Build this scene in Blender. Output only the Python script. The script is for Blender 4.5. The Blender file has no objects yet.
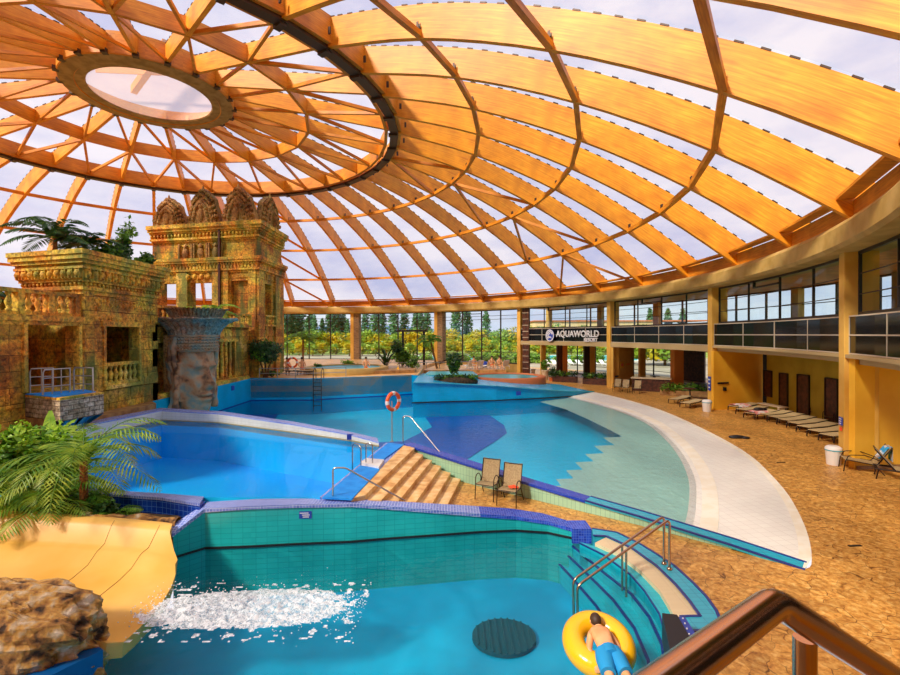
import bpy, math, random
from mathutils import Vector, Matrix
from mathutils.geometry import tessellate_polygon
random.seed(7)
sc = bpy.context.scene
COL = sc.collection
PI = math.pi
# ------------------------------------------------------------------ camera
F = 470.1; EYE = 4.6
PIT = -0.0063; ROL = 0.0023
def ray(px, py):
    u = (px-450)/F; v = (337.5-py)/F
    x = u*math.cos(ROL)+v*math.sin(ROL); z = -u*math.sin(ROL)+v*math.cos(ROL)
    return Vector((x, math.cos(PIT)-z*math.sin(PIT), math.sin(PIT)+z*math.cos(PIT)))
def P(px, py, z):
    """ground plan point seen at a pixel for a known height"""
    d = ray(px, py); t = (z-EYE)/d.z
    return (d.x*t, d.y*t)
def PY(px, py, Y):
    d = ray(px, py); t = Y/d.y
    return (d.x*t, Y, EYE+d.z*t)
def PX(px, py, X):
    d = ray(px, py); t = X/d.x
    return (X, d.y*t, EYE+d.z*t)
cam_d = bpy.data.cameras.new('camera'); cam = bpy.data.objects.new('camera', cam_d); COL.objects.link(cam)
cam_d.sensor_width = 36; cam_d.lens = F/900*36; cam_d.clip_start = .05; cam_d.clip_end = 3000
cam.location = (0, 0, EYE)
cam.rotation_euler = (Matrix.Rotation(PI/2+PIT, 3, 'X') @ Matrix.Rotation(-ROL, 3, 'Z')).to_euler()
sc.camera = cam
# ------------------------------------------------------------------ mesh helper
class MB:
    def __init__(s): s.v = []; s.f = []; s.m = []; s.s = []; s.uv = []
    def add(s, vs, fs, m=0, smooth=False, uvs=None):
        b = len(s.v); s.v.extend([tuple(q) for q in vs])
        for k, f in enumerate(fs):
            s.f.append([b+i for i in f]); s.m.append(m); s.s.append(smooth)
            s.uv.append([uvs[i] for i in f] if uvs else None)
        return s
    def box(s, x0, x1, y0, y1, z0, z1, m=0):
        v = [(x, y, z) for z in (z0, z1) for y in (y0, y1) for x in (x0, x1)]
        return s.add(v, [(0,2,3,1),(4,5,7,6),(0,1,5,4),(2,6,7,3),(0,4,6,2),(1,3,7,5)], m)
    def hexa(s, b, t, m=0):
        """b, t: lists of 4 points bottom and top, same order ccw from above"""
        return s.add(list(b)+list(t), [(3,2,1,0),(4,5,6,7),(0,1,5,4),(1,2,6,5),(2,3,7,6),(3,0,4,7)], m)
    def obox(s, c, d, rz=0, m=0, rx=0, ry=0):
        M = Matrix.Rotation(rz, 3, 'Z') @ Matrix.Rotation(ry, 3, 'Y') @ Matrix.Rotation(rx, 3, 'X'); c = Vector(c)
        v = [c+M@Vector((x*d[0]/2, y*d[1]/2, z*d[2]/2)) for z in (-1,1) for y in (-1,1) for x in (-1,1)]
        return s.add(v, [(0,2,3,1),(4,5,7,6),(0,1,5,4),(2,6,7,3),(0,4,6,2),(1,3,7,5)], m)
    def beam(s, a, b, w, h, m=0, up=(0,0,1)):
        a = Vector(a); b = Vector(b); d = (b-a).normalized(); r = d.cross(Vector(up))
        r = r.normalized() if r.length > 1e-5 else Vector((1,0,0)); u = r.cross(d)
        v = [p+r*x*w/2+u*z*h/2 for p in (a, b) for (x, z) in ((-1,-1),(1,-1),(1,1),(-1,1))]
        return s.add(v, [(3,2,1,0),(4,5,6,7),(0,1,5,4),(1,2,6,5),(2,3,7,6),(3,0,4,7)], m)
    def tube(s, pts, r, n=8, m=0, cap=True, closed=False):
        pts = [Vector(p) for p in pts]; N = len(pts)
        rs = r if isinstance(r, (list, tuple)) else [r]*N
        vs = []; prev = None
        for i, p in enumerate(pts):
            if closed: d = pts[(i+1)%N]-pts[i-1]
            else: d = pts[min(i+1, N-1)]-pts[max(i-1, 0)]
            d = d.normalized() if d.length > 1e-9 else Vector((0,0,1))
            if prev is None:
                a = Vector((0,0,1)) if abs(d.z) < .9 else Vector((1,0,0)); x = d.cross(a).normalized()
            else:
                x = prev-d*prev.dot(d); x = x.normalized() if x.length > 1e-6 else prev
            prev = x; y = d.cross(x)
            for k in range(n):
                t = 2*PI*k/n; vs.append(p+(x*math.cos(t)+y*math.sin(t))*rs[i])
        fs = []
        for i in range(N if closed else N-1):
            j = (i+1) % N
            for k in range(n): fs.append((i*n+k, i*n+(k+1)%n, j*n+(k+1)%n, j*n+k))
        s.add(vs, fs, m, True)
        if cap and not closed:
            s.add([vs[k] for k in range(n)], [tuple(range(n))[::-1]], m); s.add([vs[(N-1)*n+k] for k in range(n)], [tuple(range(n))], m)
        return s
    def lathe(s, prof, c=(0,0,0), n=20, m=0, smooth=True, cap=True):
        vs = []
        for (r, z) in prof:
            for k in range(n): t = 2*PI*k/n; vs.append((c[0]+r*math.cos(t), c[1]+r*math.sin(t), c[2]+z))
        fs = [(i*n+k, i*n+(k+1)%n, (i+1)*n+(k+1)%n, (i+1)*n+k) for i in range(len(prof)-1) for k in range(n)]
        s.add(vs, fs, m, smooth)
        if cap:
            s.add(vs[:n], [tuple(range(n))[::-1]], m); s.add(vs[-n:], [tuple(range(n))], m)
        return s
    def ball(s, c, r, n=12, m=0, rot=None):
        if not isinstance(r, (tuple, list)): r = (r, r, r)
        vs = []; h = max(4, n//2)
        for i in range(h+1):
            a = PI*i/h
            for k in range(n):
                t = 2*PI*k/n; p = Vector((r[0]*math.sin(a)*math.cos(t), r[1]*math.sin(a)*math.sin(t), r[2]*math.cos(a)))
                if rot: p = rot@p
                vs.append(p+Vector(c))
        return s.add(vs, [(i*n+k, (i+1)*n+k, (i+1)*n+(k+1)%n, i*n+(k+1)%n) for i in range(h) for k in range(n)], m, True)
    def poly(s, loops, z, m=0, up=True):
        """flat filled polygon with holes; loops = [outer, hole, ...] of (x, y); z number or function"""
        L = [[Vector((p[0], p[1], 0)) for p in l] for l in loops]
        fl = [p for l in L for p in l]; zf = z if callable(z) else (lambda x, y: z)
        vs = [(p.x, p.y, zf(p.x, p.y)) for p in fl]
        fs = []
        for t in tessellate_polygon(L):
            a, b, c = [fl[i] for i in t]
            cr = (b-a).cross(c-a).z
            if abs(cr) < 1e-9: continue
            fs.append(tuple(t) if (cr > 0) == up else tuple(t)[::-1])
        return s.add(vs, fs, m)
    def prism(s, poly, z0, z1, m=0, bottom=True):
        """poly (x, y); z0, z1 numbers or lists"""
        ar = sum(poly[i-1][0]*poly[i][1]-poly[i][0]*poly[i-1][1] for i in range(len(poly)))
        Z0 = z0 if isinstance(z0, list) else [z0]*len(poly); Z1 = z1 if isinstance(z1, list) else [z1]*len(poly)
        if ar < 0: poly = poly[::-1]; Z0 = Z0[::-1]; Z1 = Z1[::-1]
        n = len(poly)
        vs = [(p[0], p[1], Z0[i]) for i, p in enumerate(poly)]+[(p[0], p[1], Z1[i]) for i, p in enumerate(poly)]
        s.add(vs, [(i, (i+1)%n, n+(i+1)%n, n+i) for i in range(n)], m)
        L = [Vector((p[0], p[1], 0)) for p in poly]; fs = []
        for t in tessellate_polygon([L]):
            a, b, c = [L[i] for i in t]; cr = (b-a).cross(c-a).z
            if abs(cr) < 1e-9: continue
            t = tuple(t) if cr > 0 else tuple(t)[::-1]
            fs.append(tuple(i+n for i in t))
            if bottom: fs.append(tuple(t)[::-1])
        return s.add(vs, fs, m)
    def wall(s, line, zb, zt, th, m=0, side=1):
        """thick wall along a plan polyline; zb, zt numbers or per-point lists; side = which side the thickness goes"""
        n = len(line); off = offset(line, th*side)
        ZB = zb if isinstance(zb, list) else [zb]*n; ZT = zt if isinstance(zt, list) else [zt]*n
        for i in range(n-1):
            a, b, c, d = line[i], line[i+1], off[i+1], off[i]
            q = [(a, i), (b, i+1), (c, i+1), (d, i)]
            if side < 0: q = q[::-1]
            s.hexa([(p[0], p[1], ZB[k]) for p, k in q], [(p[0], p[1], ZT[k]) for p, k in q], m)
        return s
    def build(s, name, mats, parent=None, local=False, bevel=0):
        me = bpy.data.meshes.new(name)
        vs = s.v
        if parent is not None and not local:
            Mi = parent.matrix_basis.inverted(); vs = [tuple(Mi@Vector(p)) for p in vs]
        me.from_pydata(vs, [], s.f)
        if not isinstance(mats, (list, tuple)): mats = [mats]
        for q in mats: me.materials.append(q)
        me.polygons.foreach_set('material_index', s.m); me.polygons.foreach_set('use_smooth', s.s)
        uv = me.uv_layers.new(name='uv'); dat = []
        for k, f in enumerate(s.f):
            if s.uv[k]:
                for q in s.uv[k]: dat.extend(q)
                continue
            p = [Vector(s.v[i]) for i in f]; nn = Vector((0,0,0))
            for i in range(len(p)):
                a, b = p[i-1], p[i]
                nn += Vector(((a.y-b.y)*(a.z+b.z), (a.z-b.z)*(a.x+b.x), (a.x-b.x)*(a.y+b.y)))
            if nn.length > 1e-12: nn.normalize()
            if abs(nn.z) > .75:
                for q in p: dat.extend((q.x, q.y))
            else:
                t = Vector((-nn.y, nn.x, 0)).normalized()
                for q in p: dat.extend((q.dot(t), q.z))
        uv.data.foreach_set('uv', dat)
        me.update()
        o = bpy.data.objects.new(name, me); COL.objects.link(o)
        if parent is not None: o.parent = parent
        if bevel:
            bm = o.modifiers.new('bevel', 'BEVEL'); bm.width = bevel; bm.segments = 2; bm.limit_method = 'ANGLE'
        return o
def offset(line, d):
    n = len(line); out = []
    for i in range(n):
        a = Vector(line[max(i-1, 0)][:2]); p = Vector(line[i][:2]); b = Vector(line[min(i+1, n-1)][:2])
        d1 = (p-a).normalized() if (p-a).length > 1e-9 else (b-p).normalized()
        d2 = (b-p).normalized() if (b-p).length > 1e-9 else d1
        n1 = Vector((-d1.y, d1.x)); n2 = Vector((-d2.y, d2.x)); nn = (n1+n2).normalized()
        k = d/max(.4, nn.dot(n1)); out.append((p.x+nn.x*k, p.y+nn.y*k))
    return out
def tag(o, label=None, cat=None, group=None, kind=None):
    if label: o['label'] = label
    if cat: o['category'] = cat
    if group: o['group'] = group
    if kind: o['kind'] = kind
    return o
def thing(name, label, cat, loc=(0,0,0), rz=0, group=None, kind=None):
    o = bpy.data.objects.new(name, None); COL.objects.link(o)
    o.empty_display_size = .1
    o.matrix_basis = Matrix.Translation(Vector(loc)) @ Matrix.Rotation(rz, 4, 'Z')
    return tag(o, label, cat, group, kind)
KIDS = {}
def copy_tree(o, loc, rz, label=None, group=None, scale=None):
    c = o.copy(); COL.objects.link(c)
    c.matrix_basis = Matrix.Translation(Vector(loc)) @ Matrix.Rotation(rz, 4, 'Z')
    if scale: c.scale = (scale,)*3 if not isinstance(scale, tuple) else scale
    if label: c['label'] = label
    if group: c['group'] = group
    for ch in KIDS.setdefault(o.name, [k for k in bpy.data.objects if k.parent == o]):
        d = ch.copy(); COL.objects.link(d); d.parent = c
        for g in KIDS.setdefault(ch.name, [k for k in bpy.data.objects if k.parent == ch]):
            e = g.copy(); COL.objects.link(e); e.parent = d
    return c
def struct(name, mb, mats, parent=None, label=None, bevel=0):
    o = mb.build(name, mats, parent, bevel=bevel)
    if parent is None: o['kind'] = 'structure'
    return o
# ------------------------------------------------------------------ materials
class NT:
    def __init__(s, name):
        s.mat = bpy.data.materials.new(name); s.mat.use_nodes = True
        s.t = s.mat.node_tree; s.t.nodes.clear(); s.out = s.n('ShaderNodeOutputMaterial')
    def n(s, typ, **kw):
        q = s.t.nodes.new(typ)
        for k, v in kw.items():
            if k.startswith('i_'):
                key = k[2:]; key = int(key) if key.isdigit() else key.replace('_', ' ')
                q.inputs[key].default_value = v
            else: setattr(q, k, v)
        return q
    def l(s, a, b): s.t.links.new(a, b)
def c4(c): return (c[0], c[1], c[2], 1)
def ramp(T, stops, interp='LINEAR'):
    r = T.n('ShaderNodeValToRGB'); e = r.color_ramp.elements; r.color_ramp.interpolation = interp
    while len(e) < len(stops): e.new(.5)
    for k, (p, c) in enumerate(stops): e[k].position = p; e[k].color = c4(c)
    return r
def pbr(name, col, rough=.6, metal=0, noise=None, scale=5, bump=0, bscale=30, spec=.5, coat=0, detail=4, stretch=None, emit=None, sub=None, trans=0):
    """noise: list of stops for a colour ramp driven by noise"""
    T = NT(name); b = T.n('ShaderNodeBsdfPrincipled'); T.l(b.outputs[0], T.out.inputs[0])
    b.inputs['Base Color'].default_value = c4(col); b.inputs['Roughness'].default_value = rough
    b.inputs['Metallic'].default_value = metal; b.inputs['Specular IOR Level'].default_value = spec
    b.inputs['Coat Weight'].default_value = coat
    tc = T.n('ShaderNodeTexCoord'); src = tc.outputs['Object']
    if stretch:
        mp = T.n('ShaderNodeMapping'); mp.inputs['Scale'].default_value = stretch; T.l(src, mp.inputs[0]); src = mp.outputs[0]
    if noise:
        nz = T.n('ShaderNodeTexNoise', i_Scale=scale, i_Detail=detail); T.l(src, nz.inputs['Vector'])
        r = ramp(T, noise); T.l(nz.outputs[0], r.inputs[0]); T.l(r.outputs[0], b.inputs['Base Color'])
    if bump:
        nb = T.n('ShaderNodeTexNoise', i_Scale=bscale, i_Detail=5); T.l(src, nb.inputs['Vector'])
        bp = T.n('ShaderNodeBump', i_Strength=bump, i_Distance=.05); T.l(nb.outputs[0], bp.inputs['Height']); T.l(bp.outputs[0], b.inputs['Normal'])
    if emit:
        b.inputs['Emission Color'].default_value = c4(emit[0]); b.inputs['Emission Strength'].default_value = emit[1]
    return T.mat
def tile(name, c1, c2, grout, sx, sy, rough=.25, gw=.006, offs=0, bump=.2, vary=0):
    T = NT(name); b = T.n('ShaderNodeBsdfPrincipled', i_Roughness=rough); T.l(b.outputs[0], T.out.inputs[0])
    tc = T.n('ShaderNodeTexCoord')
    br = T.n('ShaderNodeTexBrick', offset=offs, offset_frequency=2, squash=1, squash_frequency=2)
    br.inputs['Scale'].default_value = 1; br.inputs['Brick Width'].default_value = sx; br.inputs['Row Height'].default_value = sy
    br.inputs['Mortar Size'].default_value = gw; br.inputs['Mortar Smooth'].default_value = .1
    br.inputs['Color1'].default_value = c4(c1); br.inputs['Color2'].default_value = c4(c2); br.inputs['Mortar'].default_value = c4(grout)
    T.l(tc.outputs['UV'], br.inputs['Vector'])
    T.l(br.outputs['Color'], b.inputs['Base Color'])
    if vary:
        nz = T.n('ShaderNodeTexNoise', i_Scale=.8, i_Detail=3); T.l(tc.outputs['Object'], nz.inputs['Vector'])
        mx = T.n('ShaderNodeMix', data_type='RGBA', blend_type='MULTIPLY'); mx.inputs[0].default_value = vary
        r = ramp(T, [(.35, (.6,.6,.6)), (.65, (1.15,1.15,1.15))]); T.l(nz.outputs[0], r.inputs[0])
        T.l(br.outputs['Color'], mx.inputs[6]); T.l(r.outputs[0], mx.inputs[7]); T.l(mx.outputs[2], b.inputs['Base Color'])
    bp = T.n('ShaderNodeBump', i_Strength=bump, i_Distance=.005, invert=True); T.l(br.outputs['Fac'], bp.inputs['Height']); T.l(bp.outputs[0], b.inputs['Normal'])
    return T.mat
def water(name, tint, rough=.02, scale=2.0, strength=.25, refl=1.0):
    """clear tinted water surface: transparent body plus fresnel mirror with ripples"""
    T = NT(name); tc = T.n('ShaderNodeTexCoord')
    n1 = T.n('ShaderNodeTexNoise', i_Scale=scale, i_Detail=3, i_Distortion=.6); T.l(tc.outputs['Object'], n1.inputs['Vector'])
    bp = T.n('ShaderNodeBump', i_Strength=strength, i_Distance=.08); T.l(n1.outputs[0], bp.inputs['Height'])
    fr = T.n('ShaderNodeFresnel', i_IOR=1.33); T.l(bp.outputs[0], fr.inputs['Normal'])
    ml = T.n('ShaderNodeMath', operation='MULTIPLY'); ml.inputs[1].default_value = refl; T.l(fr.outputs[0], ml.inputs[0])
    tr = T.n('ShaderNodeBsdfTransparent'); tr.inputs[0].default_value = c4(tint)
    gl = T.n('ShaderNodeBsdfGlossy', i_Roughness=rough); T.l(bp.outputs[0], gl.inputs['Normal'])
    mx = T.n('ShaderNodeMixShader'); T.l(ml.outputs[0], mx.inputs[0]); T.l(tr.outputs[0], mx.inputs[1]); T.l(gl.outputs[0], mx.inputs[2])
    T.l(mx.outputs[0], T.out.inputs[0]); return T.mat
def glass(name, tint, refl=.12, rough=.02, body=None, bodyf=0):
    T = NT(name); tr = T.n('ShaderNodeBsdfTransparent'); tr.inputs[0].default_value = c4(tint)
    gl = T.n('ShaderNodeBsdfGlossy', i_Roughness=rough); mx = T.n('ShaderNodeMixShader'); mx.inputs[0].default_value = refl
    src = tr.outputs[0]
    if body:
        tl = T.n('ShaderNodeBsdfTranslucent'); tl.inputs[0].default_value = c4(body)
        m2 = T.n('ShaderNodeMixShader'); m2.inputs[0].default_value = bodyf; T.l(tr.outputs[0], m2.inputs[1]); T.l(tl.outputs[0], m2.inputs[2]); src = m2.outputs[0]
    T.l(src, mx.inputs[1]); T.l(gl.outputs[0], mx.inputs[2]); T.l(mx.outputs[0], T.out.inputs[0]); return T.mat
def leafmat(name, c1, c2, tl=.35, scale=3):
    T = NT(name); tc = T.n('ShaderNodeTexCoord'); nz = T.n('ShaderNodeTexNoise', i_Scale=scale, i_Detail=2); T.l(tc.outputs['Object'], nz.inputs['Vector'])
    r = ramp(T, [(.35, c1), (.65, c2)]); T.l(nz.outputs[0], r.inputs[0])
    b = T.n('ShaderNodeBsdfPrincipled', i_Roughness=.45); t = T.n('ShaderNodeBsdfTranslucent'); mx = T.n('ShaderNodeMixShader'); mx.inputs[0].default_value = tl
    T.l(r.outputs[0], b.inputs['Base Color']); T.l(r.outputs[0], t.inputs[0]); T.l(b.outputs[0], mx.inputs[1]); T.l(t.outputs[0], mx.inputs[2]); T.l(mx.outputs[0], T.out.inputs[0])
    return T.mat
def stonemat(name, bw, bh, tones, moss=.5, bump=.8):
    """weathered temple stone: blocks with joints, ochre, orange and green staining, rough relief"""
    T = NT(name); b = T.n('ShaderNodeBsdfPrincipled', i_Roughness=.75); T.l(b.outputs[0], T.out.inputs[0])
    tc = T.n('ShaderNodeTexCoord')
    n1 = T.n('ShaderNodeTexNoise', i_Scale=.55, i_Detail=5, i_Roughness=.6); T.l(tc.outputs['Object'], n1.inputs['Vector'])
    r1 = ramp(T, tones); T.l(n1.outputs[0], r1.inputs[0])
    n2 = T.n('ShaderNodeTexNoise', i_Scale=7, i_Detail=6, i_Roughness=.7); T.l(tc.outputs['Object'], n2.inputs['Vector'])
    r2 = ramp(T, [(.34, (.22,.15,.08)), (.48, (.9,.82,.7)), (.66, (1.7,1.55,1.3))]); T.l(n2.outputs[0], r2.inputs[0])
    mx = T.n('ShaderNodeMix', data_type='RGBA', blend_type='MULTIPLY'); mx.inputs[0].default_value = .9
    T.l(r1.outputs[0], mx.inputs[6]); T.l(r2.outputs[0], mx.inputs[7])
    n3 = T.n('ShaderNodeTexNoise', i_Scale=1.1, i_Detail=4); mp = T.n('ShaderNodeMapping'); mp.inputs['Scale'].default_value = (1,1,.35); mp.inputs['Location'].default_value = (7,3,1)
    T.l(tc.outputs['Object'], mp.inputs[0]); T.l(mp.outputs[0], n3.inputs['Vector'])
    r3 = ramp(T, [(.5, (0,0,0)), (.62, (moss,moss,moss))]); T.l(n3.outputs[0], r3.inputs[0])
    m2 = T.n('ShaderNodeMix', data_type='RGBA'); T.l(r3.outputs[0], m2.inputs[0]); T.l(mx.outputs[2], m2.inputs[6]); m2.inputs[7].default_value = (.10,.20,.035,1)
    col = m2.outputs[2]; h = n2.outputs[0]
    if bw:
        br = T.n('ShaderNodeTexBrick', offset=.5); br.inputs['Scale'].default_value = 1; br.inputs['Brick Width'].default_value = bw; br.inputs['Row Height'].default_value = bh
        br.inputs['Mortar Size'].default_value = .014; br.inputs['Mortar Smooth'].default_value = .8
        br.inputs['Color1'].default_value = (1,1,1,1); br.inputs['Color2'].default_value = (.62,.56,.46,1); br.inputs['Mortar'].default_value = (.34,.27,.18,1)
        T.l(tc.outputs['UV'], br.inputs['Vector'])
        m3 = T.n('ShaderNodeMix', data_type='RGBA', blend_type='MULTIPLY'); m3.inputs[0].default_value = 1; T.l(col, m3.inputs[6]); T.l(br.outputs['Color'], m3.inputs[7]); col = m3.outputs[2]
        ad = T.n('ShaderNodeMath', operation='SUBTRACT'); T.l(h, ad.inputs[0]); T.l(br.outputs['Fac'], ad.inputs[1]); h = ad.outputs[0]
    T.l(col, b.inputs['Base Color'])
    bp = T.n('ShaderNodeBump', i_Strength=bump, i_Distance=.06); T.l(h, bp.inputs['Height']); T.l(bp.outputs[0], b.inputs['Normal'])
    return T.mat
def paving(name):
    """orange crazy paving with thin dark joints"""
    T = NT(name); b = T.n('ShaderNodeBsdfPrincipled', i_Roughness=.42); T.l(b.outputs[0], T.out.inputs[0])
    tc = T.n('ShaderNodeTexCoord')
    nd = T.n('ShaderNodeTexNoise', i_Scale=2.5, i_Detail=2); T.l(tc.outputs['Object'], nd.inputs['Vector'])
    va = T.n('ShaderNodeVectorMath', operation='MULTIPLY_ADD'); va.inputs[1].default_value = (.3,.3,0); T.l(nd.outputs[1], va.inputs[0]); T.l(tc.outputs['Object'], va.inputs[2])
    ve = T.n('ShaderNodeTexVoronoi', feature='DISTANCE_TO_EDGE', i_Scale=3.6); T.l(va.outputs[0], ve.inputs['Vector'])
    vc = T.n('ShaderNodeTexVoronoi', feature='F1', i_Scale=3.6); T.l(va.outputs[0], vc.inputs['Vector'])
    n2 = T.n('ShaderNodeTexNoise', i_Scale=9, i_Detail=6, i_Roughness=.7); T.l(tc.outputs['Object'], n2.inputs['Vector'])
    r = ramp(T, [(.33, (.34,.13,.02)), (.46, (.62,.29,.055)), (.57, (.78,.44,.11)), (.69, (.90,.64,.26))]); T.l(n2.outputs[0], r.inputs[0])
    sep = T.n('ShaderNodeSeparateColor'); T.l(vc.outputs['Color'], sep.inputs[0])
    rr = ramp(T, [(0, (.8,.76,.7)), (1, (1.12,1.1,1.05))]); T.l(sep.outputs[0], rr.inputs[0])
    m0 = T.n('ShaderNodeMix', data_type='RGBA', blend_type='MULTIPLY'); m0.inputs[0].default_value = 1; T.l(r.outputs[0], m0.inputs[6]); T.l(rr.outputs[0], m0.inputs[7])
    re = ramp(T, [(.008, (.16,.07,.02)), (.022, (1,1,1))]); T.l(ve.outputs['Distance'], re.inputs[0])
    n5 = T.n('ShaderNodeTexNoise', i_Scale=2.2, i_Detail=3); T.l(tc.outputs['Object'], n5.inputs['Vector']); r5 = ramp(T, [(.42, (0,0,0)), (.58, (.9,.9,.9))]); T.l(n5.outputs[0], r5.inputs[0])
    m1 = T.n('ShaderNodeMix', data_type='RGBA', blend_type='MULTIPLY'); T.l(r5.outputs[0], m1.inputs[0]); T.l(m0.outputs[2], m1.inputs[6]); T.l(re.outputs[0], m1.inputs[7])
    T.l(m1.outputs[2], b.inputs['Base Color'])
    bp = T.n('ShaderNodeBump', i_Strength=.35, i_Distance=.02); T.l(n2.outputs[0], bp.inputs['Height']); T.l(bp.outputs[0], b.inputs['Normal'])
    return T.mat
def woodmat(name, c1, c2, c3):
    T = NT(name); b = T.n('ShaderNodeBsdfPrincipled', i_Roughness=.5); T.l(b.outputs[0], T.out.inputs[0])
    tc = T.n('ShaderNodeTexCoord'); mp = T.n('ShaderNodeMapping'); mp.inputs['Scale'].default_value = (.5, 9, 1); T.l(tc.outputs['UV'], mp.inputs[0])
    nz = T.n('ShaderNodeTexNoise', i_Scale=2, i_Detail=6, i_Roughness=.65); T.l(mp.outputs[0], nz.inputs['Vector'])
    r = ramp(T, [(.32, c1), (.5, c2), (.68, c3)]); T.l(nz.outputs[0], r.inputs[0])
    n2 = T.n('ShaderNodeTexNoise', i_Scale=.8, i_Detail=3); T.l(tc.outputs['Object'], n2.inputs['Vector']); r2 = ramp(T, [(.35, (.8,.72,.66)), (.65, (1.1,1.1,1.1))]); T.l(n2.outputs[0], r2.inputs[0])
    mx = T.n('ShaderNodeMix', data_type='RGBA', blend_type='MULTIPLY'); mx.inputs[0].default_value = 1; T.l(r.outputs[0], mx.inputs[6]); T.l(r2.outputs[0], mx.inputs[7])
    T.l(mx.outputs[2], b.inputs['Base Color']); return T.mat
M = {}
M['timber'] = woodmat('glulam_timber', (.66,.20,.004), (.83,.32,.008), (.92,.45,.025))
M['timber2'] = woodmat('ring_timber', (.5,.15,.008), (.70,.25,.012), (.84,.36,.03))
M['shoe'] = pbr('dark_steel', (.07,.04,.025), .5, .4)
M['roofpane'] = glass('roof_pane', (.90,.89,.93), .05, .15, (.9,.85,.9), .10)
M['ocpane'] = glass('oculus_pane', (.95,.84,.80), .08, .1, (.95,.7,.6), .25)
M['octan'] = pbr('oculus_lining', (.33,.2,.06), .6, noise=[(.4,(.26,.15,.04)),(.6,(.4,.25,.08))], scale=2)
M['tan'] = pbr('tan_concrete', (.5,.32,.08), .7, noise=[(.35,(.42,.26,.055)),(.65,(.58,.38,.11))], scale=1.2, bump=.1)
M['yellow'] = pbr('yellow_plaster', (.86,.52,.1), .75, noise=[(.35,(.80,.38,.012)),(.65,(.92,.50,.03))], scale=.7, bump=.08)
M['column'] = pbr('column_plaster', (.80,.5,.14), .7, noise=[(.35,(.68,.36,.045)),(.65,(.80,.47,.09))], scale=.9, bump=.08)
M['olive'] = pbr('olive_plaster', (.55,.48,.1), .8, noise=[(.35,(.40,.30,.015)),(.65,(.52,.42,.03))], scale=.8)
M['darkframe'] = pbr('dark_frame', (.03,.02,.015), .4, .3)
M['paleframe'] = pbr('pale_frame', (.62,.52,.38), .5)
M['blackpanel'] = pbr('black_glass_panel', (.004,.004,.006), .12, spec=.22)
M['winglass'] = glass('window_glass', (.86,.96,.97), .07)
M['deck'] = paving('orange_crazy_paving')
M['tiledeck'] = tile('walkway_tile', (.86,.5,.16), (.78,.42,.12), (.5,.26,.08), .33, .33, .4, .006, vary=.5)
M['steptile'] = pbr('step_stone', (.85,.52,.2), .5, noise=[(.32,(.62,.28,.07)),(.5,(.84,.5,.17)),(.7,(.95,.68,.34))], scale=3.5, bump=.25, bscale=14)
M['greentile'] = tile('pale_green_tile', (.40,.68,.46), (.36,.62,.42), (.24,.45,.32), .12, .24, .2, .006, vary=.4)
M['poolwall'] = tile('turquoise_tile', (.02,.50,.48), (.015,.45,.44), (.01,.33,.33), .24, .12, .22, .005, vary=.35)
M['farwall'] = tile('turquoise_far_tile', (.0,.46,.78), (.0,.42,.73), (.0,.36,.65), .25, .125, .25, .004, vary=.3)
M['whitetile'] = tile('white_tile', (.78,.78,.68), (.74,.74,.66), (.6,.6,.52), .24, .12, .25, .005, vary=.3)
M['mosaic'] = tile('blue_mosaic', (.04,.11,.66), (.015,.04,.42), (.12,.2,.62), .06, .06, .25, .004)
M['mosaicpale'] = tile('lilac_mosaic', (.20,.28,.70), (.12,.18,.56), (.50,.58,.82), .07, .07, .25, .006)
M['navytile'] = tile('navy_tile', (.008,.05,.36), (.004,.03,.28), (.08,.2,.58), .13, .13, .15, .005)
M['bluecoping'] = tile('blue_coping_tile', (.012,.06,.50), (.008,.045,.42), (.05,.12,.55), .24, .12, .25, .006)
M['tealcoping'] = tile('teal_coping_tile', (.03,.47,.62), (.025,.42,.57), (.02,.3,.45), .24, .12, .25, .005)
M['blueline'] = pbr('navy_line_tile', (.01,.03,.22), .3)
M['creamgrate'] = tile('cream_grating', (.86,.70,.42), (.82,.66,.38), (.7,.52,.3), .5, .035, .5, .004)
M['blackline'] = pbr('black_line', (.008,.01,.012), .5)
M['beach'] = tile('beach_tile', (.95,.93,.82), (.91,.88,.78), (.74,.70,.60), .25, .25, .35, .006, vary=.1)
M['beachrim'] = pbr('beach_rim', (.93,.86,.68), .6, noise=[(.4,(.9,.82,.62)),(.6,(.95,.9,.74))], scale=3)
M['kerb'] = pbr('brown_kerb', (.36,.19,.06), .6, noise=[(.35,(.25,.12,.04)),(.65,(.48,.27,.09))], scale=3, bump=.3, bscale=15)
M['steel'] = pbr('brushed_steel', (.62,.56,.48), .22, 1)
M['bronze'] = pbr('bronze_steel', (.60,.40,.27), .2, 1)
M['greybar'] = pbr('grey_bar', (.45,.43,.38), .4, .6)
M['slide'] = pbr('yellow_fibreglass', (.86,.47,.09), .42, noise=[(.35,(.82,.42,.06)),(.65,(.90,.53,.13))], scale=.8, coat=.1)
M['seam'] = pbr('seam_brown', (.45,.25,.06), .5)
M['rock'] = pbr('rock', (.45,.3,.15), .85, noise=[(.34,(.04,.02,.01)),(.44,(.30,.14,.035)),(.52,(.50,.27,.06)),(.60,(.46,.33,.18)),(.70,(.72,.58,.42))], scale=4.5, bump=1, bscale=9, detail=8)
M['matblue'] = pbr('blue_mat', (.0,.28,.85), .6, noise=[(.4,(.0,.25,.8)),(.6,(.01,.32,.9))], scale=4, bump=.2, bscale=60)
M['orange'] = pbr('orange_ring', (.93,.13,.02), .4)
M['white'] = pbr('white_plastic', (.85,.83,.78), .4)
M['tubeyellow'] = pbr('yellow_vinyl', (.97,.52,.01), .22, coat=.4)
M['skin'] = pbr('skin', (.80,.38,.16), .5, noise=[(.4,(.74,.33,.13)),(.6,(.85,.43,.2))], scale=6)
M['hair'] = pbr('dark_hair', (.05,.022,.01), .6)
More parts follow.
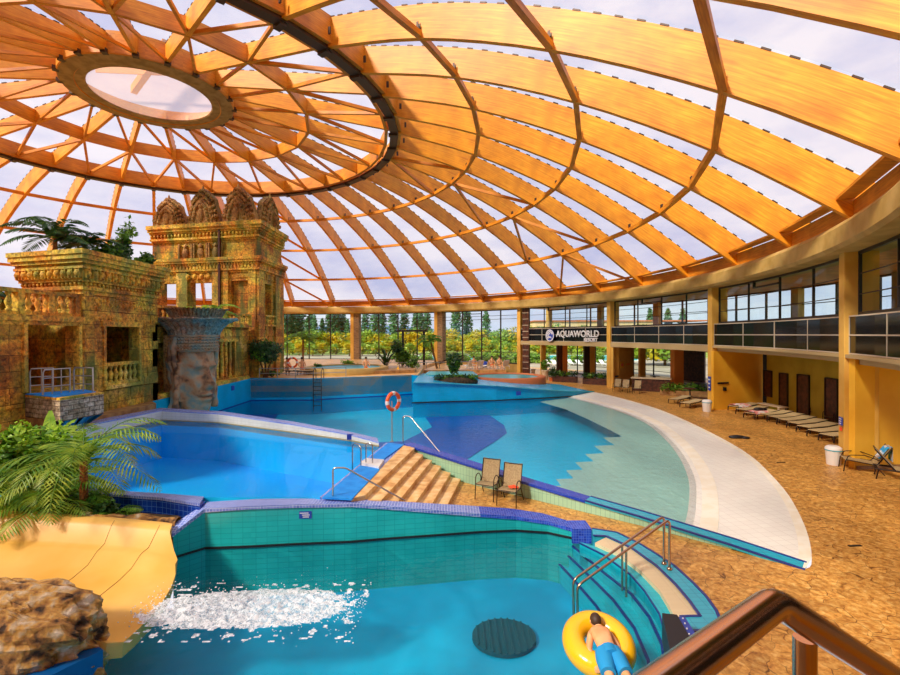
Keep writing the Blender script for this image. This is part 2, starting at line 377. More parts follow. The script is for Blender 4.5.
M['shorts'] = pbr('blue_shorts', (.01,.28,.6), .7)
M['black'] = pbr('black_rubber', (.012,.012,.014), .5)
M['navy'] = pbr('navy_plastic', (.015,.05,.35), .4)
M['sling'] = pbr('tan_sling', (.42,.30,.14), .7, noise=[(.4,(.36,.25,.11)),(.6,(.48,.35,.17))], scale=30)
M['slingpale'] = pbr('cream_sling', (.60,.45,.22), .7)
M['chairframe'] = pbr('dark_brown_frame', (.03,.014,.008), .35, .4)
M['redcloth'] = pbr('red_cloth', (.93,.09,.02), .8)
M['bluetowel'] = pbr('blue_towel', (.05,.42,.85), .9, noise=[(.45,(.03,.4,.85)),(.55,(.75,.82,.9))], scale=3)
M['pinktowel'] = pbr('pink_towel', (.9,.35,.3), .9, noise=[(.45,(.9,.3,.25)),(.55,(.9,.8,.75))], scale=4)
M['leafdark'] = leafmat('dark_leaf', (.012,.05,.012), (.05,.15,.03), .25)
M['leafmid'] = leafmat('mid_leaf', (.06,.2,.015), (.22,.42,.03))
M['leaflime'] = leafmat('lime_leaf', (.25,.5,.02), (.55,.8,.06), .45)
M['leafpalm'] = leafmat('palm_leaf', (.10,.28,.03), (.42,.55,.05), .4)
M['leafyellow'] = leafmat('autumn_yellow_leaf', (.40,.40,.008), (.85,.52,.006), .35, .25)
M['leafgreen'] = leafmat('tree_green_leaf', (.12,.28,.02), (.4,.5,.03), .3, .25)
M['leafpoplar'] = leafmat('poplar_leaf', (.03,.12,.05), (.09,.24,.07), .25, .3)
M['bark'] = pbr('bark', (.14,.07,.03), .9, noise=[(.4,(.09,.04,.015)),(.6,(.26,.13,.05))], scale=12, bump=.6, bscale=20)
M['palmtrunk'] = pbr('palm_trunk', (.3,.09,.02), .9, noise=[(.4,(.12,.04,.01)),(.6,(.42,.16,.04))], scale=14, bump=.8, bscale=25)
M['soil'] = pbr('soil', (.05,.03,.015), .95, noise=[(.4,(.03,.018,.01)),(.6,(.08,.05,.02))], scale=6)
M['pot'] = pbr('cream_pot', (.7,.55,.35), .6)
M['terracotta'] = pbr('terracotta', (.62,.17,.05), .6)
M['darkwood'] = pbr('dark_wood', (.07,.02,.01), .5, noise=[(.4,(.045,.014,.008)),(.6,(.12,.035,.015))], scale=5)
M['orangeplaster'] = pbr('orange_plaster', (.85,.3,.05), .7)
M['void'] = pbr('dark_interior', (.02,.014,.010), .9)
def foammat():
    T = NT('white_foam'); b = T.n('ShaderNodeBsdfPrincipled', i_Roughness=.6); b.inputs['Base Color'].default_value = (.9,.96,.98,1)
    tr = T.n('ShaderNodeBsdfTransparent'); mx = T.n('ShaderNodeMixShader'); tc = T.n('ShaderNodeTexCoord')
    nz = T.n('ShaderNodeTexNoise', i_Scale=14, i_Detail=8, i_Roughness=.75, i_Distortion=.8); T.l(tc.outputs['Object'], nz.inputs['Vector']); r = ramp(T, [(.40, (.25,.25,.25)), (.56, (1,1,1))]); T.l(nz.outputs[0], r.inputs[0])
    T.l(r.outputs[0], mx.inputs[0]); T.l(tr.outputs[0], mx.inputs[1]); T.l(b.outputs[0], mx.inputs[2]); T.l(mx.outputs[0], T.out.inputs[0]); return T.mat
M['foam'] = foammat(); M['foamdrop'] = pbr('foam_drop', (.9,.95,.97), .5)
M['signblue'] = pbr('sign_blue', (.02,.06,.4), .4)
M['signwhite'] = pbr('sign_white', (.85,.85,.85), .4)
M['lettering'] = pbr('silver_lettering', (.78,.75,.74), .35)
M['lawn'] = pbr('lawn', (.18,.3,.03), .9, noise=[(.4,(.12,.24,.02)),(.6,(.3,.36,.05))], scale=.15)
M['outpave'] = pbr('outdoor_paving', (.3,.25,.18), .8, noise=[(.4,(.28,.24,.16)),(.6,(.38,.33,.25))], scale=.3)
M['outwater'] = pbr('outdoor_pool_water', (.0,.42,.45), .3)
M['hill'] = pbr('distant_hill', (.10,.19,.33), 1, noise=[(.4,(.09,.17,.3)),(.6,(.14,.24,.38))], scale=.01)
M['beige'] = pbr('beige_wall', (.75,.5,.25), .8)
M['poolfloor_deep'] = tile('pool_floor_navy', (.0,.13,.62), (.0,.115,.58), (.0,.16,.66), .3, .3, .4, .01)
M['poolfloor_cyan'] = tile('pool_floor_cyan', (.0,.66,1.0), (.0,.62,.98), (.0,.7,1.0), .3, .3, .4, .01)
M['poolfloor_blue'] = tile('pool_floor_azure', (.0,.48,.93), (.0,.45,.9), (.0,.5,.95), .3, .3, .4, .01)
M['poolfloor_pale'] = tile('pool_floor_pale', (.46,.80,.68), (.43,.76,.64), (.36,.68,.58), .3, .3, .4, .01)
M['landfloor'] = pbr('landing_pool_floor', (.0,.30,.92), .5, noise=[(.4,(.0,.42,1.0)),(.6,(.0,.50,1.0))], scale=.4)
M['landwall'] = pbr('landing_pool_wall', (.0,.55,.98), .5)
M['splashfloor'] = pbr('splash_pool_floor', (.0,.42,.60), .5, noise=[(.38,(.0,.38,.66)),(.62,(.0,.58,.92))], scale=.45)
M['splashstep'] = tile('splash_step_tile', (.01,.52,.62), (.01,.48,.58), (.0,.38,.48), .24, .12, .3, .006)
M['water1'] = water('wave_pool_water', (.97,1,1), .04, 3.0, .5, .5)
M['water2'] = water('landing_pool_water', (.92,.98,1), .015, 1.2, .05, .35)
M['water3'] = water('splash_pool_water', (.97,1,1), .04, 2.6, .6, .45)
M['grate'] = pbr('dark_grate', (.0,.12,.16), .8)
gold = [(.30,(.20,.08,.012)),(.42,(.66,.25,.025)),(.50,(.80,.46,.05)),(.58,(.62,.50,.05)),(.68,(.95,.66,.18))]
M['stone'] = stonemat('ochre_stone_blocks', 1.15, .56, gold, .75)
M['stonep'] = stonemat('ochre_stone_plain', 0, 0, gold, .6)
dk = [(.3,(.10,.05,.02)),(.45,(.34,.17,.05)),(.6,(.52,.32,.11)),(.75,(.6,.46,.22))]
M['carved'] = stonemat('dark_carved_stone', 0, 0, dk, .4, 1)
M['bluestone'] = stonemat('blue_grey_stone', 0, 0, [(.3,(.10,.09,.08)),(.42,(.42,.2,.10)),(.5,(.32,.30,.25)),(.6,(.16,.33,.38)),(.72,(.5,.55,.5))], .15, .8)
M['facestone'] = pbr('sculpture_stone', (.5,.35,.22), .7, noise=[(.35,(.14,.08,.05)),(.45,(.46,.24,.11)),(.54,(.42,.33,.21)),(.64,(.22,.30,.26))], scale=1.6, bump=.35, bscale=8, detail=6)
M['platestone'] = stonemat('pale_rubble', .4, .16, [(.3,(.2,.16,.12)),(.45,(.45,.36,.26)),(.6,(.65,.58,.48)),(.75,(.8,.76,.7))], .2)
M['slab'] = pbr('upper_slab', (.5,.36,.16), .8)
SKY = .85; SUN = 5.8; SUND = (.58, .46, -.62); EXPO = .25
# ------------------------------------------------------------------ dome and ring facade
CX, CY = -17.985, 28.561
A0 = -.0873; DA = 2*PI/40
def pol(a, r, z=0): return (CX+r*math.sin(a), CY+r*math.cos(a), z)
def deg(a): return a*PI/180
def arc(a0, a1, r, n=8): return [pol(a0+(a1-a0)*i/n, r)[:2] for i in range(n+1)]
NODES = [(14.55, 17.39), (19.71, 16.12), (24.95, 14.03), (29.9, 11.31), (34.15, 8.31)]
def spline(pts, sub=4):
    out = []
    n = len(pts)
    for i in range(n-1):
        p0 = pts[max(i-1, 0)]; p1 = pts[i]; p2 = pts[i+1]; p3 = pts[min(i+2, n-1)]
        for k in range(sub):
            t = k/sub
            out.append(tuple(.5*((2*p1[j])+(-p0[j]+p2[j])*t+(2*p0[j]-5*p1[j]+4*p2[j]-p3[j])*t*t+(-p0[j]+3*p1[j]-3*p2[j]+p3[j])*t**3) for j in range(len(p1))))
    out.append(tuple(pts[-1])); return out
def rafter_mesh(prof, depth, w, notch=True, d_end=None):
    """glulam rib following a curved profile in the local YZ plane, sawn square, with roof packers along its top"""
    mb = MB(); n = len(prof); L = 0; vs = []; uvs = []; tops = []
    for i, (r, z) in enumerate(prof):
        a = Vector(prof[max(i-1, 0)]); b = Vector(prof[min(i+1, n-1)]); d = (b-a).normalized(); nn = Vector((-d.y, d.x))
        if nn.y < 0: nn = -nn
        if i: L += (Vector(prof[i])-Vector(prof[i-1])).length
        dp = depth if d_end is None else depth+(d_end-depth)*i/(n-1)
        t = (r+nn.x*dp, z+nn.y*dp); tops.append(t)
        for (x, q) in ((-w/2, (r, z)), (w/2, (r, z)), (w/2, t), (-w/2, t)): vs.append((x, q[0], q[1]))
    for i in range(n-1):
        l0 = i*.9; l1 = l0+.9; b = i*4; c = b+4
        for (p, q, v0, v1) in ((0,1,0,w), (1,2,0,depth), (2,3,0,w), (3,0,depth,0)):
            mb.add([vs[b+p], vs[b+q], vs[c+q], vs[c+p]], [(0,1,2,3)], 0, False, [(l0, v0), (l0, v1), (l1, v1), (l1, v0)])
    mb.add(vs[:4], [(3,2,1,0)]); mb.add(vs[-4:], [(0,1,2,3)])
    # dark packer blocks spaced along the top edge
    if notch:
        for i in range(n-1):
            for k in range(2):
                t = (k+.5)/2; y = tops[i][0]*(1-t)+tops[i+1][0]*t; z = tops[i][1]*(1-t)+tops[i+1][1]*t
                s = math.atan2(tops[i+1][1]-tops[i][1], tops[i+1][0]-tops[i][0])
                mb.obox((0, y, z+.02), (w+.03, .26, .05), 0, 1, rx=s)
    return mb, tops
ceiling = thing('ceiling', None, None, (CX, CY, 0)); del_keys = None
ceiling['kind'] = 'structure'
prof = spline(NODES, 4)
rm, tops = rafter_mesh(prof, 1.25, .24)
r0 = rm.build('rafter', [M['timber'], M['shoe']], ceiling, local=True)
for i in range(40):
    o = r0 if i == 0 else r0.copy()
    if i: COL.objects.link(o); o.parent = ceiling
    o.rotation_euler = (0, 0, -(A0+DA*i))
INN = [(4.35, 19.15), (9.1, 18.35), (14.3, 17.5)]
ipro = spline(INN, 4); im, itops = rafter_mesh(ipro, .95, .2)
r1 = im.build('inner_rafter', [M['timber'], M['shoe']], ceiling, local=True)
for i in range(20):
    o = r1 if i == 0 else r1.copy()
    if i: COL.objects.link(o); o.parent = ceiling
    o.rotation_euler = (0, 0, -(A0+DA*2*i))
def lp(a, r, z): return Vector((r*math.sin(a), r*math.cos(a), z))
def ringbeam(r, z, w, h, n=40, m=0, off=0, mb=None, plates=0):
    mb = mb or MB()
    for i in range(n):
        a = A0+2*PI*(i+off)/n; b = A0+2*PI*(i+1+off)/n
        sec = []
        for ang in (a, b):
            for (dr, dz) in ((-w/2, 0), (w/2, 0), (w/2, h), (-w/2, h)): sec.append(lp(ang, r+dr, z+dz))
        L = (sec[4]-sec[0]).length
        for (p, q, v) in ((0,1,w), (1,2,h), (2,3,w), (3,0,h)):
            mb.add([sec[p], sec[q], sec[4+q], sec[4+p]], [(3,2,1,0)], m, False, [(0, 0), (0, v), (L, v), (L, 0)])
        if plates:
            c = lp(a, r, z)
            for s in (-.07, .07):
                t = Vector((math.cos(a), -math.sin(a), 0))
                mb.obox(c+t*(.2+s)+Vector((0, 0, .28)), (.03, .09, .5), -a, 1)
    return mb
for (r, z) in NODES[1:4]:
    ringbeam(r, z+.0, .22, .24, plates=1).build('purlin_ring', [M['timber2'], M['shoe']], ceiling, local=True)
# the deep double ring where inner and outer ribs meet
rb = ringbeam(14.55, 17.25, .5, .16, m=1); ringbeam(14.9, 17.41, .22, 1.2, mb=rb); ringbeam(14.05, 17.41, .2, 1.0, mb=rb)
for i in range(40):
    a = A0+DA*i
    rb.obox(lp(a, 14.45, 17.22), (.3, .55, .16), -a, 1); rb.obox(lp(a+.03, 15.25, 17.7), (.07, .12, .3), -a, 1)
rb.build('ring_beam', [M['timber2'], M['shoe']], ceiling, local=True)
mid = ringbeam(9.1, 18.35, .2, .85, n=20); mid.build('ring_beam', [M['timber2'], M['shoe']], ceiling, local=True)
# bracing
bN = MB()
def brace(a, b, w=.16, h=.2):
    mb = MB(); mb.beam(a, b, w, h); mb.build('brace', [M['timber2']], ceiling, local=True)
for k0 in (0, 8, 16, 24, 32):
    for j in range(4):
        (ra, za), (rb_, zb) = NODES[j], NODES[j+1]
        for s in (-1, 1):
            brace(lp(A0+DA*k0, ra+.2, za+.12), lp(A0+DA*(k0+s), rb_-.1, zb+.12))
bm_ = MB()
for i in range(20):
    k = 2*i; a = A0+DA*k
    for s in (-1, 1): brace(lp(a, 9.1, 18.45), lp(A0+DA*(k+s), 14.1, 17.55), .15, .18)
    brace(lp(a, 9.1, 18.45), lp(A0+DA*(k-2), 4.5, 19.2), .13, .16)
# oculus
oc = MB(); n = 64
for (r0_, z0_, r1_, z1_, m_) in ((4.5, 19.05, 4.45, 19.0, 1), (4.45, 19.0, 3.75, 18.95, 0), (3.75, 18.95, 3.7, 19.0, 1), (3.7, 19.0, 3.25, 19.0, 0), (3.25, 19.0, 3.2, 19.08, 0), (4.5, 20.2, 4.5, 19.05, 1)):
    vs = [lp(2*PI*k/n, r, z) for (r, z) in ((r0_, z0_), (r1_, z1_)) for k in range(n)]
    oc.add(vs, [(k, (k+1)%n, n+(k+1)%n, n+k) for k in range(n)], m_, True)
for k in range(20): oc.obox(lp(A0+2*DA*k, 4.5, 19.1), (.3, .3, .22), -(A0+2*DA*k), 2)
oc.build('oculus_ring', [M['octan'], M['timber2'], M['shoe']], ceiling, local=True)
ob = MB()
for (a, b) in (((-2.6, 2.2), (2.4, -2.6)), ((-3.2, -.3), (3.2, .3))):
    ob.beam(Vector((a[0], a[1], 20.6)), Vector((b[0], b[1], 20.6)), .35 if a[1] > 1 else .06, .5)
ob.build('oculus_beam', [M['timber2']], ceiling, local=True)
op = MB(); op.add([lp(2*PI*k/n, 3.2, 19.08) for k in range(n)], [tuple(range(n))]); op.build('oculus_glazing', [M['ocpane']], ceiling, local=True)
# roof skin
sk = MB()
for i in range(40):
    a = A0+DA*i+.003; b = A0+DA*(i+1)-.003
    for j in range(len(tops)-1):
        (ra, za), (rb_, zb) = tops[j], tops[j+1]
        sk.add([lp(a, ra, za+.08), lp(b, ra, za+.08), lp(b, rb_, zb+.08), lp(a, rb_, zb+.08)], [(0,1,2,3)])
itr = [(4.4, 20.2), (9.2, 19.4), (14.6, 18.5)]
for i in range(20):
    a = A0+DA*2*i+.003; b = A0+DA*2*(i+1)-.003; c = (a+b)/2
    for j in range(2):
        (ra, za), (rb_, zb) = itr[j], itr[j+1]
        for (p, q) in ((a, c), (c, b)): sk.add([lp(p, ra, za), lp(q, ra, za), lp(q, rb_, zb), lp(p, rb_, zb)], [(0,1,2,3)])
sk.build('roof_glazing', [M['roofpane']], ceiling, local=True)
# timber blocking at the eaves
bl = MB()
for i in range(40):
    a = A0+DA*i+.004; b = A0+DA*(i+1)-.004
    p, q = lp(a, 34.05, 8.35), lp(b, 34.05, 8.35); bl.beam(p+Vector((0,0,.35)), q+Vector((0,0,.35)), .14, .7)
    p, q = lp(a, 33.75, 9.15), lp(b, 33.75, 9.15); bl.beam(p, q, .5, .1)
bl.build('eaves_board', [M['timber2']], ceiling, local=True)
# concrete ring beam carrying the ribs
tb = MB(); N = 120
sec = [(33.55, 7.42), (33.45, 7.55), (33.45, 8.12), (33.6, 8.3), (35.2, 8.3), (35.2, 7.42)]
for k in range(N):
    a, b = 2*PI*k/N, 2*PI*(k+1)/N
    for s in range(len(sec)):
        (r1_, z1_), (r2_, z2_) = sec[s], sec[(s+1)%len(sec)]
        tb.add([pol(a, r1_, z1_), pol(b, r1_, z1_), pol(b, r2_, z2_), pol(a, r2_, z2_)], [(3,2,1,0)], 0, False)
struct('trim_1', tb, [M['tan']])
# columns
CA = [-171.5, -151.5, -131.5, -111.5, -91.5, -71.5, -51.5, -31.5, -11.5, 8.5, 28.5, 48.5, 69.0, 89.4, 110.7, 131, 151, 171]
for a in CA:
    mb = MB(); c = pol(deg(a), 34.45, 0); mb.obox((c[0], c[1], 3.73), (.46, .98, 7.46), -deg(a)); struct('column', mb, [M['column']], bevel=.02)
# full-height window bays on the far side
def radial_box(mb, a, r0, r1, z0, z1, w, m=0):
    c = pol(a, (r0+r1)/2); mb.obox((c[0], c[1], (z0+z1)/2), (w, r1-r0, z1-z0), -a, m)
def arcwall(mb, a0, a1, r0, r1, z0, z1, m=0, n=6):
    for k in range(n):
        p, q = a0+(a1-a0)*k/n, a0+(a1-a0)*(k+1)/n
        b = [pol(p, r0), pol(q, r0), pol(q, r1), pol(p, r1)]
        mb.hexa([(x, y, z0) for x, y, _ in b[::-1]], [(x, y, z1) for x, y, _ in b[::-1]], m)
wn = 0
def window_bay(a0, a1, z0, z1, nm, r=34.5, hbars=(), vent=True, w=.13, thin=.045, mat='darkframe'):
    global wn; wn += 1
    fr = MB()
    arcwall(fr, a0, a1, r-.05, r+.05, z1-.1, z1); arcwall(fr, a0, a1, r-.05, r+.05, z0, z0+.12)
    for k in range(nm+1):
        a = a0+(a1-a0)*k/nm; radial_box(fr, a, r-.05, r+.05, z0, z1, w)
    for h in hbars: arcwall(fr, a0, a1, r-.03, r+.03, h-thin/2, h+thin/2)
    if vent:
        k = nm//2; p = a0+(a1-a0)*(k-.8)/nm; q = a0+(a1-a0)*k/nm
        arcwall(fr, p, q, r-.1, r+.02, z1-.42, z1-.34, n=2); radial_box(fr, p, r-.1, r+.02, z1-.42, z1, .07)
    o = fr.build('window_%d' % wn, [M[mat]]); o['kind'] = 'structure'
    g = MB(); n = 6
    for k in range(n):
        p, q = a0+(a1-a0)*k/n, a0+(a1-a0)*(k+1)/n
        g.add([pol(p, r, z0), pol(q, r, z0), pol(q, r, z1), pol(p, r, z1)], [(0,1,2,3)])
    g.build('pane', [M['winglass']], o)
D45 = .38
for i in range(len(CA)-1):
    if CA[i] >= -91.5 and CA[i] < 48:
        window_bay(deg(CA[i]+(1.4 if CA[i] in (8.5, 28.5) else .4)), deg(CA[i+1]-.4), 1.3, 7.42, 4, hbars=(2.6, 6.35, 6.75))
# brick pier next to the far columns
for a in (8.5, 28.5):
    mb = MB(); radial_box(mb, deg(a+.95), 34.0, 34.9, 1.3, 7.42, .75); struct('trim_2', mb, [M['stonep'] if 0 else pbr('brown_pier', (.28,.17,.08), .8, noise=[(.4,(.2,.12,.05)),(.6,(.36,.23,.12))], scale=2, stretch=(1,1,8))])
# plain back walls of the hall
wb = MB(); arcwall(wb, deg(151), deg(268.5), 34.5, 34.8, 0, 7.42, n=30); struct('wall_back', wb, [M['yellow']])
wb = MB(); arcwall(wb, deg(-91.5), deg(48.1), 34.4, 34.75, -.2, 1.3, n=36); struct('wall_far', wb, [M['tan']])
# ---------------- right hand side: two storeys
def band(a0, a1, z0=3.88, z1=5.22, r=34.12, n=4, solid=False):
    mb = MB(); arcwall(mb, a0, a1, r, r+.12, z0, z1, 0)
    for k in range(n+1):
        a = a0+(a1-a0)*k/n; radial_box(mb, a, r-.03, r+.02, z0, z1, .045, 1)
    for z in (z0+.03, (z0+z1)/2, z1-.02): arcwall(mb, a0, a1, r-.03, r+.02, z-.022, z+.022, 1)
    return mb
bays = [(48.5, 69.0), (69.0, 89.4), (89.4, 110.7), (110.7, 131.0), (131, 151)]
for k, (a, b) in enumerate(bays):
    a, b = deg(a+.35), deg(b-.35)
    mb = band(a, b); o = struct('wall_gallery', mb, [M['blackpanel'], M['paleframe']])
    window_bay(a+.005, b-.005, 5.22, 7.42, 4, r=34.35, hbars=(5.95, 6.65), w=.05, thin=.03)
sl = MB(); arcwall(sl, deg(48.5), deg(89.4), 34.0, 34.3, 3.5, 3.88, 0, 14); arcwall(sl, deg(89.4), deg(151), 34.0, 34.3, 3.76, 3.88, 0, 18); arcwall(sl, deg(48.5), deg(151), 34.3, 39.7, 3.55, 3.85, 0, 30)
struct('floor_gallery', sl, [M['slab']])
up = MB(); arcwall(up, deg(48.5), deg(151), 35.2, 40.2, 7.45, 7.7, 0, 30); struct('ceiling_gallery', up, [M['timber2']])
for k, (a, b) in enumerate(bays):
    window_bay(deg(a), deg(b), 3.86, 7.45, 5, r=39.5, hbars=(6.4,), vent=False)
    fr = MB(); 
    for t in (.0, .5):
        c = deg(a+(b-a)*t); radial_box(fr, c, 39.2, 39.6, 3.86, 7.45, .6)
    struct('column', fr, [M['orangeplaster'] if k % 2 else M['tan']])
    pl = MB(); arcwall(pl, deg(a+.2), deg(b-.2), 39.3, 39.4, 3.86, 5.0, 0, 4); struct('wall_parapet', pl, [M['darkwood']])
# recess with the doors
back = MB(); arcwall(back, deg(89.4), deg(109.2), 37.5, 37.7, 0, 3.55, 0, 8); struct('wall_recess', back, [M['olive']])
ec = pol(deg(89.4), 34.6)
sw = MB(); sw.hexa([(15.9, 28.35, 0), (19.5, 29.3, 0), (19.4, 29.5, 0), (15.9, 28.6, 0)], [(15.9, 28.35, 3.55), (19.5, 29.3, 3.55), (19.4, 29.5, 3.55), (15.9, 28.6, 3.55)]); struct('wall_side', sw, [M['yellow']])
sw = MB(); sw.hexa([(13.75, 15.95, 0), (20, 16.7, 0), (20, 16.95, 0), (13.75, 16.2, 0)], [(13.75, 15.95, 3.85), (20, 16.7, 3.85), (20, 16.95, 3.85), (13.75, 16.2, 3.85)]); arcwall(sw, deg(131), deg(151), 34.3, 34.5, 0, 3.9, 0, 8); struct('wall_right', sw, [M['yellow']])
sw = MB(); sw.hexa([(13.8, 15.9, 0), (20, 16.65, 0), (20, 16.7, 0), (13.8, 15.95, 0)], [(13.8, 15.9, .1), (20, 16.65, .1), (20, 16.7, .1), (13.8, 15.95, .1)]); struct('baseboard_right', sw, [M['kerb']])
dn = 0
def backdoor(px0, px1, z0, z1, handle=False):
    global dn; dn += 1
    R = 37.5
    def hit(px):
        u = (px-450)/F; a_ = 1+u*u; b_ = -2*(u*CX+CY); c_ = CX*CX+CY*CY-R*R
        Y = (-b_+math.sqrt(b_*b_-4*a_*c_))/2/a_; return math.atan2(u*Y-CX, Y-CY)
    a, b = sorted((hit(px0), hit(px1)))
    mb = MB(); arcwall(mb, a, b, R-.06, R+.02, z0, z1, 0, 2)
    arcwall(mb, a-.002, a, R-.09, R, z0, z1+.06, 1, 1); arcwall(mb, b, b+.002, R-.09, R, z0, z1+.06, 1, 1); arcwall(mb, a, b, R-.09, R, z1, z1+.07, 1, 1)
    o = mb.build('door_%d' % dn, [M['darkwood'], M['darkframe']]); o['kind'] = 'structure'
    if handle:
        h = MB(); c = pol((a+b)/2, R-.1, 1.5); h.ball(c, .09, 8); h.build('porthole', [M['signwhite']], o)
backdoor(751.5, 757.5, 0, 2.3, True); backdoor(765.5, 772, .75, 2.3); backdoor(781, 788, .1, 2.25); backdoor(799, 809.5, .2, 2.3); backdoor(827, 838, 0, 2.3)
# restaurant behind the second bay and lounge behind the sign bay
rw = MB()
arcwall(rw, deg(66.0), deg(89.4), 45.0, 45.2, 2.9, 3.55, 0, 8)
for (a, b) in ((66.0, 69.2), (69.8, 72.0), (72.5, 74.4), (74.8, 89.4)): arcwall(rw, deg(a), deg(b), 45.0, 45.2, 0, 3.0, 0, 3)
struct('wall_restaurant', rw, [M['darkwood']])
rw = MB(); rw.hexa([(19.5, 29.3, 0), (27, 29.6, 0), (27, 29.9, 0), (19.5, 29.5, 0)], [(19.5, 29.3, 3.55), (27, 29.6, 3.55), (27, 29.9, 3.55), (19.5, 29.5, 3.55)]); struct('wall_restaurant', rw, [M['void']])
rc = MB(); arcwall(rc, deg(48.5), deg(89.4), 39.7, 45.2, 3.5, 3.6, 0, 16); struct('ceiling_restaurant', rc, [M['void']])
rc = MB(); arcwall(rc, deg(69), deg(89), 36.0, 45.0, .005, .02, 0, 16); struct('floor_restaurant', rc, [M['darkwood']])
sw = MB(); sw.hexa([(14.0, 40.3, 0), (17.0, 43.5, 0), (16.9, 43.7, 0), (13.8, 40.6, 0)], [(14.0, 40.3, 3.55), (17.0, 43.5, 3.55), (16.9, 43.7, 3.55), (13.8, 40.6, 3.55)]); struct('wall_panel', sw, [M['column']])
def pillar(px, Y, w, d, m, z1=3.5, m2=None):
    X = (px-450)/F*Y; mb = MB(); mb.box(X-w/2, X+w/2, Y-d/2, Y+d/2, 0, z1, 0)
    if m2: mb.box(X-w/2-.6, X-w/2, Y-d/2+.1, Y+d/2, 0, z1, 1)
    struct('column', mb, [M[m]]+([M[m2]] if m2 else []))
pillar(677, 38, .75, .7, 'orangeplaster'); pillar(642, 44, .5, .5, 'column')
pillar(543, 54, .55, .5, 'column'); pillar(564.5, 53, .55, .6, 'orangeplaster', m2='darkwood'); pillar(592, 50.5, .55, .5, 'column', m2='darkframe')
window_bay(deg(48.5), deg(69.0), 0, 3.5, 6, r=41.5, hbars=(1.0,), vent=False, w=.09)
# glazed cabinet wall beside the sign bay column
cb = MB(); a = deg(50.0)
radial_box(cb, deg(50.1), 34.0, 34.2, 0, 7.42, .9, 0)
for k in range(11): c = pol(deg(50.1), 33.98); cb.obox((c[0], c[1], .3+k*.66), (.8, .04, .05), -deg(50.1), 1)
struct('wall_cabinet', cb, [M['darkwood'], M['paleframe']])
# ------------------------------------------------------------------ ground, outdoors
deckhole = []
# ------------------------------------------------------------------ pools and deck
# --- wave pool outline (plan)
near_w = [(6.95, 9.18), (6.0, 10.0), (4.56, 11.27), (3.5, 12.1), (2.2, 13.15), (.908, 14.2), (-.3, 15.2), (-1.56, 16.25)]
near_z = [.0, .12, .24, .33, .45, .58, .70, .82]
div_w = [(-2.6, 16.75), (-3.6, 17.35), (-6.35, 18.95), (-10.1, 20.95), (-13.15, 21.75)]
div_z = [.92, 1.0, 1.1, 1.18, 1.2]
left_w = [(-14.6, 22.9), (-14.6, 34.4)]
far_w = [(-14.6, 34.4), (-10.2, 34.6), (-8.1, 35.6), (-5.3, 36.7), (-3.1, 37.9)]
isl = [(-2.6, 37.9), (-2.6, 32.9), (-.7, 33.4), (3.3, 34.0), (6.7, 35.1), (9.4, 36.2), (11.4, 37.5)]
isl_z = [1.25, 1.22, 1.12, .85, .45, .18, .0]
rim_o = [(11.4, 37.5), (12.15, 34.5), (12.6, 31.1), (12.75, 28.6), (12.6, 25.8), (12.3, 23.0), (11.85, 20), (11.3, 17.6), (10.5, 15.4), (9.7, 13.5), (8.7, 11.6), (7.9, 10.3), (7.2, 9.35), (6.95, 9.18)]
def smooth2(l, n):
    pts = [l[0]]+l+[l[-1]]; out = []
    for i in range(1, len(pts)-2):
        p0, p1, p2, p3 = pts[i-1], pts[i], pts[i+1], pts[i+2]
        for k in range(n):
            t = k/n; out.append(tuple(.5*((2*p1[j])+(-p0[j]+p2[j])*t+(2*p0[j]-5*p1[j]+4*p2[j]-p3[j])*t*t+(-p0[j]+3*p1[j]-3*p2[j]+p3[j])*t**3) for j in (0, 1)))
    return out+[l[-1]]
rim_o = smooth2(rim_o, 3)
rim_i = smooth2([(9.4, 36.0), (10.2, 33.0), (10.8, 30), (11.0, 27.5), (10.9, 25), (10.45, 22.6), (9.85, 20.1), (9.1, 17.7), (8.2, 15.4), (7.3, 13.6), (6.4, 12.0), (5.6, 10.75)], 4)
ZW = -.2
outline_w = near_w + div_w + left_w + far_w[1:] + isl + rim_o[1:-1]
# --- landing pool (raised)
mat_edge = [P(320, 498, .75), P(360, 464, .75), P(365, 460.5, .75), P(386, 444.5, .75)]
lp_near = [P(60, 485.5, .75), P(108, 490.5, .75), P(160, 493.5, .75), P(204, 497, .75), P(260, 497, .75), P(312, 497, .75)]
lp_div = [(-2.45, 16.1), (-3.57, 16.95), (-6.3, 18.5), (-10.1, 20.5), (-13.0, 21.15)]
lp_left = [(-13.45, 17.7), (-13.2, 13.5)]
outline_l = lp_near + mat_edge + lp_div + lp_left
# --- splash pool in front
sp_back = [(-6.05, 9.2), (-5.97, 10.09), (-5.52, 10.55), (-4.52, 10.63), (-3.6, 10.74), (-2.3, 10.86), (-1.6, 11.0), (.73, 11.38), (1.6, 11.46), (2.35, 11.33), (2.87, 11.03)]
sp_zt = [.2, .30, .66, .70, .69, .66, .56, .22, .12, .05, .0]
cop_out = [P(592, 529, 0), P(617, 533, 0), P(640, 544.5, 0), P(657, 555, 0), P(674, 566, 0), P(693, 583.5, 0), P(706, 597, 0), P(716, 611, 0), P(719.5, 619, 0), P(716, 627, 0), P(706, 631, 0), P(690, 632, 0)]
cop_in = [P(593, 536, 0), P(606, 536.5, 0), P(631, 548, 0), P(656, 566, 0), P(675.5, 585, 0), P(689, 601, 0), P(700.4, 617, 0), P(690, 617, 0), P(680, 617.5, 0)]
cre_in = [P(595, 541.8, 0), P(617, 551.5, 0), P(640, 569, 0), P(659.5, 589, 0), P(668, 603, 0), P(676, 618, 0)]
teal_in = [P(579.6, 542.7, -.12), P(604.4, 555, -.12), P(631, 574.7, -.12), P(645, 590.7, -.12), P(660, 613.8, -.12), P(668, 640, -.12), P(672, 675, -.12), P(668, 760, -.12)]
ZS = -.2
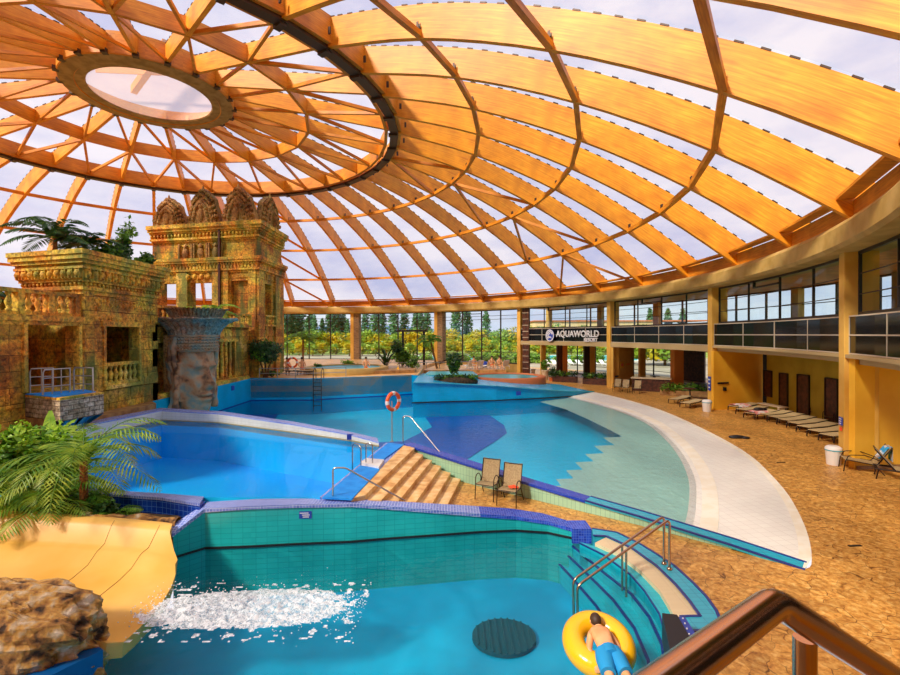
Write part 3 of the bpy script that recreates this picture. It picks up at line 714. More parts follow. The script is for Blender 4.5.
outline_s = [(-17, 10.25), (-6.08, 10.2)] + sp_back[1:] + [P(592, 530, 0)] + cop_out[1:] + [P(690, 680, 0), (4.0, 3.4), (3.0, 3.0), (-17, 3.0)]
# deck with the pools cut out
deck = MB()
disc = [pol(2*PI*k/72, 47)[:2] for k in range(72)]
def shrink(l): return l
rightdeck = [disc, outline_w[::-1], outline_s[::-1]]
deck.poly([disc, outline_w, outline_s, [(p[0], p[1]) for p in outline_l]], 0)
struct('floor', deck, [M['deck']])
# far raised terrace
ter = MB()
ter.prism(far_w + [(-2.62, 38.1), (-2.6, 50), pol(deg(29.2), 34.3)[:2]] + [pol(deg(a), 34.4)[:2] for a in (24, 18, 12, 6, 0, -6, -12, -18, -24, -30, -34)] + [(-38, 44), (-30, 44), (-24, 34.4)], .02, 1.35, 0)
ter.prism([(-2.6, 46.75), (5.6, 46.7), (5.9, 51.2)] + [pol(deg(a), 34.4)[:2] for a in (44, 40, 36, 32, 30)] + [(-2.6, 50)], .02, 1.05, 0)
struct('floor_terrace', ter, [M['tiledeck']])
tl = MB(); tl.prism([(-14.62, 34.38), (-30, 34.38), (-34, 22), (-30, 10), (-18, 8), (-14.0, 13.0), (-13.9, 17.7), (-13.9, 22.2), (-14.62, 23.0)], .02, 1.38, 0)
struct('floor_temple', tl, [M['kerb']])
# ---- wave pool
wp = thing('swimming_pool', 'large curved wave pool of cyan water running up to a pale tiled beach', 'swimming pool', (4, 25, 0))
# floor patterns
dz = -1.25
def Q(px, py, z=dz): return P(px, py, z)
fl = MB()
fl.poly([outline_w], dz-.02, 0)
def patch(pts, z, m): 
    fl.poly([[P(a, b, z) for a, b in pts]], z, m)
patch([(380,398), (412,398), (432,427), (404,444), (300,440), (240,428), (258,400)], dz+.01, 0)
patch([(412,398), (470,402), (504,425), (507,433), (497,440), (467,459), (442,470), (400,458), (330,445), (404,441), (432,427)], dz+.012, 1)
patch([(150,402), (252,400), (285,403), (276,418), (260,430), (140,425)], dz+.014, 1)
patch([(150,412), (230,407), (300,402), (380,399), (400,398), (420,424), (395,442), (330,430), (270,420), (160,416)], dz+.008, 2)
jag = []
a = P(612, 434, dz+.9); b = P(548, 489, dz+.9)
bw = []
# pale beach slope under the water
sl_ = MB()
je = [(611,434), (603,441), (594,449), (585,457), (575,465), (566,473), (556,482), (548,489)]
jp = []
zj = -.55
for k, (x, y) in enumerate(je):
    p = P(x, y, zj); jp.append(p)
    if k < len(je)-1:
        q = P(je[k+1][0], je[k+1][1], zj); jp.append((p[0], q[1])) 
far_edge = [P(540, 404, zj), P(566, 412, zj), P(590, 423, zj)]
inner = rim_i
poly = inner + [near_w[2], near_w[3], near_w[4], (1.9, 13.5)] + jp[::-1] + far_edge[::-1] + [P(545, 400, -.3)]
def zslope(x, y):
    # height falls away from the inner rim arc
    d = min((Vector((x, y))-Vector(q)).length for q in rim_i)
    return -.25 - min(d, 9)*.045
sl_.poly([poly], zslope, 3)
fl.add(sl_.v, sl_.f, 3)
fl.build('pool_floor', [M['poolfloor_cyan'], M['poolfloor_deep'], M['poolfloor_blue'], M['poolfloor_pale']], wp)
# beach, dry part
bc = MB()
N = 12
def resample(l, n):
    L = [0]
    for i in range(1, len(l)): L.append(L[-1]+(Vector(l[i])-Vector(l[i-1])).length)
    out = []
    for k in range(n+1):
        t = L[-1]*k/n; i = 1
        while i < len(l)-1 and L[i] < t: i += 1
        f = (t-L[i-1])/max(1e-9, L[i]-L[i-1]); a, b = Vector(l[i-1]), Vector(l[i]); out.append(tuple(a+(b-a)*f))
    return out
ro = resample(rim_o, 48); ri = resample([(9.0, 37.2)]+rim_i, 48)
ro2 = []
ri_o = []
for k in range(49):
    o_, i_ = Vector(ro[k]), Vector(ri[k]); d = (o_-i_)
    w = min(.42, d.length*.45); ri_o.append(tuple(i_+d.normalized()*w)); ro2.append(tuple(o_-d.normalized()*min(.22, d.length*.2)))
def strip(mb, A, B, za, zb, m):
    for k in range(len(A)-1):
        mb.add([(A[k][0], A[k][1], za), (A[k+1][0], A[k+1][1], za), (B[k+1][0], B[k+1][1], zb), (B[k][0], B[k][1], zb)], [(0,1,2,3)], m)
strip(bc, ro, ro2, 0.005, .0, 1); strip(bc, ro2, ri_o, .0, -.14, 0); strip(bc, ri_o, ri, -.13, -.17, 1)
strip(bc, ri, [tuple(Vector(q)+(Vector(q)-Vector(ri_o[k])).normalized()*.35) for k, q in enumerate(ri)], -.17, -.24, 0)
bc.build('beach', [M['beach'], M['beachrim']], wp)
# walls
wl = MB()
lw = near_w + div_w + left_w[:1]
zt = near_z + div_z + [1.3]
wl.wall(near_w, -1.3, [z-.06 for z in near_z], .26, 0, side=-1)
wl.wall(offset(near_w[1:], .012), [0.004]*(len(near_w)-1), [z-.05 for z in near_z[1:]], .1, 1, side=-1)
wl.build('basin_wall', [M['poolwall'], M['greentile']], wp)
fw = MB()
lf = [(-14.6, 22.6), (-14.6, 34.4)] + far_w[1:] + [(-2.6, 38.0)]
fw.wall(lf, -1.3, [1.36, 1.42] + [1.38, 1.37, 1.36, 1.35] + [1.3], .3, 0, side=1)
fw.wall(lf, -.26, -.16, -.004, 1, side=1)
ftop = MB()
fw.build('far_wall', [M['farwall'], M['navytile']], wp)
cp = MB()
lo = offset(near_w, -.06); cw = .36
for (seg, zz) in ((near_w, near_z),):
    A = offset(seg, .06); B = offset(seg, -.32)
    for k in range(len(seg)-1):
        m_ = 0 if k > 2 else 1
        q = [A[k], A[k+1], B[k+1], B[k]]; z = [zz[k], zz[k+1], zz[k+1], zz[k]]
        cp.hexa([(p[0], p[1], z_-.07) for p, z_ in zip(q, z)], [(p[0], p[1], z_) for p, z_ in zip(q, z)], m_)
        if m_ == 1:
            for (e0, e1) in ((0, 1), (3, 2)):
                cp.beam((q[e0][0], q[e0][1], z[e0]), (q[e1][0], q[e1][1], z[e1]), .05, .03, 2)
cp.build('coping', [M['bluecoping'], M['tealcoping'], M['blueline']], wp)
ws = MB(); ws.poly([outline_w], ZW); 
# water stops at the beach waterline
wpoly = near_w[2:] + div_w + left_w + far_w[1:] + isl[:6] + [tuple(Vector(q)*1.0) for q in rim_i]
ws = MB(); ws.poly([wpoly], ZW); ws.build('water', [M['water1']], wp)
# island
iso = isl + [(10, 43), (4, 45), (-2.6, 45)]
izt = isl_z + [0.02, .05, .9]
im_ = MB(); im_.prism(iso, -1.3, [max(z, .012) for z in izt], 0)
it = wp
im_.build('island_wall', [M['farwall']], it)
ic = MB()
for k in range(1, 6):
    a, b = isl[k], isl[k+1]; ic.beam((a[0], a[1], isl_z[k]+.03), (b[0], b[1], isl_z[k+1]+.03), .3, .06)
ic.build('island_coping', [M['tealcoping']], it)
ib = MB(); ib.beam((-2.7, 32.85, -.17), (-.7, 33.33, -.17), .05, .07); ib.beam((-.7, 33.35, -.17), (3.3, 33.95, -.17), .05, .07); ib.beam((3.3, 33.93, -.17), (6.7, 35.03, -.17), .05, .07); ib.beam((6.7, 35.03, -.17), (9.4, 36.13, -.17), .05, .07); ib.build('waterline_strip', [M['blackline']], it)
# ---- divider wall between wave pool and landing pool
dv = thing('pool_divider', 'curving white-tiled low wall with blue coping between the two blue pools', 'pool divider', (-6, 18.7, 0))
dm = MB(); A = lp_div + [(-13.45, 17.7), (-13.3, 14.0)]; 
zA = [.92, 1.0, 1.1, 1.18, 1.22, 1.27, 1.28]
B_ = offset(A, .0)
outer = [(-2.6, 16.75), (-3.75, 17.45), (-6.45, 19.05), (-10.2, 21.05), (-13.45, 21.85), (-14.1, 18.0), (-13.95, 14.0)]
for k in range(len(A)-1):
    q = [A[k], A[k+1], outer[k+1], outer[k]]; zz = [zA[k], zA[k+1], zA[k+1], zA[k]]
    q = q[::-1]; zz = zz[::-1]
    dm.hexa([(p[0], p[1], .55) for p in q], [(p[0], p[1], z_-.05) for p, z_ in zip(q, zz)], 0)
dm.build('tiled_wall', [M['whitetile']], dv)
dc = MB()
for k in range(len(A)-1):
    m_ = 0 if k < 5 else 1
    q = [A[k], A[k+1], outer[k+1], outer[k]][::-1]; zz = [zA[k], zA[k+1], zA[k+1], zA[k]][::-1]
    dc.hexa([(p[0], p[1], z_-.05) for p, z_ in zip(q, zz)], [(p[0], p[1], z_) for p, z_ in zip(q, zz)], m_)
dc.build('coping', [M['mosaicpale'], M['kerb']], dv)
db = MB()
for k in range(len(A)-1): db.beam((A[k][0]+.01, A[k][1]-.02, .78), (A[k+1][0]+.01, A[k+1][1]-.02, .78), .03, .05)
db.build('waterline_strip', [pbr('waterline_stone', (.34,.3,.16), .6)], dv)
ds = MB(); a = Vector(P(346.5, 437.5, .95)); c = PY(349.5, 437.3, 16.85)
ds.obox((c[0], 16.93, c[2]), (.22, .03, .2), .5); ds.build('depth_plaque', [M['signblue']], dv)
# ---- landing pool
ld = thing('swimming_pool', 'raised slide-landing pool of bright azure water behind the yellow slide', 'swimming pool', (-7, 15, 0))
lf_ = MB(); lf_.poly([outline_l], -.9, 0); lf_.build('pool_floor', [M['landfloor']], ld)
lw_ = MB()
ol = outline_l
for k in range(len(ol)):
    a, b = ol[k], ol[(k+1) % len(ol)]
    lw_.add([(a[0], a[1], -.9), (b[0], b[1], -.9), (b[0], b[1], .74), (a[0], a[1], .74)], [(0,1,2,3)], 0)
lw_.build('basin_wall', [M['landwall']], ld)
lt = MB(); lt.poly([outline_l], .70); lt.build('water', [M['water2']], ld)
# outer navy tiled wall and lilac coping of the landing pool
nw = MB()
near_out = [P(60, 489.5, .75), P(108, 494, .75), P(160, 497.5, .75), P(200, 505, .72)]
for k in range(3):
    a, b = near_out[k], near_out[k+1]
    nw.hexa([(a[0], a[1], -.2), (b[0], b[1], -.2), (b[0], b[1]+.25, -.2), (a[0], a[1]+.25, -.2)], [(a[0], a[1], .72), (b[0], b[1], .72), (b[0], b[1]+.25, .72), (a[0], a[1]+.25, .72)], 0)
nw.build('outer_wall', [M['navytile']], ld)
nc = MB()
for k in range(3):
    a, b = near_out[k], near_out[k+1]; c, d = lp_near[k+1 if k == 2 else k], lp_near[k+1]
    nc.hexa([(near_out[k][0], near_out[k][1]-.02, .70), (near_out[k+1][0], near_out[k+1][1]-.02, .70), (lp_near[k+1][0], lp_near[k+1][1], .70), (lp_near[k][0], lp_near[k][1], .70)],
            [(near_out[k][0], near_out[k][1]-.02, .76), (near_out[k+1][0], near_out[k+1][1]-.02, .76), (lp_near[k+1][0], lp_near[k+1][1], .76), (lp_near[k][0], lp_near[k][1], .76)])
nc.build('coping', [M['mosaicpale']], ld)
# ---- splash pool
sp = thing('swimming_pool', 'splash pool of deep teal water where the yellow slide pours in', 'swimming pool', (-1, 8, 0))
sf = MB(); sf.poly([outline_s], -1.35, 0); sf.build('pool_floor', [M['splashfloor']], sp)
sw_ = MB()
for k in range(1, len(sp_back)-1):
    a, b = sp_back[k], sp_back[k+1]
    sw_.hexa([(a[0], a[1], -1.35), (b[0], b[1], -1.35), (b[0]+.02, b[1]+.3, -1.35), (a[0]+.02, a[1]+.3, -1.35)], [(a[0], a[1], sp_zt[k]), (b[0], b[1], sp_zt[k+1]), (b[0]+.02, b[1]+.3, sp_zt[k+1]), (a[0]+.02, a[1]+.3, sp_zt[k])], 0)
sw_.build('basin_wall', [M['poolwall']], sp)
sb = MB()
for k in range(1, len(sp_back)-1):
    a, b = sp_back[k], sp_back[k+1]; sb.beam((a[0], a[1]-.015, ZS+.01), (b[0], b[1]-.015, ZS+.01), .03, .045)
sb.build('waterline_strip', [M['blackline']], sp)
scp = MB()
cb_ = [Vector(p) for p in sp_back]
wid = [.1, .28, .42, .42, .36, .30, .32, .48, .5, .5, .48]
for k in range(1, len(cb_)-1):
    a, b = cb_[k], cb_[k+1]; na = Vector((-.06, 1))*wid[k]; nb = Vector((-.06, 1))*wid[k+1]
    if k == 1: na = Vector((-.3, .08))
    if k == 1: nb = Vector((-.15, .42))
    if k == 2: na = Vector((-.15, .42))
    za, zb = sp_zt[k], sp_zt[k+1]
    q = [(a.x, a.y-.03), (b.x, b.y-.03), (b.x+nb.x, b.y+nb.y), (a.x+na.x, a.y+na.y)]
    scp.hexa([(q[i][0], q[i][1], z-.04) for i, z in enumerate((za, zb, zb, za))], [(q[i][0], q[i][1], z+.04) for i, z in enumerate((za, zb, zb, za))], 0 if k < 7 else 1)
scp.box(2.85, 3.3, 10.97, 11.48, -.3, .045, 1)
scp.build('coping', [M['mosaicpale'], M['mosaic']], sp)
# right hand entry: teal coping, cream grating, teal step, submerged steps
ce = MB()
ring = cop_out + cop_in[::-1]
ce.prism(ring, -.3, .015, 0); 
ce.build('entry_coping', [M['tealcoping']], sp)
cl = MB()
for L_ in (cop_out, cop_in):
    for k in range(len(L_)-1): cl.beam((L_[k][0], L_[k][1], .015), (L_[k+1][0], L_[k+1][1], .015), .05, .02)
for k in range(len(teal_in)-1): cl.beam((teal_in[k][0], teal_in[k][1], -.12), (teal_in[k+1][0], teal_in[k+1][1], -.12), .05, .03)
cl.build('border_line', [M['blueline']], sp)
cg = MB(); cg.prism([p for p in cop_in[1:]] + cre_in[::-1], -.35, -.02, 0); cg.build('grating', [M['creamgrate']], sp)
ts = MB(); ts.prism(cre_in + [P(680, 640, -.05), P(690, 680, -.05), P(700, 760, -.05)] + teal_in[::-1], -.6, -.10, 0)
ts.build('entry_step', [M['splashstep']], sp)
def stepband(a, b, z):
    mb = MB(); mb.prism(a + b[::-1], -1.34, z, 0)
    for k in range(len(b)-1): mb.beam((b[k][0], b[k][1], z+.005), (b[k+1][0], b[k+1][1], z+.005), .05, .03, 1)
    mb.build('submerged_step', [M['splashstep'], M['blueline']], sp)
s1 = [P(572, 546, -.4), P(604, 573, -.4), P(631, 594, -.4), P(649, 617, -.4), P(662, 645, -.4), P(668, 690, -.4), P(668, 760, -.4)]
s2 = [P(560, 548, -.65), P(588, 575, -.65), P(613, 600, -.65), P(634, 628, -.65), P(648, 660, -.65), P(652, 700, -.65), P(650, 770, -.65)]
s3 = [P(546, 550, -.9), P(572, 578, -.9), P(596, 606, -.9), P(616, 636, -.9), P(630, 668, -.9), P(636, 710, -.9), P(630, 780, -.9)]
ti = teal_in
stepband(ti[:1]+ti[1:], s1, -.4); stepband(s1, s2, -.65); stepband(s2, s3, -.9)
so = MB(); so.poly([outline_s], ZS)
swp = sp_back + teal_in
so = MB(); so.poly([swp[1:] + [(3.2, 3.4), (-9, 3.2), (-9, 9.9), (-6.1, 10)]], ZS); so.build('water', [M['water3']], sp)
# drain grate on the bottom
dg = MB(); c = P(504, 637, -1.3); n = 40
ring_ = [(c[0]+.62*math.cos(2*PI*k/n), c[1]+.55*math.sin(2*PI*k/n)) for k in range(n)]
dg.prism(ring_, -1.34, -1.27)
for k in range(-4, 5): dg.obox((c[0]+k*.13, c[1], -1.26), (.03, 2*math.sqrt(max(.01, .3-(k*.13)**2*.8)), .03))
dg.build('drain_grate', [M['grate']], sp)
pq = MB(); c = PY(305, 515, 10.76); pq.obox((c[0], 10.77, c[2]), (.30, .02, .17), .06, 0)
for k in range(3): pq.obox((c[0]+(.02 if k else -.02), 10.757, c[2]+.045-.045*k), (.2-.03*k, .012, .016), .06, 1)
pq.build('depth_plaque', [M['signblue'], M['signwhite']], sp)
# ---- walkway of square tiles by the chairs
# ---- staircase
st = thing('staircase', 'orange stone staircase climbing from the walkway to the azure landing pool', 'staircase', (-1, 13, 0))
uu = Vector((.975, -.22)); vv = Vector((.18, 1)).normalized()
far_n = [P(414.7, 448, .78), P(423.3, 454.7, .65), P(432, 460, .52), P(441.3, 466, .39), P(450.7, 472.7, .26), P(460.7, 478.7, .13)]
near_n = [P(360, 503, .78), P(374, 504.5, .65), P(391, 505, .52), P(404, 506, .39), P(420, 507, .26), P(436, 508, .13)]
near_n = []
for k, f in enumerate(far_n):
    z = .78-.13*k
    # riser line runs along vv towards the viewer until it meets the splash pool coping
    f = Vector(f); t = 0
    while t < 7:
        q = f-vv*t
        yb = None
        for j in range(1, len(sp_back)-1):
            a, b = sp_back[j], sp_back[j+1]
            if a[0] <= q.x <= b[0]: yb = a[1]+(b[1]-a[1])*(q.x-a[0])/(b[0]-a[0])+.27
        if yb is not None and q.y <= yb: break
        t += .02
    near_n.append((q.x, q.y))
for k in range(6):
    z = .78-.13*k
    f, n_ = Vector(far_n[k]), Vector(near_n[k])
    if k == 0: fb = Vector(P(404.5, 444.8, .78)); nb_ = Vector(P(352, 498.6, .78))
    else: fb = Vector(far_n[k-1]); nb_ = Vector(near_n[k-1])
    sm = MB(); sm.prism([tuple(n_), tuple(f), tuple(fb-uu*.02), tuple(nb_-uu*.02)], 0.0, z); sm.build('step', [M['steptile']], st, bevel=.012)
# landing beneath the mats
lpf = MB(); pts = [P(320, 497.5, .75), P(352, 498.8, .75), P(404.5, 444.7, .75), P(386, 443, .75), P(365, 460, .75), P(359, 465, .75)]
lpf.prism(pts, -.9, .76, 0); lpf.build('landing', [M['mosaicpale']], st)
m1 = MB(); m1.prism([P(322, 498.2, .78), P(352, 499.6, .78), P(379, 471, .78), P(379.5, 469, .78), P(360, 466, .78)], .76, .80); tag(m1.build('rubber_mat', [M['matblue']], bevel=.01), 'blue rubber mat beside the top of the bent steel handrail by the splash pool wall', 'mat')
m2 = MB(); m2.prism([P(381, 461.5, .78), P(404, 445, .78), P(388, 443.3, .78), P(367, 460, .78)], .76, .80); tag(m2.build('rubber_mat', [M['matblue']], bevel=.01), 'blue rubber mat under the life ring post at the stair top', 'mat')
pl_ = MB(); pl_.prism([P(360, 465, .78), P(379, 469.5, .78), P(384, 462, .78), P(366, 460.6, .78)], .76, .86); tag(pl_.build('ladder_plinth', [M['white']], bevel=.015), 'white slab under the chrome pool ladder', 'plinth')
# ---- outside
gr = MB(); n = 72
outer_g = [(-900, -500), (900, -500), (900, 900), (-900, 900)]
gr.poly([outer_g, [pol(2*PI*k/n, 46.8)[:2] for k in range(n)]], -.05); struct('ground', gr, [M['lawn']])
pv = MB(); pv.poly([[pol(deg(a), r)[:2] for a, r in ((-30, 47.2), (-10, 47.2), (10, 47.2), (30, 47.2), (50, 47.2), (70, 47.2), (90, 47.2), (110, 47.2), (110, 75), (80, 92), (50, 92), (30, 90), (10, 85), (-10, 82), (-30, 80))]], -.03); struct('ground_paving', pv, [M['outpave']])
def outpool(label, pts):
    t = thing('swimming_pool', label, 'swimming pool', (*P(*pts[0], 0), 0))
    mb = MB(); pp = [P(a, b, 0) for a, b in pts]; mb.poly([pp], .03 if pp else 0); 
    mb.build('water', [M['outwater']], t)
    k = MB()
    for i in range(len(pp)): k.beam((*pp[i], .02), (*pp[(i+1) % len(pp)], .02), .8, .12)
    k.build('coping', [M['white']], t)
outpool('outdoor turquoise pool seen through the glass behind the whirlpool terrace', [(405, 362.5), (505, 362.5), (508, 356), (410, 356)])
outpool('outdoor turquoise pool beyond the lounge under the sign', [(540, 361), (640, 361), (640, 355.5), (540, 355.5)])
outpool('pale outdoor pool seen beyond the leftmost glazed bay', [(282, 364), (345, 364), (345, 359.5), (284, 359.5)])
# ------------------------------------------------------------------ temple
def wallgrid(mb, p0, d, L, z0, z1, th, ops=(), m=0, nrm=None):
    """wall panel from p0 along unit d, thickness th towards nrm (into the building), with openings (s0, s1, za, zb)"""
    d = Vector(d).normalized(); nn = Vector(nrm) if nrm else Vector((-d.y, d.x)); p0 = Vector(p0)
    ss = sorted({0, L, *[o[0] for o in ops], *[o[1] for o in ops]}); zs = sorted({z0, z1, *[o[2] for o in ops], *[o[3] for o in ops]})
    for i in range(len(ss)-1):
        for j in range(len(zs)-1):
            sm, zm = (ss[i]+ss[i+1])/2, (zs[j]+zs[j+1])/2
            if any(o[0] < sm < o[1] and o[2] < zm < o[3] for o in ops): continue
            a, b = p0+d*ss[i], p0+d*ss[i+1]; c, e = b+nn*th, a+nn*th
            q = [a, b, c, e]
            if (b-a).cross(e-a) < 0: q = [e, c, b, a]
            mb.hexa([(p.x, p.y, zs[j]) for p in q], [(p.x, p.y, zs[j+1]) for p in q], m)
def blocks(mb, p0, d, L, z0, z1, ops=(), bw=.8, bh=.42, m=0, nrm=None, out=.05, skip=.35):
    """individual stones standing slightly proud of a wall face"""
    d = Vector(d).normalized(); nn = -(Vector(nrm) if nrm else Vector((-d.y, d.x))); p0 = Vector(p0); z = z0; row = 0
    while z < z1-.1:
        s = -(bw/2 if row % 2 else 0)
        h = min(bh, z1-z)
        while s < L-.05:
            w_ = bw*random.uniform(.8, 1.2); a, b = max(0, s)+.015, min(L, s+w_)-.015
            if b-a > .12 and random.random() > skip and not any(o[0]-.02 < b and a < o[1]+.02 and o[2]-.02 < z+h and z < o[3]+.02 for o in ops):
                t = random.uniform(.012, out); A, B = p0+d*a, p0+d*b; C_, D_ = B+nn*t, A+nn*t
                q = [A, B, C_, D_]
                if (B-A).cross(D_-A) < 0: q = [D_, C_, B, A]
                mb.hexa([(p.x, p.y, z+.012) for p in q], [(p.x, p.y, z+h-.012) for p in q], m)
            s += w_
        z += bh; row += 1
def cornice(mb, pts, prof, m=0):
    """mould a stack of courses along an open plan polyline; prof = [(out0, z0, z1), ...] with out to the right-hand side"""
    for (o, z0, z1) in prof:
        A = offset(pts, -o); B = offset(pts, .35)
        for k in range(len(pts)-1):
            q = [A[k], A[k+1], B[k+1], B[k]]
            mb.hexa([(p[0], p[1], z0) for p in q], [(p[0], p[1], z1) for p in q], m)
def dentils(mb, pts, out, z0, z1, step, w, depth, m=0, kind='box'):
    A = offset(pts, -out)
    for k in range(len(pts)-1):
        a, b = Vector(A[k]), Vector(A[k+1]); L = (b-a).length; d = (b-a)/L; n = int(L/step)
        nn = Vector((d.y, -d.x))
        for i in range(n):
            c = a+d*(L*(i+.5)/n)+nn*depth/2
            if kind == 'box': mb.obox((c.x, c.y, (z0+z1)/2), (w, depth, z1-z0), math.atan2(d.y, d.x), m)
            elif kind == 'ball': mb.ball((c.x, c.y, (z0+z1)/2), (w/2, w/2, (z1-z0)/2), 6, m)
            elif kind == 'tri':
                p = c-nn*depth/2
                mb.add([(p.x-d.x*w/2, p.y-d.y*w/2, z1), (p.x+d.x*w/2, p.y+d.y*w/2, z1), (c.x+nn.x*depth/2, c.y+nn.y*depth/2, z0), ], [(0, 2, 1), (0, 1, 2)], m)
                mb.ball((c.x, c.y, z1-(z1-z0)*.35), (w*.3, w*.3, (z1-z0)*.35), 6, m)
BAL = [(.09, 0), (.09, .06), (.05, .1), (.10, .28), (.11, .36), (.05, .52), (.05, .58), (.09, .66), (.09, .72)]
def balustrade(parent, a, b, z0, z1, step=.34, name='balustrade', th=.22, mat='stonep', lathe=True, posts=0):
    mb = MB(); a = Vector(a); b = Vector(b); d = (b-a); L = d.length; d = d/L; n = max(1, int(L/step)); h = z1-z0
    mb.beam((a.x, a.y, z0+.06), (b.x, b.y, z0+.06), th, .12); mb.beam((a.x, a.y, z1-.07), (b.x, b.y, z1-.07), th+.06, .14)
    for i in range(n):
        p = a+d*(L*(i+.5)/n); k = (h-.26)/.72
        mb.lathe([(r*min(1, k*1.1), z*k) for r, z in BAL], (p.x, p.y, z0+.12), 8)
    if posts:
        for i in range(posts+1):
            p = a+d*(L*i/posts); mb.obox((p.x, p.y, (z0+z1)/2), (.24, .26, h), math.atan2(d.y, d.x))
    return mb.build(name, [M[mat]], parent)
def carved_panel(mb, c, d, w, h, out, m=0, seed=0):
    """a course of scrolls and rosettes in relief; c = left lower corner, d = direction, outward normal to the right of d"""
    rnd = random.Random(seed); d = Vector(d).normalized(); nn = Vector((d.y, -d.x)); n = int(w/.24)
    q0 = Vector(c[:2])-nn*.05; q1 = q0+d*w; q2 = q1+nn*.085; q3 = q0+nn*.085
    mb.hexa([(p.x, p.y, c[2]) for p in (q0, q3, q2, q1)], [(p.x, p.y, c[2]+h) for p in (q0, q3, q2, q1)])
    for i in range(n):
        for j in range(max(1, int(h/.22))):
            p = Vector(c[:2])+d*(.12+i*.24+rnd.uniform(-.04, .04)); z = c[2]+.11+j*.22+rnd.uniform(-.03, .03)
            r = rnd.uniform(.05, .10)
            mb.ball((p.x+nn.x*out*.3, p.y+nn.y*out*.3, z), (r, r, r*rnd.uniform(.7, 1.3)), 6, m)
# --- gatehouse beside the slide-landing pool
GZ = 1.38
gh = thing('temple_gatehouse', 'ochre stone gatehouse with planted roof, flared cornice and open doorway', 'temple building', (-15, 19, GZ))
X0 = -14.62
rb_ = MB(); ops = [(1.15, 3.3, 2.45, 4.98)]
p0 = (X0, 18.75); wallgrid(rb_, p0, (0, 1), 4.75, GZ, 6.6, .45, ops, 0, nrm=(-1, 0)); blocks(rb_, p0, (0, 1), 4.75, GZ, 6.5, ops, .7, .42, 0, nrm=(-1, 0))
wallgrid(rb_, (X0, 18.75), (-4.4, 1.26), 3.2, GZ, 6.6, .45, (), 0, nrm=(.26, .96)); blocks(rb_, (X0, 18.75), (-4.4, 1.26), 3.2, 5.3, 6.5, (), .7, .42, 0, nrm=(.26, .96))
wallgrid(rb_, (X0, 23.5), (-1, .0), 4.4, GZ, 6.6, .4, (), 0, nrm=(0, -1))
wallgrid(rb_, (-17.7, 19.7), (0, 1), 3.8, GZ, 6.6, .4, (), 0, nrm=(1, 0))
rb_.box(-17.7, X0-.1, 19.9, 23.4, 6.3, 6.5, 0)
rb_.build('stone_walls', [M['stone']], gh)
gc = MB(); line = [(-17.75, 19.65), (X0, 18.75), (X0, 23.5)]
prof = [(.06, 6.25, 6.42), (.16, 6.42, 6.56), (.12, 6.56, 6.74), (.24, 6.74, 6.84), (.30, 6.84, 7.22), (.42, 7.22, 7.32), (.36, 7.32, 7.42), (.52, 7.42, 7.56), (.62, 7.56, 7.74), (.68, 7.74, 7.92)]
cornice(gc, line, prof, 0)
dentils(gc, line, .30, 6.88, 7.20, .36, .26, .14, 0, 'ball'); dentils(gc, line, .12, 6.58, 6.74, .22, .14, .08, 0, 'ball'); dentils(gc, line, .3, 6.86, 7.22, .18, .05, .1, 0, 'box')
gc.build('cornice', [M['stonep']], gh)
gr_ = MB()
carved_panel(gr_, (X0, 19.2, 5.75), (0, 1), 4.1, .45, .12, 0, 3); carved_panel(gr_, (X0, 19.0, 5.2), (0, 1), 2.0, .4, .1, 0, 4); carved_panel(gr_, (X0-2.9, 19.55, 5.75), (4.2, -1.2), 2.8, .45, .12, 0, 5)
gr_.build('relief_pattern', [M['stonep']], gh)
fr = MB()
for (y0, y1) in ((19.78, 19.92), (22.03, 22.17)): fr.box(X0-.02, X0+.07, y0, y1, 2.45, 5.1)
fr.box(X0-.02, X0+.09, 19.7, 22.25, 4.98, 5.2); fr.box(X0-.1, X0+.12, 19.8, 22.15, 2.3, 2.45)
fr.build('opening_frame', [M['stonep']], gh)
balustrade(gh, (X0-.1, 19.92), (X0-.1, 22.05), 2.45, 3.42, .3)
# inner back wall seen through the opening with a lit window
bk = MB(); wallgrid(bk, (-17.5, 18.0), (0, 1), 5.4, 2.3, 6.2, .3, [(1.6, 2.2, 3.2, 4.6), (2.9, 3.5, 3.0, 4.3), (3.7, 4.2, 3.0, 4.3)], 0, nrm=(-1, 0)); bk.box(-17.5, X0-.4, 18.9, 23.4, 2.2, 2.3)
bk.build('inner_wall', [M['stone']], gh)
bf = MB(); n = 3; 
so_il = MB(); so_il.box(-17.5, X0-.3, 19.9, 23.2, 6.5, 7.4); so_il.build('planting_soil', [M['soil']], gh)
# --- wing running towards the viewer with a big doorway
wg = thing('temple_wing', 'ochre stone wing wall with balustraded parapet and dark doorway behind the jump platform', 'temple building', (-15.2, 16.5, GZ))
wb_ = MB(); ops = [(2.4, 4.45, 2.62, 5.0)]
p0 = (-15.15, 14.1); dd = (.10, 1); 
wallgrid(wb_, p0, dd, 4.75, .5, 5.3, .5, ops, 0, nrm=(-1, .1)); blocks(wb_, p0, dd, 4.75, .6, 5.1, ops, .75, .5, 0, nrm=(-1, .1), out=.07)
wb_.build('stone_walls', [M['stone']], wg)
wc = MB(); ln = [(-15.15, 14.1), (-14.68, 18.8)]
A = offset(ln, -.12); B = offset(ln, .5)
wc.hexa([(p[0], p[1], 5.12) for p in (A[0], A[1], B[1], B[0])], [(p[0], p[1], 5.34) for p in (A[0], A[1], B[1], B[0])])
A = offset(ln, -.06)
wc.hexa([(p[0], p[1], 4.98) for p in (A[0], A[1], B[1], B[0])], [(p[0], p[1], 5.12) for p in (A[0], A[1], B[1], B[0])])
wc.build('string_course', [M['stonep']], wg)
balustrade(wg, (-15.2, 14.1), (-14.85, 18.65), 5.34, 6.24, .33, posts=4)
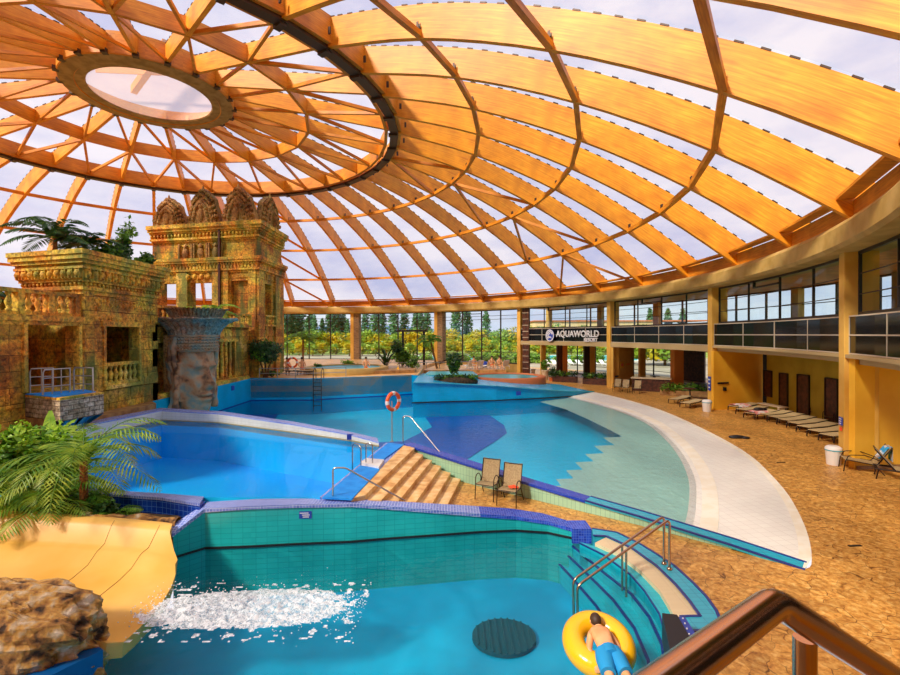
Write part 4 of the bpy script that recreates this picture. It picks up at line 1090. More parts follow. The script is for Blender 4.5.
wi = MB(); wallgrid(wi, (-18.0, 14.0), (0, 1), 5.2, 2.5, 5.3, .3, [(2.95, 3.5, 3.3, 4.8)], 0, nrm=(-1, 0)); wi.box(-18, -15.4, 14, 18.8, 2.4, 2.6); wi.box(-18, -15.2, 14, 18.8, 5.1, 5.3)
wi.build('inner_wall', [M['stone']], wg)
d_ = Vector((.1, 1)).normalized()
for s in (2.28, 4.45):
    wf = MB(); p = Vector(p0)+d_*s; wf.hexa([(p.x, p.y, 2.6), (p.x+.1, p.y, 2.6), (p.x+.11, p.y+.14, 2.6), (p.x, p.y+.14, 2.6)], [(p.x, p.y, 5.05), (p.x+.1, p.y, 5.05), (p.x+.11, p.y+.14, 5.05), (p.x, p.y+.14, 5.05)]); wf.build('door_jamb', [M['stonep']], wg)
# --- jump platform
jp_ = thing('jump_platform', 'stone-faced jump platform with blue top and blue drape in front of the temple doorway', 'platform', (-13.6, 16, .5))
a, b, c, d = P(25, 394.5, 2.55), P(60, 397.5, 2.55), P(103.5, 391.5, 2.55), P(84, 389, 2.55)
a = P(25, 394.0, 2.55); d = P(84, 389.5, 2.55)
q = [b, c, (c[0]-.4, c[1]+.5), d, a]
jm = MB(); jm.prism([b, c, d, a], 1.75, 2.45, 0); jm.build('stone_face', [M['platestone']], jp_)
jw = MB(); jw.prism([(a[0]-.2, a[1]+.1), (b[0]-.5, b[1]+.3), (c[0]-1.1, c[1]-.1), (d[0]-.3, d[1]-.1)], .5, 1.8, 0); jw.build('stone_base', [M['kerb']], jp_)
jt = MB(); jt.prism([b, c, d, a], 2.45, 2.53, 0)
bb = Vector(b)+Vector((-.25, .12)); cc = Vector(c)+Vector((-.25, -.05))
jt.prism([tuple(bb), tuple(cc), d, a], 2.53, 2.56, 1); jt.build('platform_top', [M['stonep'], M['matblue']], jp_)
jd = MB(); n = 10
for k in range(n):
    t0, t1 = k/n, (k+1)/n; B0, C0 = Vector(b), Vector(c)
    p, q_ = B0+(C0-B0)*t0, B0+(C0-B0)*t1
    wv = lambda t: .05*math.sin(t*22); h0 = .35+.65*(1-t0)*.9; h1 = .35+.65*(1-t1)*.9
    jd.add([(p.x+.02, p.y, 1.75), (q_.x+.02, q_.y, 1.75), (q_.x-.55+wv(t1), q_.y, 1.75-h1), (p.x-.55+wv(t0), p.y, 1.75-h0)], [(3,2,1,0), (0,1,2,3)], 0, True)
jd.build('drape', [pbr('teal_drape', (.0,.2,.32), .6)], jp_)
rl = MB()
def rail_gate(a, b, z0, z1, n, r=.03, arch=False):
    a = Vector(a); b = Vector(b)
    pts = [(a.x, a.y, z0), (a.x, a.y, z1-.12), (a.x+(b.x-a.x)*.06, a.y+(b.y-a.y)*.06, z1), (b.x, b.y, z1), (b.x, b.y, z0)]
    rl.tube(pts, r, 8)
    for k in range(1, n): p = a+(b-a)*k/n; rl.tube([(p.x, p.y, z0), (p.x, p.y, z1)], r*.7, 6)
    for k in (1, 2): z = z0+(z1-z0)*k/3; rl.tube([(a.x, a.y, z), (b.x, b.y, z)], r*.7, 6)
g1 = PX(29, 392, -14.4); g2 = PX(60, 392, -14.3)
rail_gate(P(30, 393.2, 2.56), P(53, 391.5, 2.56), 2.53, 3.42, 2); rail_gate(P(43, 395, 2.56), P(70, 392, 2.56), 2.53, 3.42, 3)
rail_gate(P(74, 391, 2.56), P(93, 391.5, 2.56), 2.53, 3.42, 2)
rl.build('metal_railing', [M['greybar']], jp_)
# --- gallery linking the gatehouse to the tower
gl = thing('temple_gallery', 'low stone gallery with barred window and parapet between gatehouse and tower', 'temple building', (-15, 28, GZ))
gm = MB(); ops = [(.4, 1.5, 1.4, 4.2), (6.4, 9.5, 1.75, 4.15)]
wallgrid(gm, (-15.2, 23.5), (0, 1), 12.0, GZ, 5.2, .5, ops, 0, nrm=(-1, 0)); blocks(gm, (-15.2, 23.5), (0, 1), 12.0, GZ, 5.1, ops, .8, .45, 0, nrm=(-1, 0), out=.06)
gm.box(-17.5, -17.3, 23.5, 35.5, GZ, 5.2); gm.box(-20, -14.95, 23.5, 35.6, 5.15, 5.32)
gm.build('stone_walls', [M['stone']], gl)
gb = MB()
for k in range(5):
    y = 30.15+k*.6; gb.lathe([(.12, 0), (.12, .15), (.08, .25), (.12, .5), (.09, .7), (.13, 1.2), (.09, 1.7), (.12, 1.95), (.08, 2.15), (.12, 2.3), (.12, 2.42)], (-15.25, y, 1.75), 10)
gb.build('stone_bars', [M['stonep']], gl)
gf = MB()
for (y0, y1) in ((29.75, 29.92), (33.0, 33.17)): gf.box(-15.22, -15.08, y0, y1, 1.6, 4.3)
gf.box(-15.22, -15.02, 29.6, 33.3, 4.15, 4.35); gf.box(-15.3, -14.62, 23.4, 34.3, 1.38, 1.62); gf.build('opening_frame', [M['stonep']], gl)
balustrade(gl, (-15.1, 23.6), (-15.1, 35.4), 5.32, 6.15, .36, posts=6)
# --- tower
tw = thing('temple_tower', 'tall ochre temple tower with two cornices and carved flame crests on top', 'temple building', (-19, 38, GZ))
TX, TY = -14.75, 36.0; TL = (-24.0, 38.0); TR = (-14.75, 41.2)
tm = MB()
fd = (Vector(TL)-Vector((TX, TY))); fL = fd.length; fd.normalize(); fin = Vector((.21, .98))
def sx(px):  # distance along the front face for a pixel column
    u = (px-450)/F; t = (u*TY-TX)/(fd.x-u*fd.y); return t
ops = []
for (p, q, za, zb) in ((161.5, 177, 6.6, 8.75), (190.5, 213, 6.4, 8.75)): ops.append((sx(q), sx(p), za, zb))
ni = [(sx(249), sx(231), 6.3, 8.8)]
wallgrid(tm, (TX, TY), fd, fL, GZ, 13.0, .6, ops+ni, 0, nrm=fin); blocks(tm, (TX, TY), fd, fL, GZ, 9.6, ops+ni, .75, .45, 0, nrm=fin, out=.07); blocks(tm, (TX, TY), fd, fL, 10.6, 12.0, (), 1.0, .7, 0, nrm=fin, out=.05, skip=.6)
a = Vector((TX, TY))+fd*ni[0][0]+fin*.35; b = Vector((TX, TY))+fd*ni[0][1]+fin*.35
tm.hexa([(b.x, b.y, 6.3), (a.x, a.y, 6.3), (a.x, a.y+.2, 6.3), (b.x, b.y+.2, 6.3)], [(b.x, b.y, 8.8), (a.x, a.y, 8.8), (a.x, a.y+.2, 8.8), (b.x, b.y+.2, 8.8)])
so2 = [(1.3, 2.9, 5.6, 8.7)]
wallgrid(tm, (TX, TY), (0, 1), 5.2, GZ, 13.0, .6, so2, 0, nrm=(-1, 0)); blocks(tm, (TX, TY), (0, 1), 5.2, GZ, 9.6, so2, .75, .45, 0, nrm=(-1, 0), out=.07)
tm.box(TX-.7, TX-.5, TY+1.2, TY+3.0, 5.5, 8.8)
tm.build('stone_walls', [M['stone']], tw)
# projecting piers on the front
tp = MB()
for (p, q, z1) in ((158.5, 152.5, 9.7), (189.5, 178.5, 9.7), (222.5, 214, 9.7), (230, 222.8, 9.7), (257.5, 250, 9.7)):
    s0, s1 = sx(p), sx(q); s0, s1 = min(s0, s1), max(s0, s1)
    A = Vector((TX, TY))+fd*s0; B = Vector((TX, TY))+fd*s1; o = -fin*.22
    tp.hexa([(B.x, B.y, GZ), ((B+o).x, (B+o).y, GZ), ((A+o).x, (A+o).y, GZ), (A.x, A.y, GZ)], [(B.x, B.y, z1), ((B+o).x, (B+o).y, z1), ((A+o).x, (A+o).y, z1), (A.x, A.y, z1)])
for (y0, y1) in ((TY-.15, TY+1.0), (TY+3.3, TY+5.2)): tp.box(TX-.02, TX+.2, y0, y1, GZ, 9.7)
tp.build('pier', [M['stone']], tw)
ts_ = MB(); A = Vector((TX, TY))+fd*sx(222.4)-fin*.26; ts_.obox((A.x, A.y, 9), (.14, .3, 8.0), 0); ts_.build('shadow_joint', [M['darkwood']], tw)  # dark bar along the vertical seam of the front face
tc_ = MB(); line = [TL, (TX, TY), TR]
c1 = [(.12, 9.45, 9.6), (.3, 9.6, 9.75), (.2, 9.75, 10.0), (.34, 10.0, 10.2), (.5, 10.2, 10.36), (.58, 10.36, 10.58)]
c2 = [(.12, 11.95, 12.1), (.3, 12.1, 12.25), (.2, 12.25, 12.6), (.34, 12.6, 12.75), (.52, 12.75, 12.95), (.66, 12.95, 13.25)]
cornice(tc_, line, c1); cornice(tc_, line, c2)
dentils(tc_, line, .2, 9.75, 10.0, .3, .2, .12, 0, 'box'); dentils(tc_, line, .2, 12.27, 12.6, .32, .22, .14, 0, 'ball'); dentils(tc_, line, .34, 10.02, 10.18, .24, .12, .1, 0, 'ball')
# stepped frieze over the middle opening
A = Vector((TX, TY))+fd*sx(188); B = Vector((TX, TY))+fd*sx(215)
dentils(tc_, [tuple(A), tuple(B)], .25, 8.9, 9.4, .5, .4, .12, 0, 'ball')
tc_.build('cornice', [M['stonep']], tw)
fg = MB()
for k, px in enumerate((187, 202, 217)):
    s = sx(px); p = Vector((TX, TY))+fd*s-fin*.12
    fg.ball((p.x, p.y, 11.05), (.28, .16, .45), 8); fg.ball((p.x, p.y, 11.6), (.17, .13, .2), 8)
    fg.obox((p.x+.55, p.y-.1, 11.2), (.12, .16, 1.2), 0); fg.obox((p.x-.55, p.y+.1, 11.2), (.12, .16, 1.2), 0)
fg.build('carved_figure', [M['carved']], tw)
tr = MB(); tr.prism([TL, (TX, TY), TR, (-24, 41.4)], 12.7, 12.9); tr.build('roof_slab', [M['stonep']], tw)
def crest(c, d, w, h, label=None):
    """flame-shaped pediment: nested scalloped arches stepping forward around a niche figure"""
    d = Vector(d).normalized(); nn = Vector((d.y, -d.x)); c = Vector(c)
    mb = MB()
    def outline(sw, sh, z0=0):
        pts = []
        n = 22
        for k in range(n+1):
            t = k/n; x = -1+2*t; ax = abs(x)
            y = .86*(1-ax**3.4)+.14*max(0, 1-ax*3.0)
            y = max(y*(1 if ax < .62 else 1-(ax-.62)*.9), .0)
            lob = .055*abs(math.sin(t*PI*8))
            pts.append((x*sw*w/2*(1+lob*.3), (y+lob)*h*sh))
        return pts
    for (sw, sh, f, b_) in ((1, 1, .0, .45), (.84, .88, -.14, .1), (.66, .74, -.26, 0)):
        o = outline(sw, sh); m = len(o)
        F_ = [c+d*x+nn*(-f) for x, z in o]; B_2 = [c+d*x-nn*b_ for x, z in o]
        vs = [(p.x, p.y, 13.2+z) for p, (x, z) in zip(F_, o)]+[(p.x, p.y, 13.2+z) for p, (x, z) in zip(B_2, o)]
        cen = len(vs); q = c+nn*(-f); vs.append((q.x, q.y, 13.2)); q = c-nn*b_; vs.append((q.x, q.y, 13.2))
        mb.add(vs, [(cen, i, i+1) for i in range(m-1)]+[(cen+1, m+i+1, m+i) for i in range(m-1)]+[(i, m+i, m+i+1, i+1) for i in range(m-1)])
    # raised scroll beads on the rims
    for (sw, sh, f) in ((.93, .94, .1), (.76, .82, .24), (.5, .6, .32)):
        for x, z in outline(sw, sh)[1:-1]:
            p = c+d*x+nn*f; mb.ball((p.x, p.y, 13.2+z), (.13, .13, .15), 6)
    p = c+nn*.3
    mb.ball((p.x, p.y, 13.2+h*.26), (w*.09, .14, h*.2), 8); mb.ball((p.x, p.y, 13.2+h*.5), (w*.06, .12, h*.07), 8)
    for s in (-1, 1):
        for k in range(4):
            p = c+d*(s*w*(.2+.07*k))+nn*.22; mb.ball((p.x, p.y, 13.3+h*.12+k*.05), (.1, .1, .28-.04*k), 6)
    mb.tube([(c.x, c.y, 13.2+h*.95), (c.x, c.y, 13.2+h*1.12)], [.14, .02], 6)
    mb.build('crest', [M['carved']], tw)
TP = Vector((TX, TY))
for (p, q, h) in ((188, 155, 2.3), (222, 189, 2.8), (257.5, 223.5, 2.75)):
    s = (sx(p)+sx(q))/2; w_ = abs(sx(p)-sx(q)); c = TP+fd*s-fin*.15; crest(c, -fd, w_, h)
crest(Vector((TX+.1, TY+2.4)), (0, 1), 4.0, 2.6)
balustrade(tw, (TX+.12, TY+1.0), (TX+.12, TY+3.3), 5.3, 6.2, .3, mat='whitetile' if 0 else 'stonep')
A = TP+fd*sx(189)-fin*.1; B = TP+fd*sx(257)-fin*.1
# --- giant face sculpture under a fluted bowl
fs = thing('face_sculpture', 'giant weathered stone head carrying a fluted bowl at the edge of the wave pool', 'sculpture', (-13.75, 25.3, .6))
hx, hy = -13.8, 25.4
fa = math.radians(-27)     # direction the face looks, measured from +X
hm = MB(); n = 72; rows = 64; vs = []
for i in range(rows+1):
    t = i/rows; z = .45+t*3.4
    base = .90+.10*math.sin(t*PI)-(.22*(1-t)**4)
    for k in range(n):
        a = 2*PI*k/n; da = (a-fa+PI) % (2*PI)-PI
        r = base
        g = lambda x, s: math.exp(-(x/s)**2)
        r += .55*g(da, .15)*g(t-.46, .085)+.28*g(da, .11)*g(t-.6, .12)          # nose
        r += .14*g(abs(da)-.13, .08)*g(t-.40, .04)                              # nostrils
        r += .30*g(da, .36)*g(t-.30, .034)+.28*g(da, .32)*g(t-.215, .034)       # lips
        r -= .10*g(da, .4)*g(t-.252, .014)
        r += .20*g(da, .30)*g(t-.08, .07)                                       # chin
        r += .24*g(abs(da)-.42, .28)*g(t-.75, .04)                              # brows
        r -= .24*g(abs(da)-.42, .19)*g(t-.64, .06)                              # sockets
        r += .10*g(abs(da)-.40, .14)*g(t-.635, .035)                            # lids
        r += .12*g(abs(da)-.55, .25)*g(t-.42, .12)                              # cheeks
        r += .22*g(abs(da)-1.45, .16)*(1 if .2 < t < .8 else 0)*(.8+.2*math.sin(t*40)) # ears
        if abs(da) > 1.8: r += .06*math.sin(da*22)
        vs.append((hx+r*math.cos(a), hy+r*math.sin(a), z))
hm.add(vs, [(i*n+k, i*n+(k+1)%n, (i+1)*n+(k+1)%n, (i+1)*n+k) for i in range(rows) for k in range(n)], 0, True)
hm.add([vs[k] for k in range(n)], [tuple(range(n))[::-1]])
hm.build('head', [M['facestone']], fs)
hb = MB()
for k in range(6): hb.lathe([(1.0+.03*k, 0), (1.1+.03*k, .04), (1.1+.03*k, .12), (1.0+.03*k, .15)], (hx, hy, 3.72+k*.15), 40)
dots = 44
for k in range(dots):
    for j in range(4): a = 2*PI*k/dots; hb.ball((hx+(1.14+.03*j)*math.cos(a), hy+(1.14+.03*j)*math.sin(a), 3.86+j*.18), .05, 6)
hb.build('headband', [M['facestone']], fs)
ht = MB()
for s in (1, -1):
    for j in range(3):
        a0 = fa-s*(1.5+.22*j); pts = []
        for i in range(16): t = i/15; rr = 1.12+.08*math.sin(t*9+j); pts.append((hx+rr*math.cos(a0+.1*math.sin(t*7)), hy+rr*math.sin(a0+.1*math.sin(t*7)), .6+t*3.9))
        ht.tube(pts, [.16+.04*math.sin(i*2.1) for i in range(16)], 8)
ht.build('hair_tresses', [M['facestone']], fs)
fb = MB(); n = 132; prof_ = [(1.15, 4.25), (1.18, 4.5), (1.25, 4.75), (1.4, 5.0), (1.62, 5.22), (1.9, 5.38), (2.06, 5.42), (2.08, 5.5), (1.9, 5.5), (1.5, 5.3), (1.0, 5.1), (.05, 5.0)]
vs = []
for (r, z) in prof_:
    for k in range(n):
        a = 2*PI*k/n; f = (.05 if z < 5.5 and r > 1.1 else .03)*(1 if (k % 4) < 2 else -1)*(r/1.6); rr = r+f+.05*math.sin(a*5)*(r > 1.7)
        vs.append((hx+rr*math.cos(a), hy+rr*math.sin(a), z+(.03*math.sin(a*9) if r > 1.7 else 0)))
fb.add(vs, [(i*n+k, i*n+(k+1)%n, (i+1)*n+(k+1)%n, (i+1)*n+k) for i in range(len(prof_)-1) for k in range(n)], 0, True)
fb.build('fluted_bowl', [M['bluestone']], fs)
fc = MB(); n = 44
for k in range(n):
    a = 2*PI*k/n
    for (r0, r1, z0, z1) in ((1.15, 1.62, 5.1, 6.05),):
        w_ = .12; ca, sa = math.cos(a), math.sin(a); t = Vector((-sa, ca, 0))
        pts = [Vector((hx-.2+r*ca, hy+.55+r*sa, z)) for r, z in ((r0, z0), (r0+.1, z0+.5), (r0+.28, z1-.12), (r1, z1))]
        for i in range(3):
            ws = (.1, .12, .13, .07); p, q_ = pts[i], pts[i+1]
            out = Vector((ca, sa, 0))*.06
            fc.add([p-t*ws[i], p+t*ws[i], q_+t*ws[i+1], q_-t*ws[i+1], p+out, q_+out], [(0,3,5,4), (4,5,2,1), (1,2,3,0)], 0, True)
fc.lathe([(1.1, 4.9), (1.12, 5.3), (1.2, 5.6)], (hx-.2, hy+.55, 0), 40)
fc.build('leaf_crown', [M['bluestone']], fs)
fk = MB(); fk.box(-15.0, -14.4, 24.6, 26.2, 1.0, 4.6); fk.tube([(hx-.3, hy, .5), (hx-.1, hy, .8)], [.5, .8], 16); fk.build('backing_pier', [M['carved']], fs)
# ------------------------------------------------------------------ slides and rocks
sl1 = thing('water_slide', 'yellow fibreglass water slide trough pouring into the splash pool behind the boulder', 'water slide', (-7.5, 8.4, 0))
def trough(sections, mats, name, parent):
    mb = MB(); n = len(sections[0]); vs = [p for s in sections for p in s]
    mb.add(vs, [(i*n+k, i*n+k+1, (i+1)*n+k+1, (i+1)*n+k) for i in range(len(sections)-1) for k in range(n-1)], 0, True)
    return mb
# cross sections run from the far rim down through the bed to the near rim, stations along the flow
def station(x, yf, zf, zb, yn, zn, dxf=0):
    """x of the bed, far rim y/z, bed z, near rim y/z; returns smooth profile"""
    pts = [(x+dxf, yf+.22, zf-.0), (x+dxf, yf, zf+.03), (x+dxf, yf-.10, zf-.05), (x+dxf*.5, yf-.3, zf-.55*(zf-zb)), (x+dxf*.3, yf-.42, zb+.24), (x+dxf*.2, yf-.50, zb+.22), (x, yf-.75, zb+.06), (x, yf-1.1, zb), (x, (yf+yn)/2, zb-.02), (x, yn+.6, zb), (x, yn+.3, zb+.12), (x, yn+.08, zn-.1), (x, yn, zn), (x, yn-.15, zn)]
    return pts
S = [station(-16, 10.3, 1.0, .35, 7.2, .95), station(-12, 10.2, .86, .2, 7.1, .85), station(-9.6, 10.1, .74, .08, 7.0, .72), station(-7.2, 10.05, .60, -.02, 6.9, .58), station(-6.3, 10.0, .52, -.06, 6.85, .45, .1)]
# lip: the far rim cut back in a slanting end, the bed sliding under water
lip = [(-6.05, 10.2, .50), (-5.95, 10.0, .52), (-5.93, 9.9, .45), (-5.75, 9.75, .12), (-5.62, 9.65, -.02), (-5.58, 9.5, -.04), (-5.40, 9.2, -.10), (-5.25, 8.8, -.14), (-5.12, 8.2, -.18), (-5.1, 7.6, -.20), (-5.1, 7.3, -.18), (-5.25, 7.15, -.1), (-5.5, 7.1, .0), (-5.6, 6.95, .0)]
S.append(lip)
low = [(p[0]-.03, p[1], min(p[2]-.25, -.32)) for p in lip]
mb = trough(S, None, None, None)
for k in range(len(lip)-1): mb.add([lip[k], lip[k+1], low[k+1], low[k]], [(0,1,2,3)], 0, False)
t = mb.build('trough', [M['slide']], sl1)
for p in t.data.polygons: p.use_smooth = True
for s in (1, 2, 3, 4): 
    bmm = MB(); pts = [Vector(p)+Vector((0, 0, .004)) for p in S[s][1:13]]; bmm.tube(pts, .005, 5); bmm.build('seam', [M['seam']], sl1)
sk_ = MB()
for i in range(len(S)-1):
    a, b = S[i][0], S[i+1][0]; sk_.add([(a[0], a[1], a[2]), (b[0], b[1], b[2]), (b[0], b[1], -.6), (a[0], a[1], -.6)], [(3,2,1,0)])
sk_.build('outer_skin', [M['slide']], sl1)
def rock(name, c, r, seed, mat='rock', label=None, cat='rock', rough=.22, sub=26, rz=0, shape=None):
    rnd = random.Random(seed); n = sub*2; h = sub; vs = []
    import mathutils
    from mathutils import noise as mn
    R = Matrix.Rotation(rz, 3, 'Z')
    for i in range(h+1):
        a = PI*i/h
        for k in range(n):
            t = 2*PI*k/n; d = Vector((math.sin(a)*math.cos(t), math.sin(a)*math.sin(t), math.cos(a)))
            # boxy super-ellipsoid, fractured
            e = (abs(d.x)**3.4+abs(d.y)**3.4+abs(d.z)**3.4)**(-1/3.4)
            q = d*e; f = 1+rough*(mn.noise(q*1.6+Vector((seed, 0, 0)))+.55*mn.noise(q*4+Vector((0, seed, 0)))+.3*mn.noise(q*9)+.14*mn.noise(q*20))
            p = Vector((q.x*r[0], q.y*r[1], q.z*r[2]))*f
            if shape: p = shape(p)
            vs.append(R@p+Vector(c))
    mb = MB(); mb.add(vs, [(i*n+k, (i+1)*n+k, (i+1)*n+(k+1)%n, i*n+(k+1)%n) for i in range(h) for k in range(n)], 0, False)
    o = mb.build(name, [M[mat]]); tag(o, label, cat); return o
def bshape(p):
    if p.x > 0: p.z -= p.x*.10
    p.y += p.x*.12
    return p
rock('boulder', (-7.05, 6.85, .13), (1.72, .56, .72), 3, label='craggy brown boulder wedged between the two yellow slides', rough=.20, sub=44, shape=bshape)
bs = MB(); bs.prism([(-9, 6.3), (-5.75, 6.1), (-5.2, 7.0), (-5.45, 7.15), (-9, 7.2)], -1.3, -.10, 0); bs.build('pool_plinth', [pbr('blue_plinth', (.0,.10,.34), .4)]); 
tag(bpy.data.objects['pool_plinth'], 'dark blue plinth under the craggy boulder at the pool edge', 'plinth')
sl2 = thing('water_slide', 'second yellow slide end in the corner before the craggy boulder', 'water slide', (-7, 5.6, 0))
S2 = []
for (x, zf) in ((-12, .7), (-9, .6), (-7.4, .5)):
    S2.append([(x, 6.25, zf), (x, 6.1, zf), (x, 5.95, zf-.1), (x, 5.75, .1), (x, 5.6, .03), (x, 5.2, 0), (x, 4.2, 0), (x, 3.8, .1), (x, 3.5, zf)])
S2.append([(-6.95, 6.25, .42), (-6.93, 6.1, .42), (-6.8, 5.95, .3), (-6.5, 5.75, .0), (-6.35, 5.6, -.08), (-6.2, 5.2, -.12), (-6.1, 4.2, -.12), (-6.4, 3.8, 0), (-6.9, 3.5, .4)])
mb = trough(S2, None, None, None); L_ = S2[-1]
for k in range(len(L_)-1): mb.add([L_[k], L_[k+1], (L_[k+1][0], L_[k+1][1], -1.2), (L_[k][0], L_[k][1], -1.2)], [(0,1,2,3)])
t = mb.build('trough', [M['slide']], sl2)
for s in (1, 2): mb = MB(); mb.tube([Vector(p)+Vector((0, 0, .004)) for p in S2[s][1:]], .005, 5); mb.build('seam', [M['seam']], sl2)
# rocky edging along the planter behind the slide
from mathutils import noise as mnz
ed = MB(); vs = []; NX, NY = 70, 8
for i in range(NX+1):
    for j in range(NY+1):
        x = -13+i*6.95/NX; y = 10.2+j*.42/NY; z = .44+.035*(-6-x)+.10*mnz.noise(Vector((x*2.2, y*5, 1)))+(.10 if 1 < j < 7 else -.12)
        vs.append((x, y, z))
ed.add(vs, [(i*(NY+1)+j, (i+1)*(NY+1)+j, (i+1)*(NY+1)+j+1, i*(NY+1)+j+1) for i in range(NX) for j in range(NY)]); tag(ed.build('rock_edging', [M['rock']]), 'rough brown rock edging between the slide rim and the planter', 'rock edging')
pb = MB(); pb.prism([(-16, 10.45), (-6.3, 10.45), (-6.25, 10.8), (-8.3, 11.15), (-10.2, 11.4), (-13.8, 13.0), (-18, 13)], -.1, .45); tag(pb.build('planter_bed', [M['soil']]), 'dark soil planter bed behind the slide filled with tropical plants', 'planter')
# ------------------------------------------------------------------ foam
fo = MB(); rnd = random.Random(5)
def hump(x, y):
    u = (x+3.75)/2.0; v = (y-8.2-.05*(x+3.6))/(.62+.10*u)
    return max(0, 1-(u*u)**1.3-v*v)
N1, N2 = 130, 50; vs = []; idx = {}
for i in range(N1+1):
    for j in range(N2+1):
        x = -5.8+i*4.3/N1; y = 7.3+j*1.8/N2; h = hump(x, y)
        z = ZS+.01+.10*h*(0.4+.9*mnz.noise(Vector((x*5, y*9, 0)))+.5*mnz.noise(Vector((x*16, y*22, 3))))
        vs.append((x, y, z))
fs_ = []
for i in range(N1):
    for j in range(N2):
        x = -5.8+i*4.3/N1; y = 7.3+j*1.8/N2
        if hump(x, y)+.35*mnz.noise(Vector((x*6, y*12, 7))) > .12: fs_.append((i*(N2+1)+j, (i+1)*(N2+1)+j, (i+1)*(N2+1)+j+1, i*(N2+1)+j+1))
fo.add(vs, fs_, 0, True)
for k in range(1300):
    t = rnd.random(); x = -5.5+4.0*t; y = 8.2+rnd.gauss(0, .28+.10*t)
    if hump(x, y) > -.25: 
        r = rnd.uniform(.004, .013); fo.ball((x, y, ZS+rnd.uniform(0, .12)*(1-t*.5)), r, 5, 1)
o = fo.build('foam', [M['foam'], M['foamdrop']]); o['kind'] = 'stuff'; o['label'] = 'white churned foam where the slide water hits the splash pool'; o['category'] = 'foam'
# ------------------------------------------------------------------ rails, ladders, rings
def handrail(name, label, pts, r=.022, mat='steel', cat='handrail', extra=()):
    t = thing(name, label, cat, pts[0]); mb = MB(); mb.tube(smooth(pts), r, 10); mb.build('rail', [M[mat]], t)
    for e in extra: m_ = MB(); m_.tube(e, r, 10); m_.lathe([(r*2, 0), (r*2, .015)], e[-1], 12); m_.build('post', [M[mat]], t)
    return t
def smooth(pts, rad=.09, n=4):
    out = [Vector(pts[0])]
    for i in range(1, len(pts)-1):
        a, p, b = Vector(pts[i-1]), Vector(pts[i]), Vector(pts[i+1]); d1 = (a-p); d2 = (b-p)
        r = min(rad, d1.length*.45, d2.length*.45); s, e = p+d1.normalized()*r, p+d2.normalized()*r
        for k in range(n+1): t = k/n; out.append(s*(1-t)**2+p*2*t*(1-t)+e*t*t)
    out.append(Vector(pts[-1])); return out
# bent rail at the near side of the stairs (333,468)-(333,502) down to (400,503)
Yr = 11.0
b0 = P(333, 502, .66); top = (b0[0], b0[1], EYE-(467-334.5)*b0[1]/F); e_ = P(405, 508, .30)
handrail('handrail', 'bent steel handrail at the pool side of the stairs, by the lower blue mat', [(b0[0], b0[1], .66), (b0[0], b0[1], top[2]-.02), (b0[0]+.28, b0[1]+.02, top[2]-.02), (e_[0], e_[1], .48)])
b1 = P(403, 443, .80); h1 = EYE-(416-334.5)*b1[1]/F; e1 = P(441, 452.5, .70)
handrail('handrail', 'bent steel handrail by the life ring at the wave pool side of the stairs', [(b1[0], b1[1], .8), (b1[0], b1[1], h1), (b1[0]+.25, b1[1]-.05, h1), (e1[0], e1[1], .66)])
# twin entry rail
c1_ = P(664, 565, 0); c2_ = P(669.5, 570.5, 0); m1_ = P(622.5, 579, -.12); m2_ = P(626.5, 585, -.12)
tr_ = thing('handrail', 'twin parallel steel handrails leading down the curved entry steps of the splash pool', 'handrail', (c1_[0], c1_[1], 0))
for (c_, mm, tp_, en) in ((c1_, m1_, (663.5, 516.5), (573, 580)), (c2_, m2_, (669.5, 520), (577, 586))):
    zt = EYE-(tp_[1]-334.5)*c_[1]/F
    zend = 0.0; e2 = P(en[0], en[1], .02)
    top_ = Vector((c_[0], c_[1], zt)); mid_ = Vector((mm[0], mm[1], 0)); 
    endp = Vector((e2[0], e2[1], .02))
    mb = MB(); mb.tube(smooth([(c_[0], c_[1], 0), (c_[0], c_[1], zt), endp+(top_-endp)*.0, endp+Vector((.02, 0, -.9))], .12), .024, 10); mb.build('rail', [M['bronze']], tr_)
    f = (mid_.x-endp.x)/(top_.x-endp.x); zz = endp.z+(top_.z-endp.z)*f
    mb = MB(); q = endp+(top_-endp)*f; mb.tube([(q.x, q.y, q.z), (q.x, q.y, -.35)], .022, 8); mb.build('post', [M['bronze']], tr_)
    mb = MB(); mb.lathe([(.05, .0), (.05, .03), (.03, .05)], (c_[0], c_[1], .015), 12); mb.build('base_flange', [M['bronze']], tr_)
# chrome ladder at the landing pool
ld_ = thing('pool_ladder', 'chrome pool ladder with hooped grab rails on the white slab', 'pool ladder', (*P(372, 464, .8), .86))
for (pa, pb2) in (((352.5, 467), (361, 465)), ((366, 467), (372.5, 463))):
    mb = MB(); A = P(*pa, .72); B = P(*pb2, .86); zt = EYE-(443-334.5)*A[1]/F
    mb.tube(smooth([(A[0], A[1], .0), (A[0], A[1], zt), (B[0], B[1], zt), (B[0], B[1], .85)], .16, 6), .02, 10); mb.build('grab_rail', [M['steel']], ld_)
A = P(352.5, 467, .72); B = P(366, 467, .72)
for k in range(3): mb = MB(); mb.beam((A[0], A[1], .1+.25*k), (B[0], B[1], .1+.25*k), .08, .03); mb.build('tread', [M['steel']], ld_)
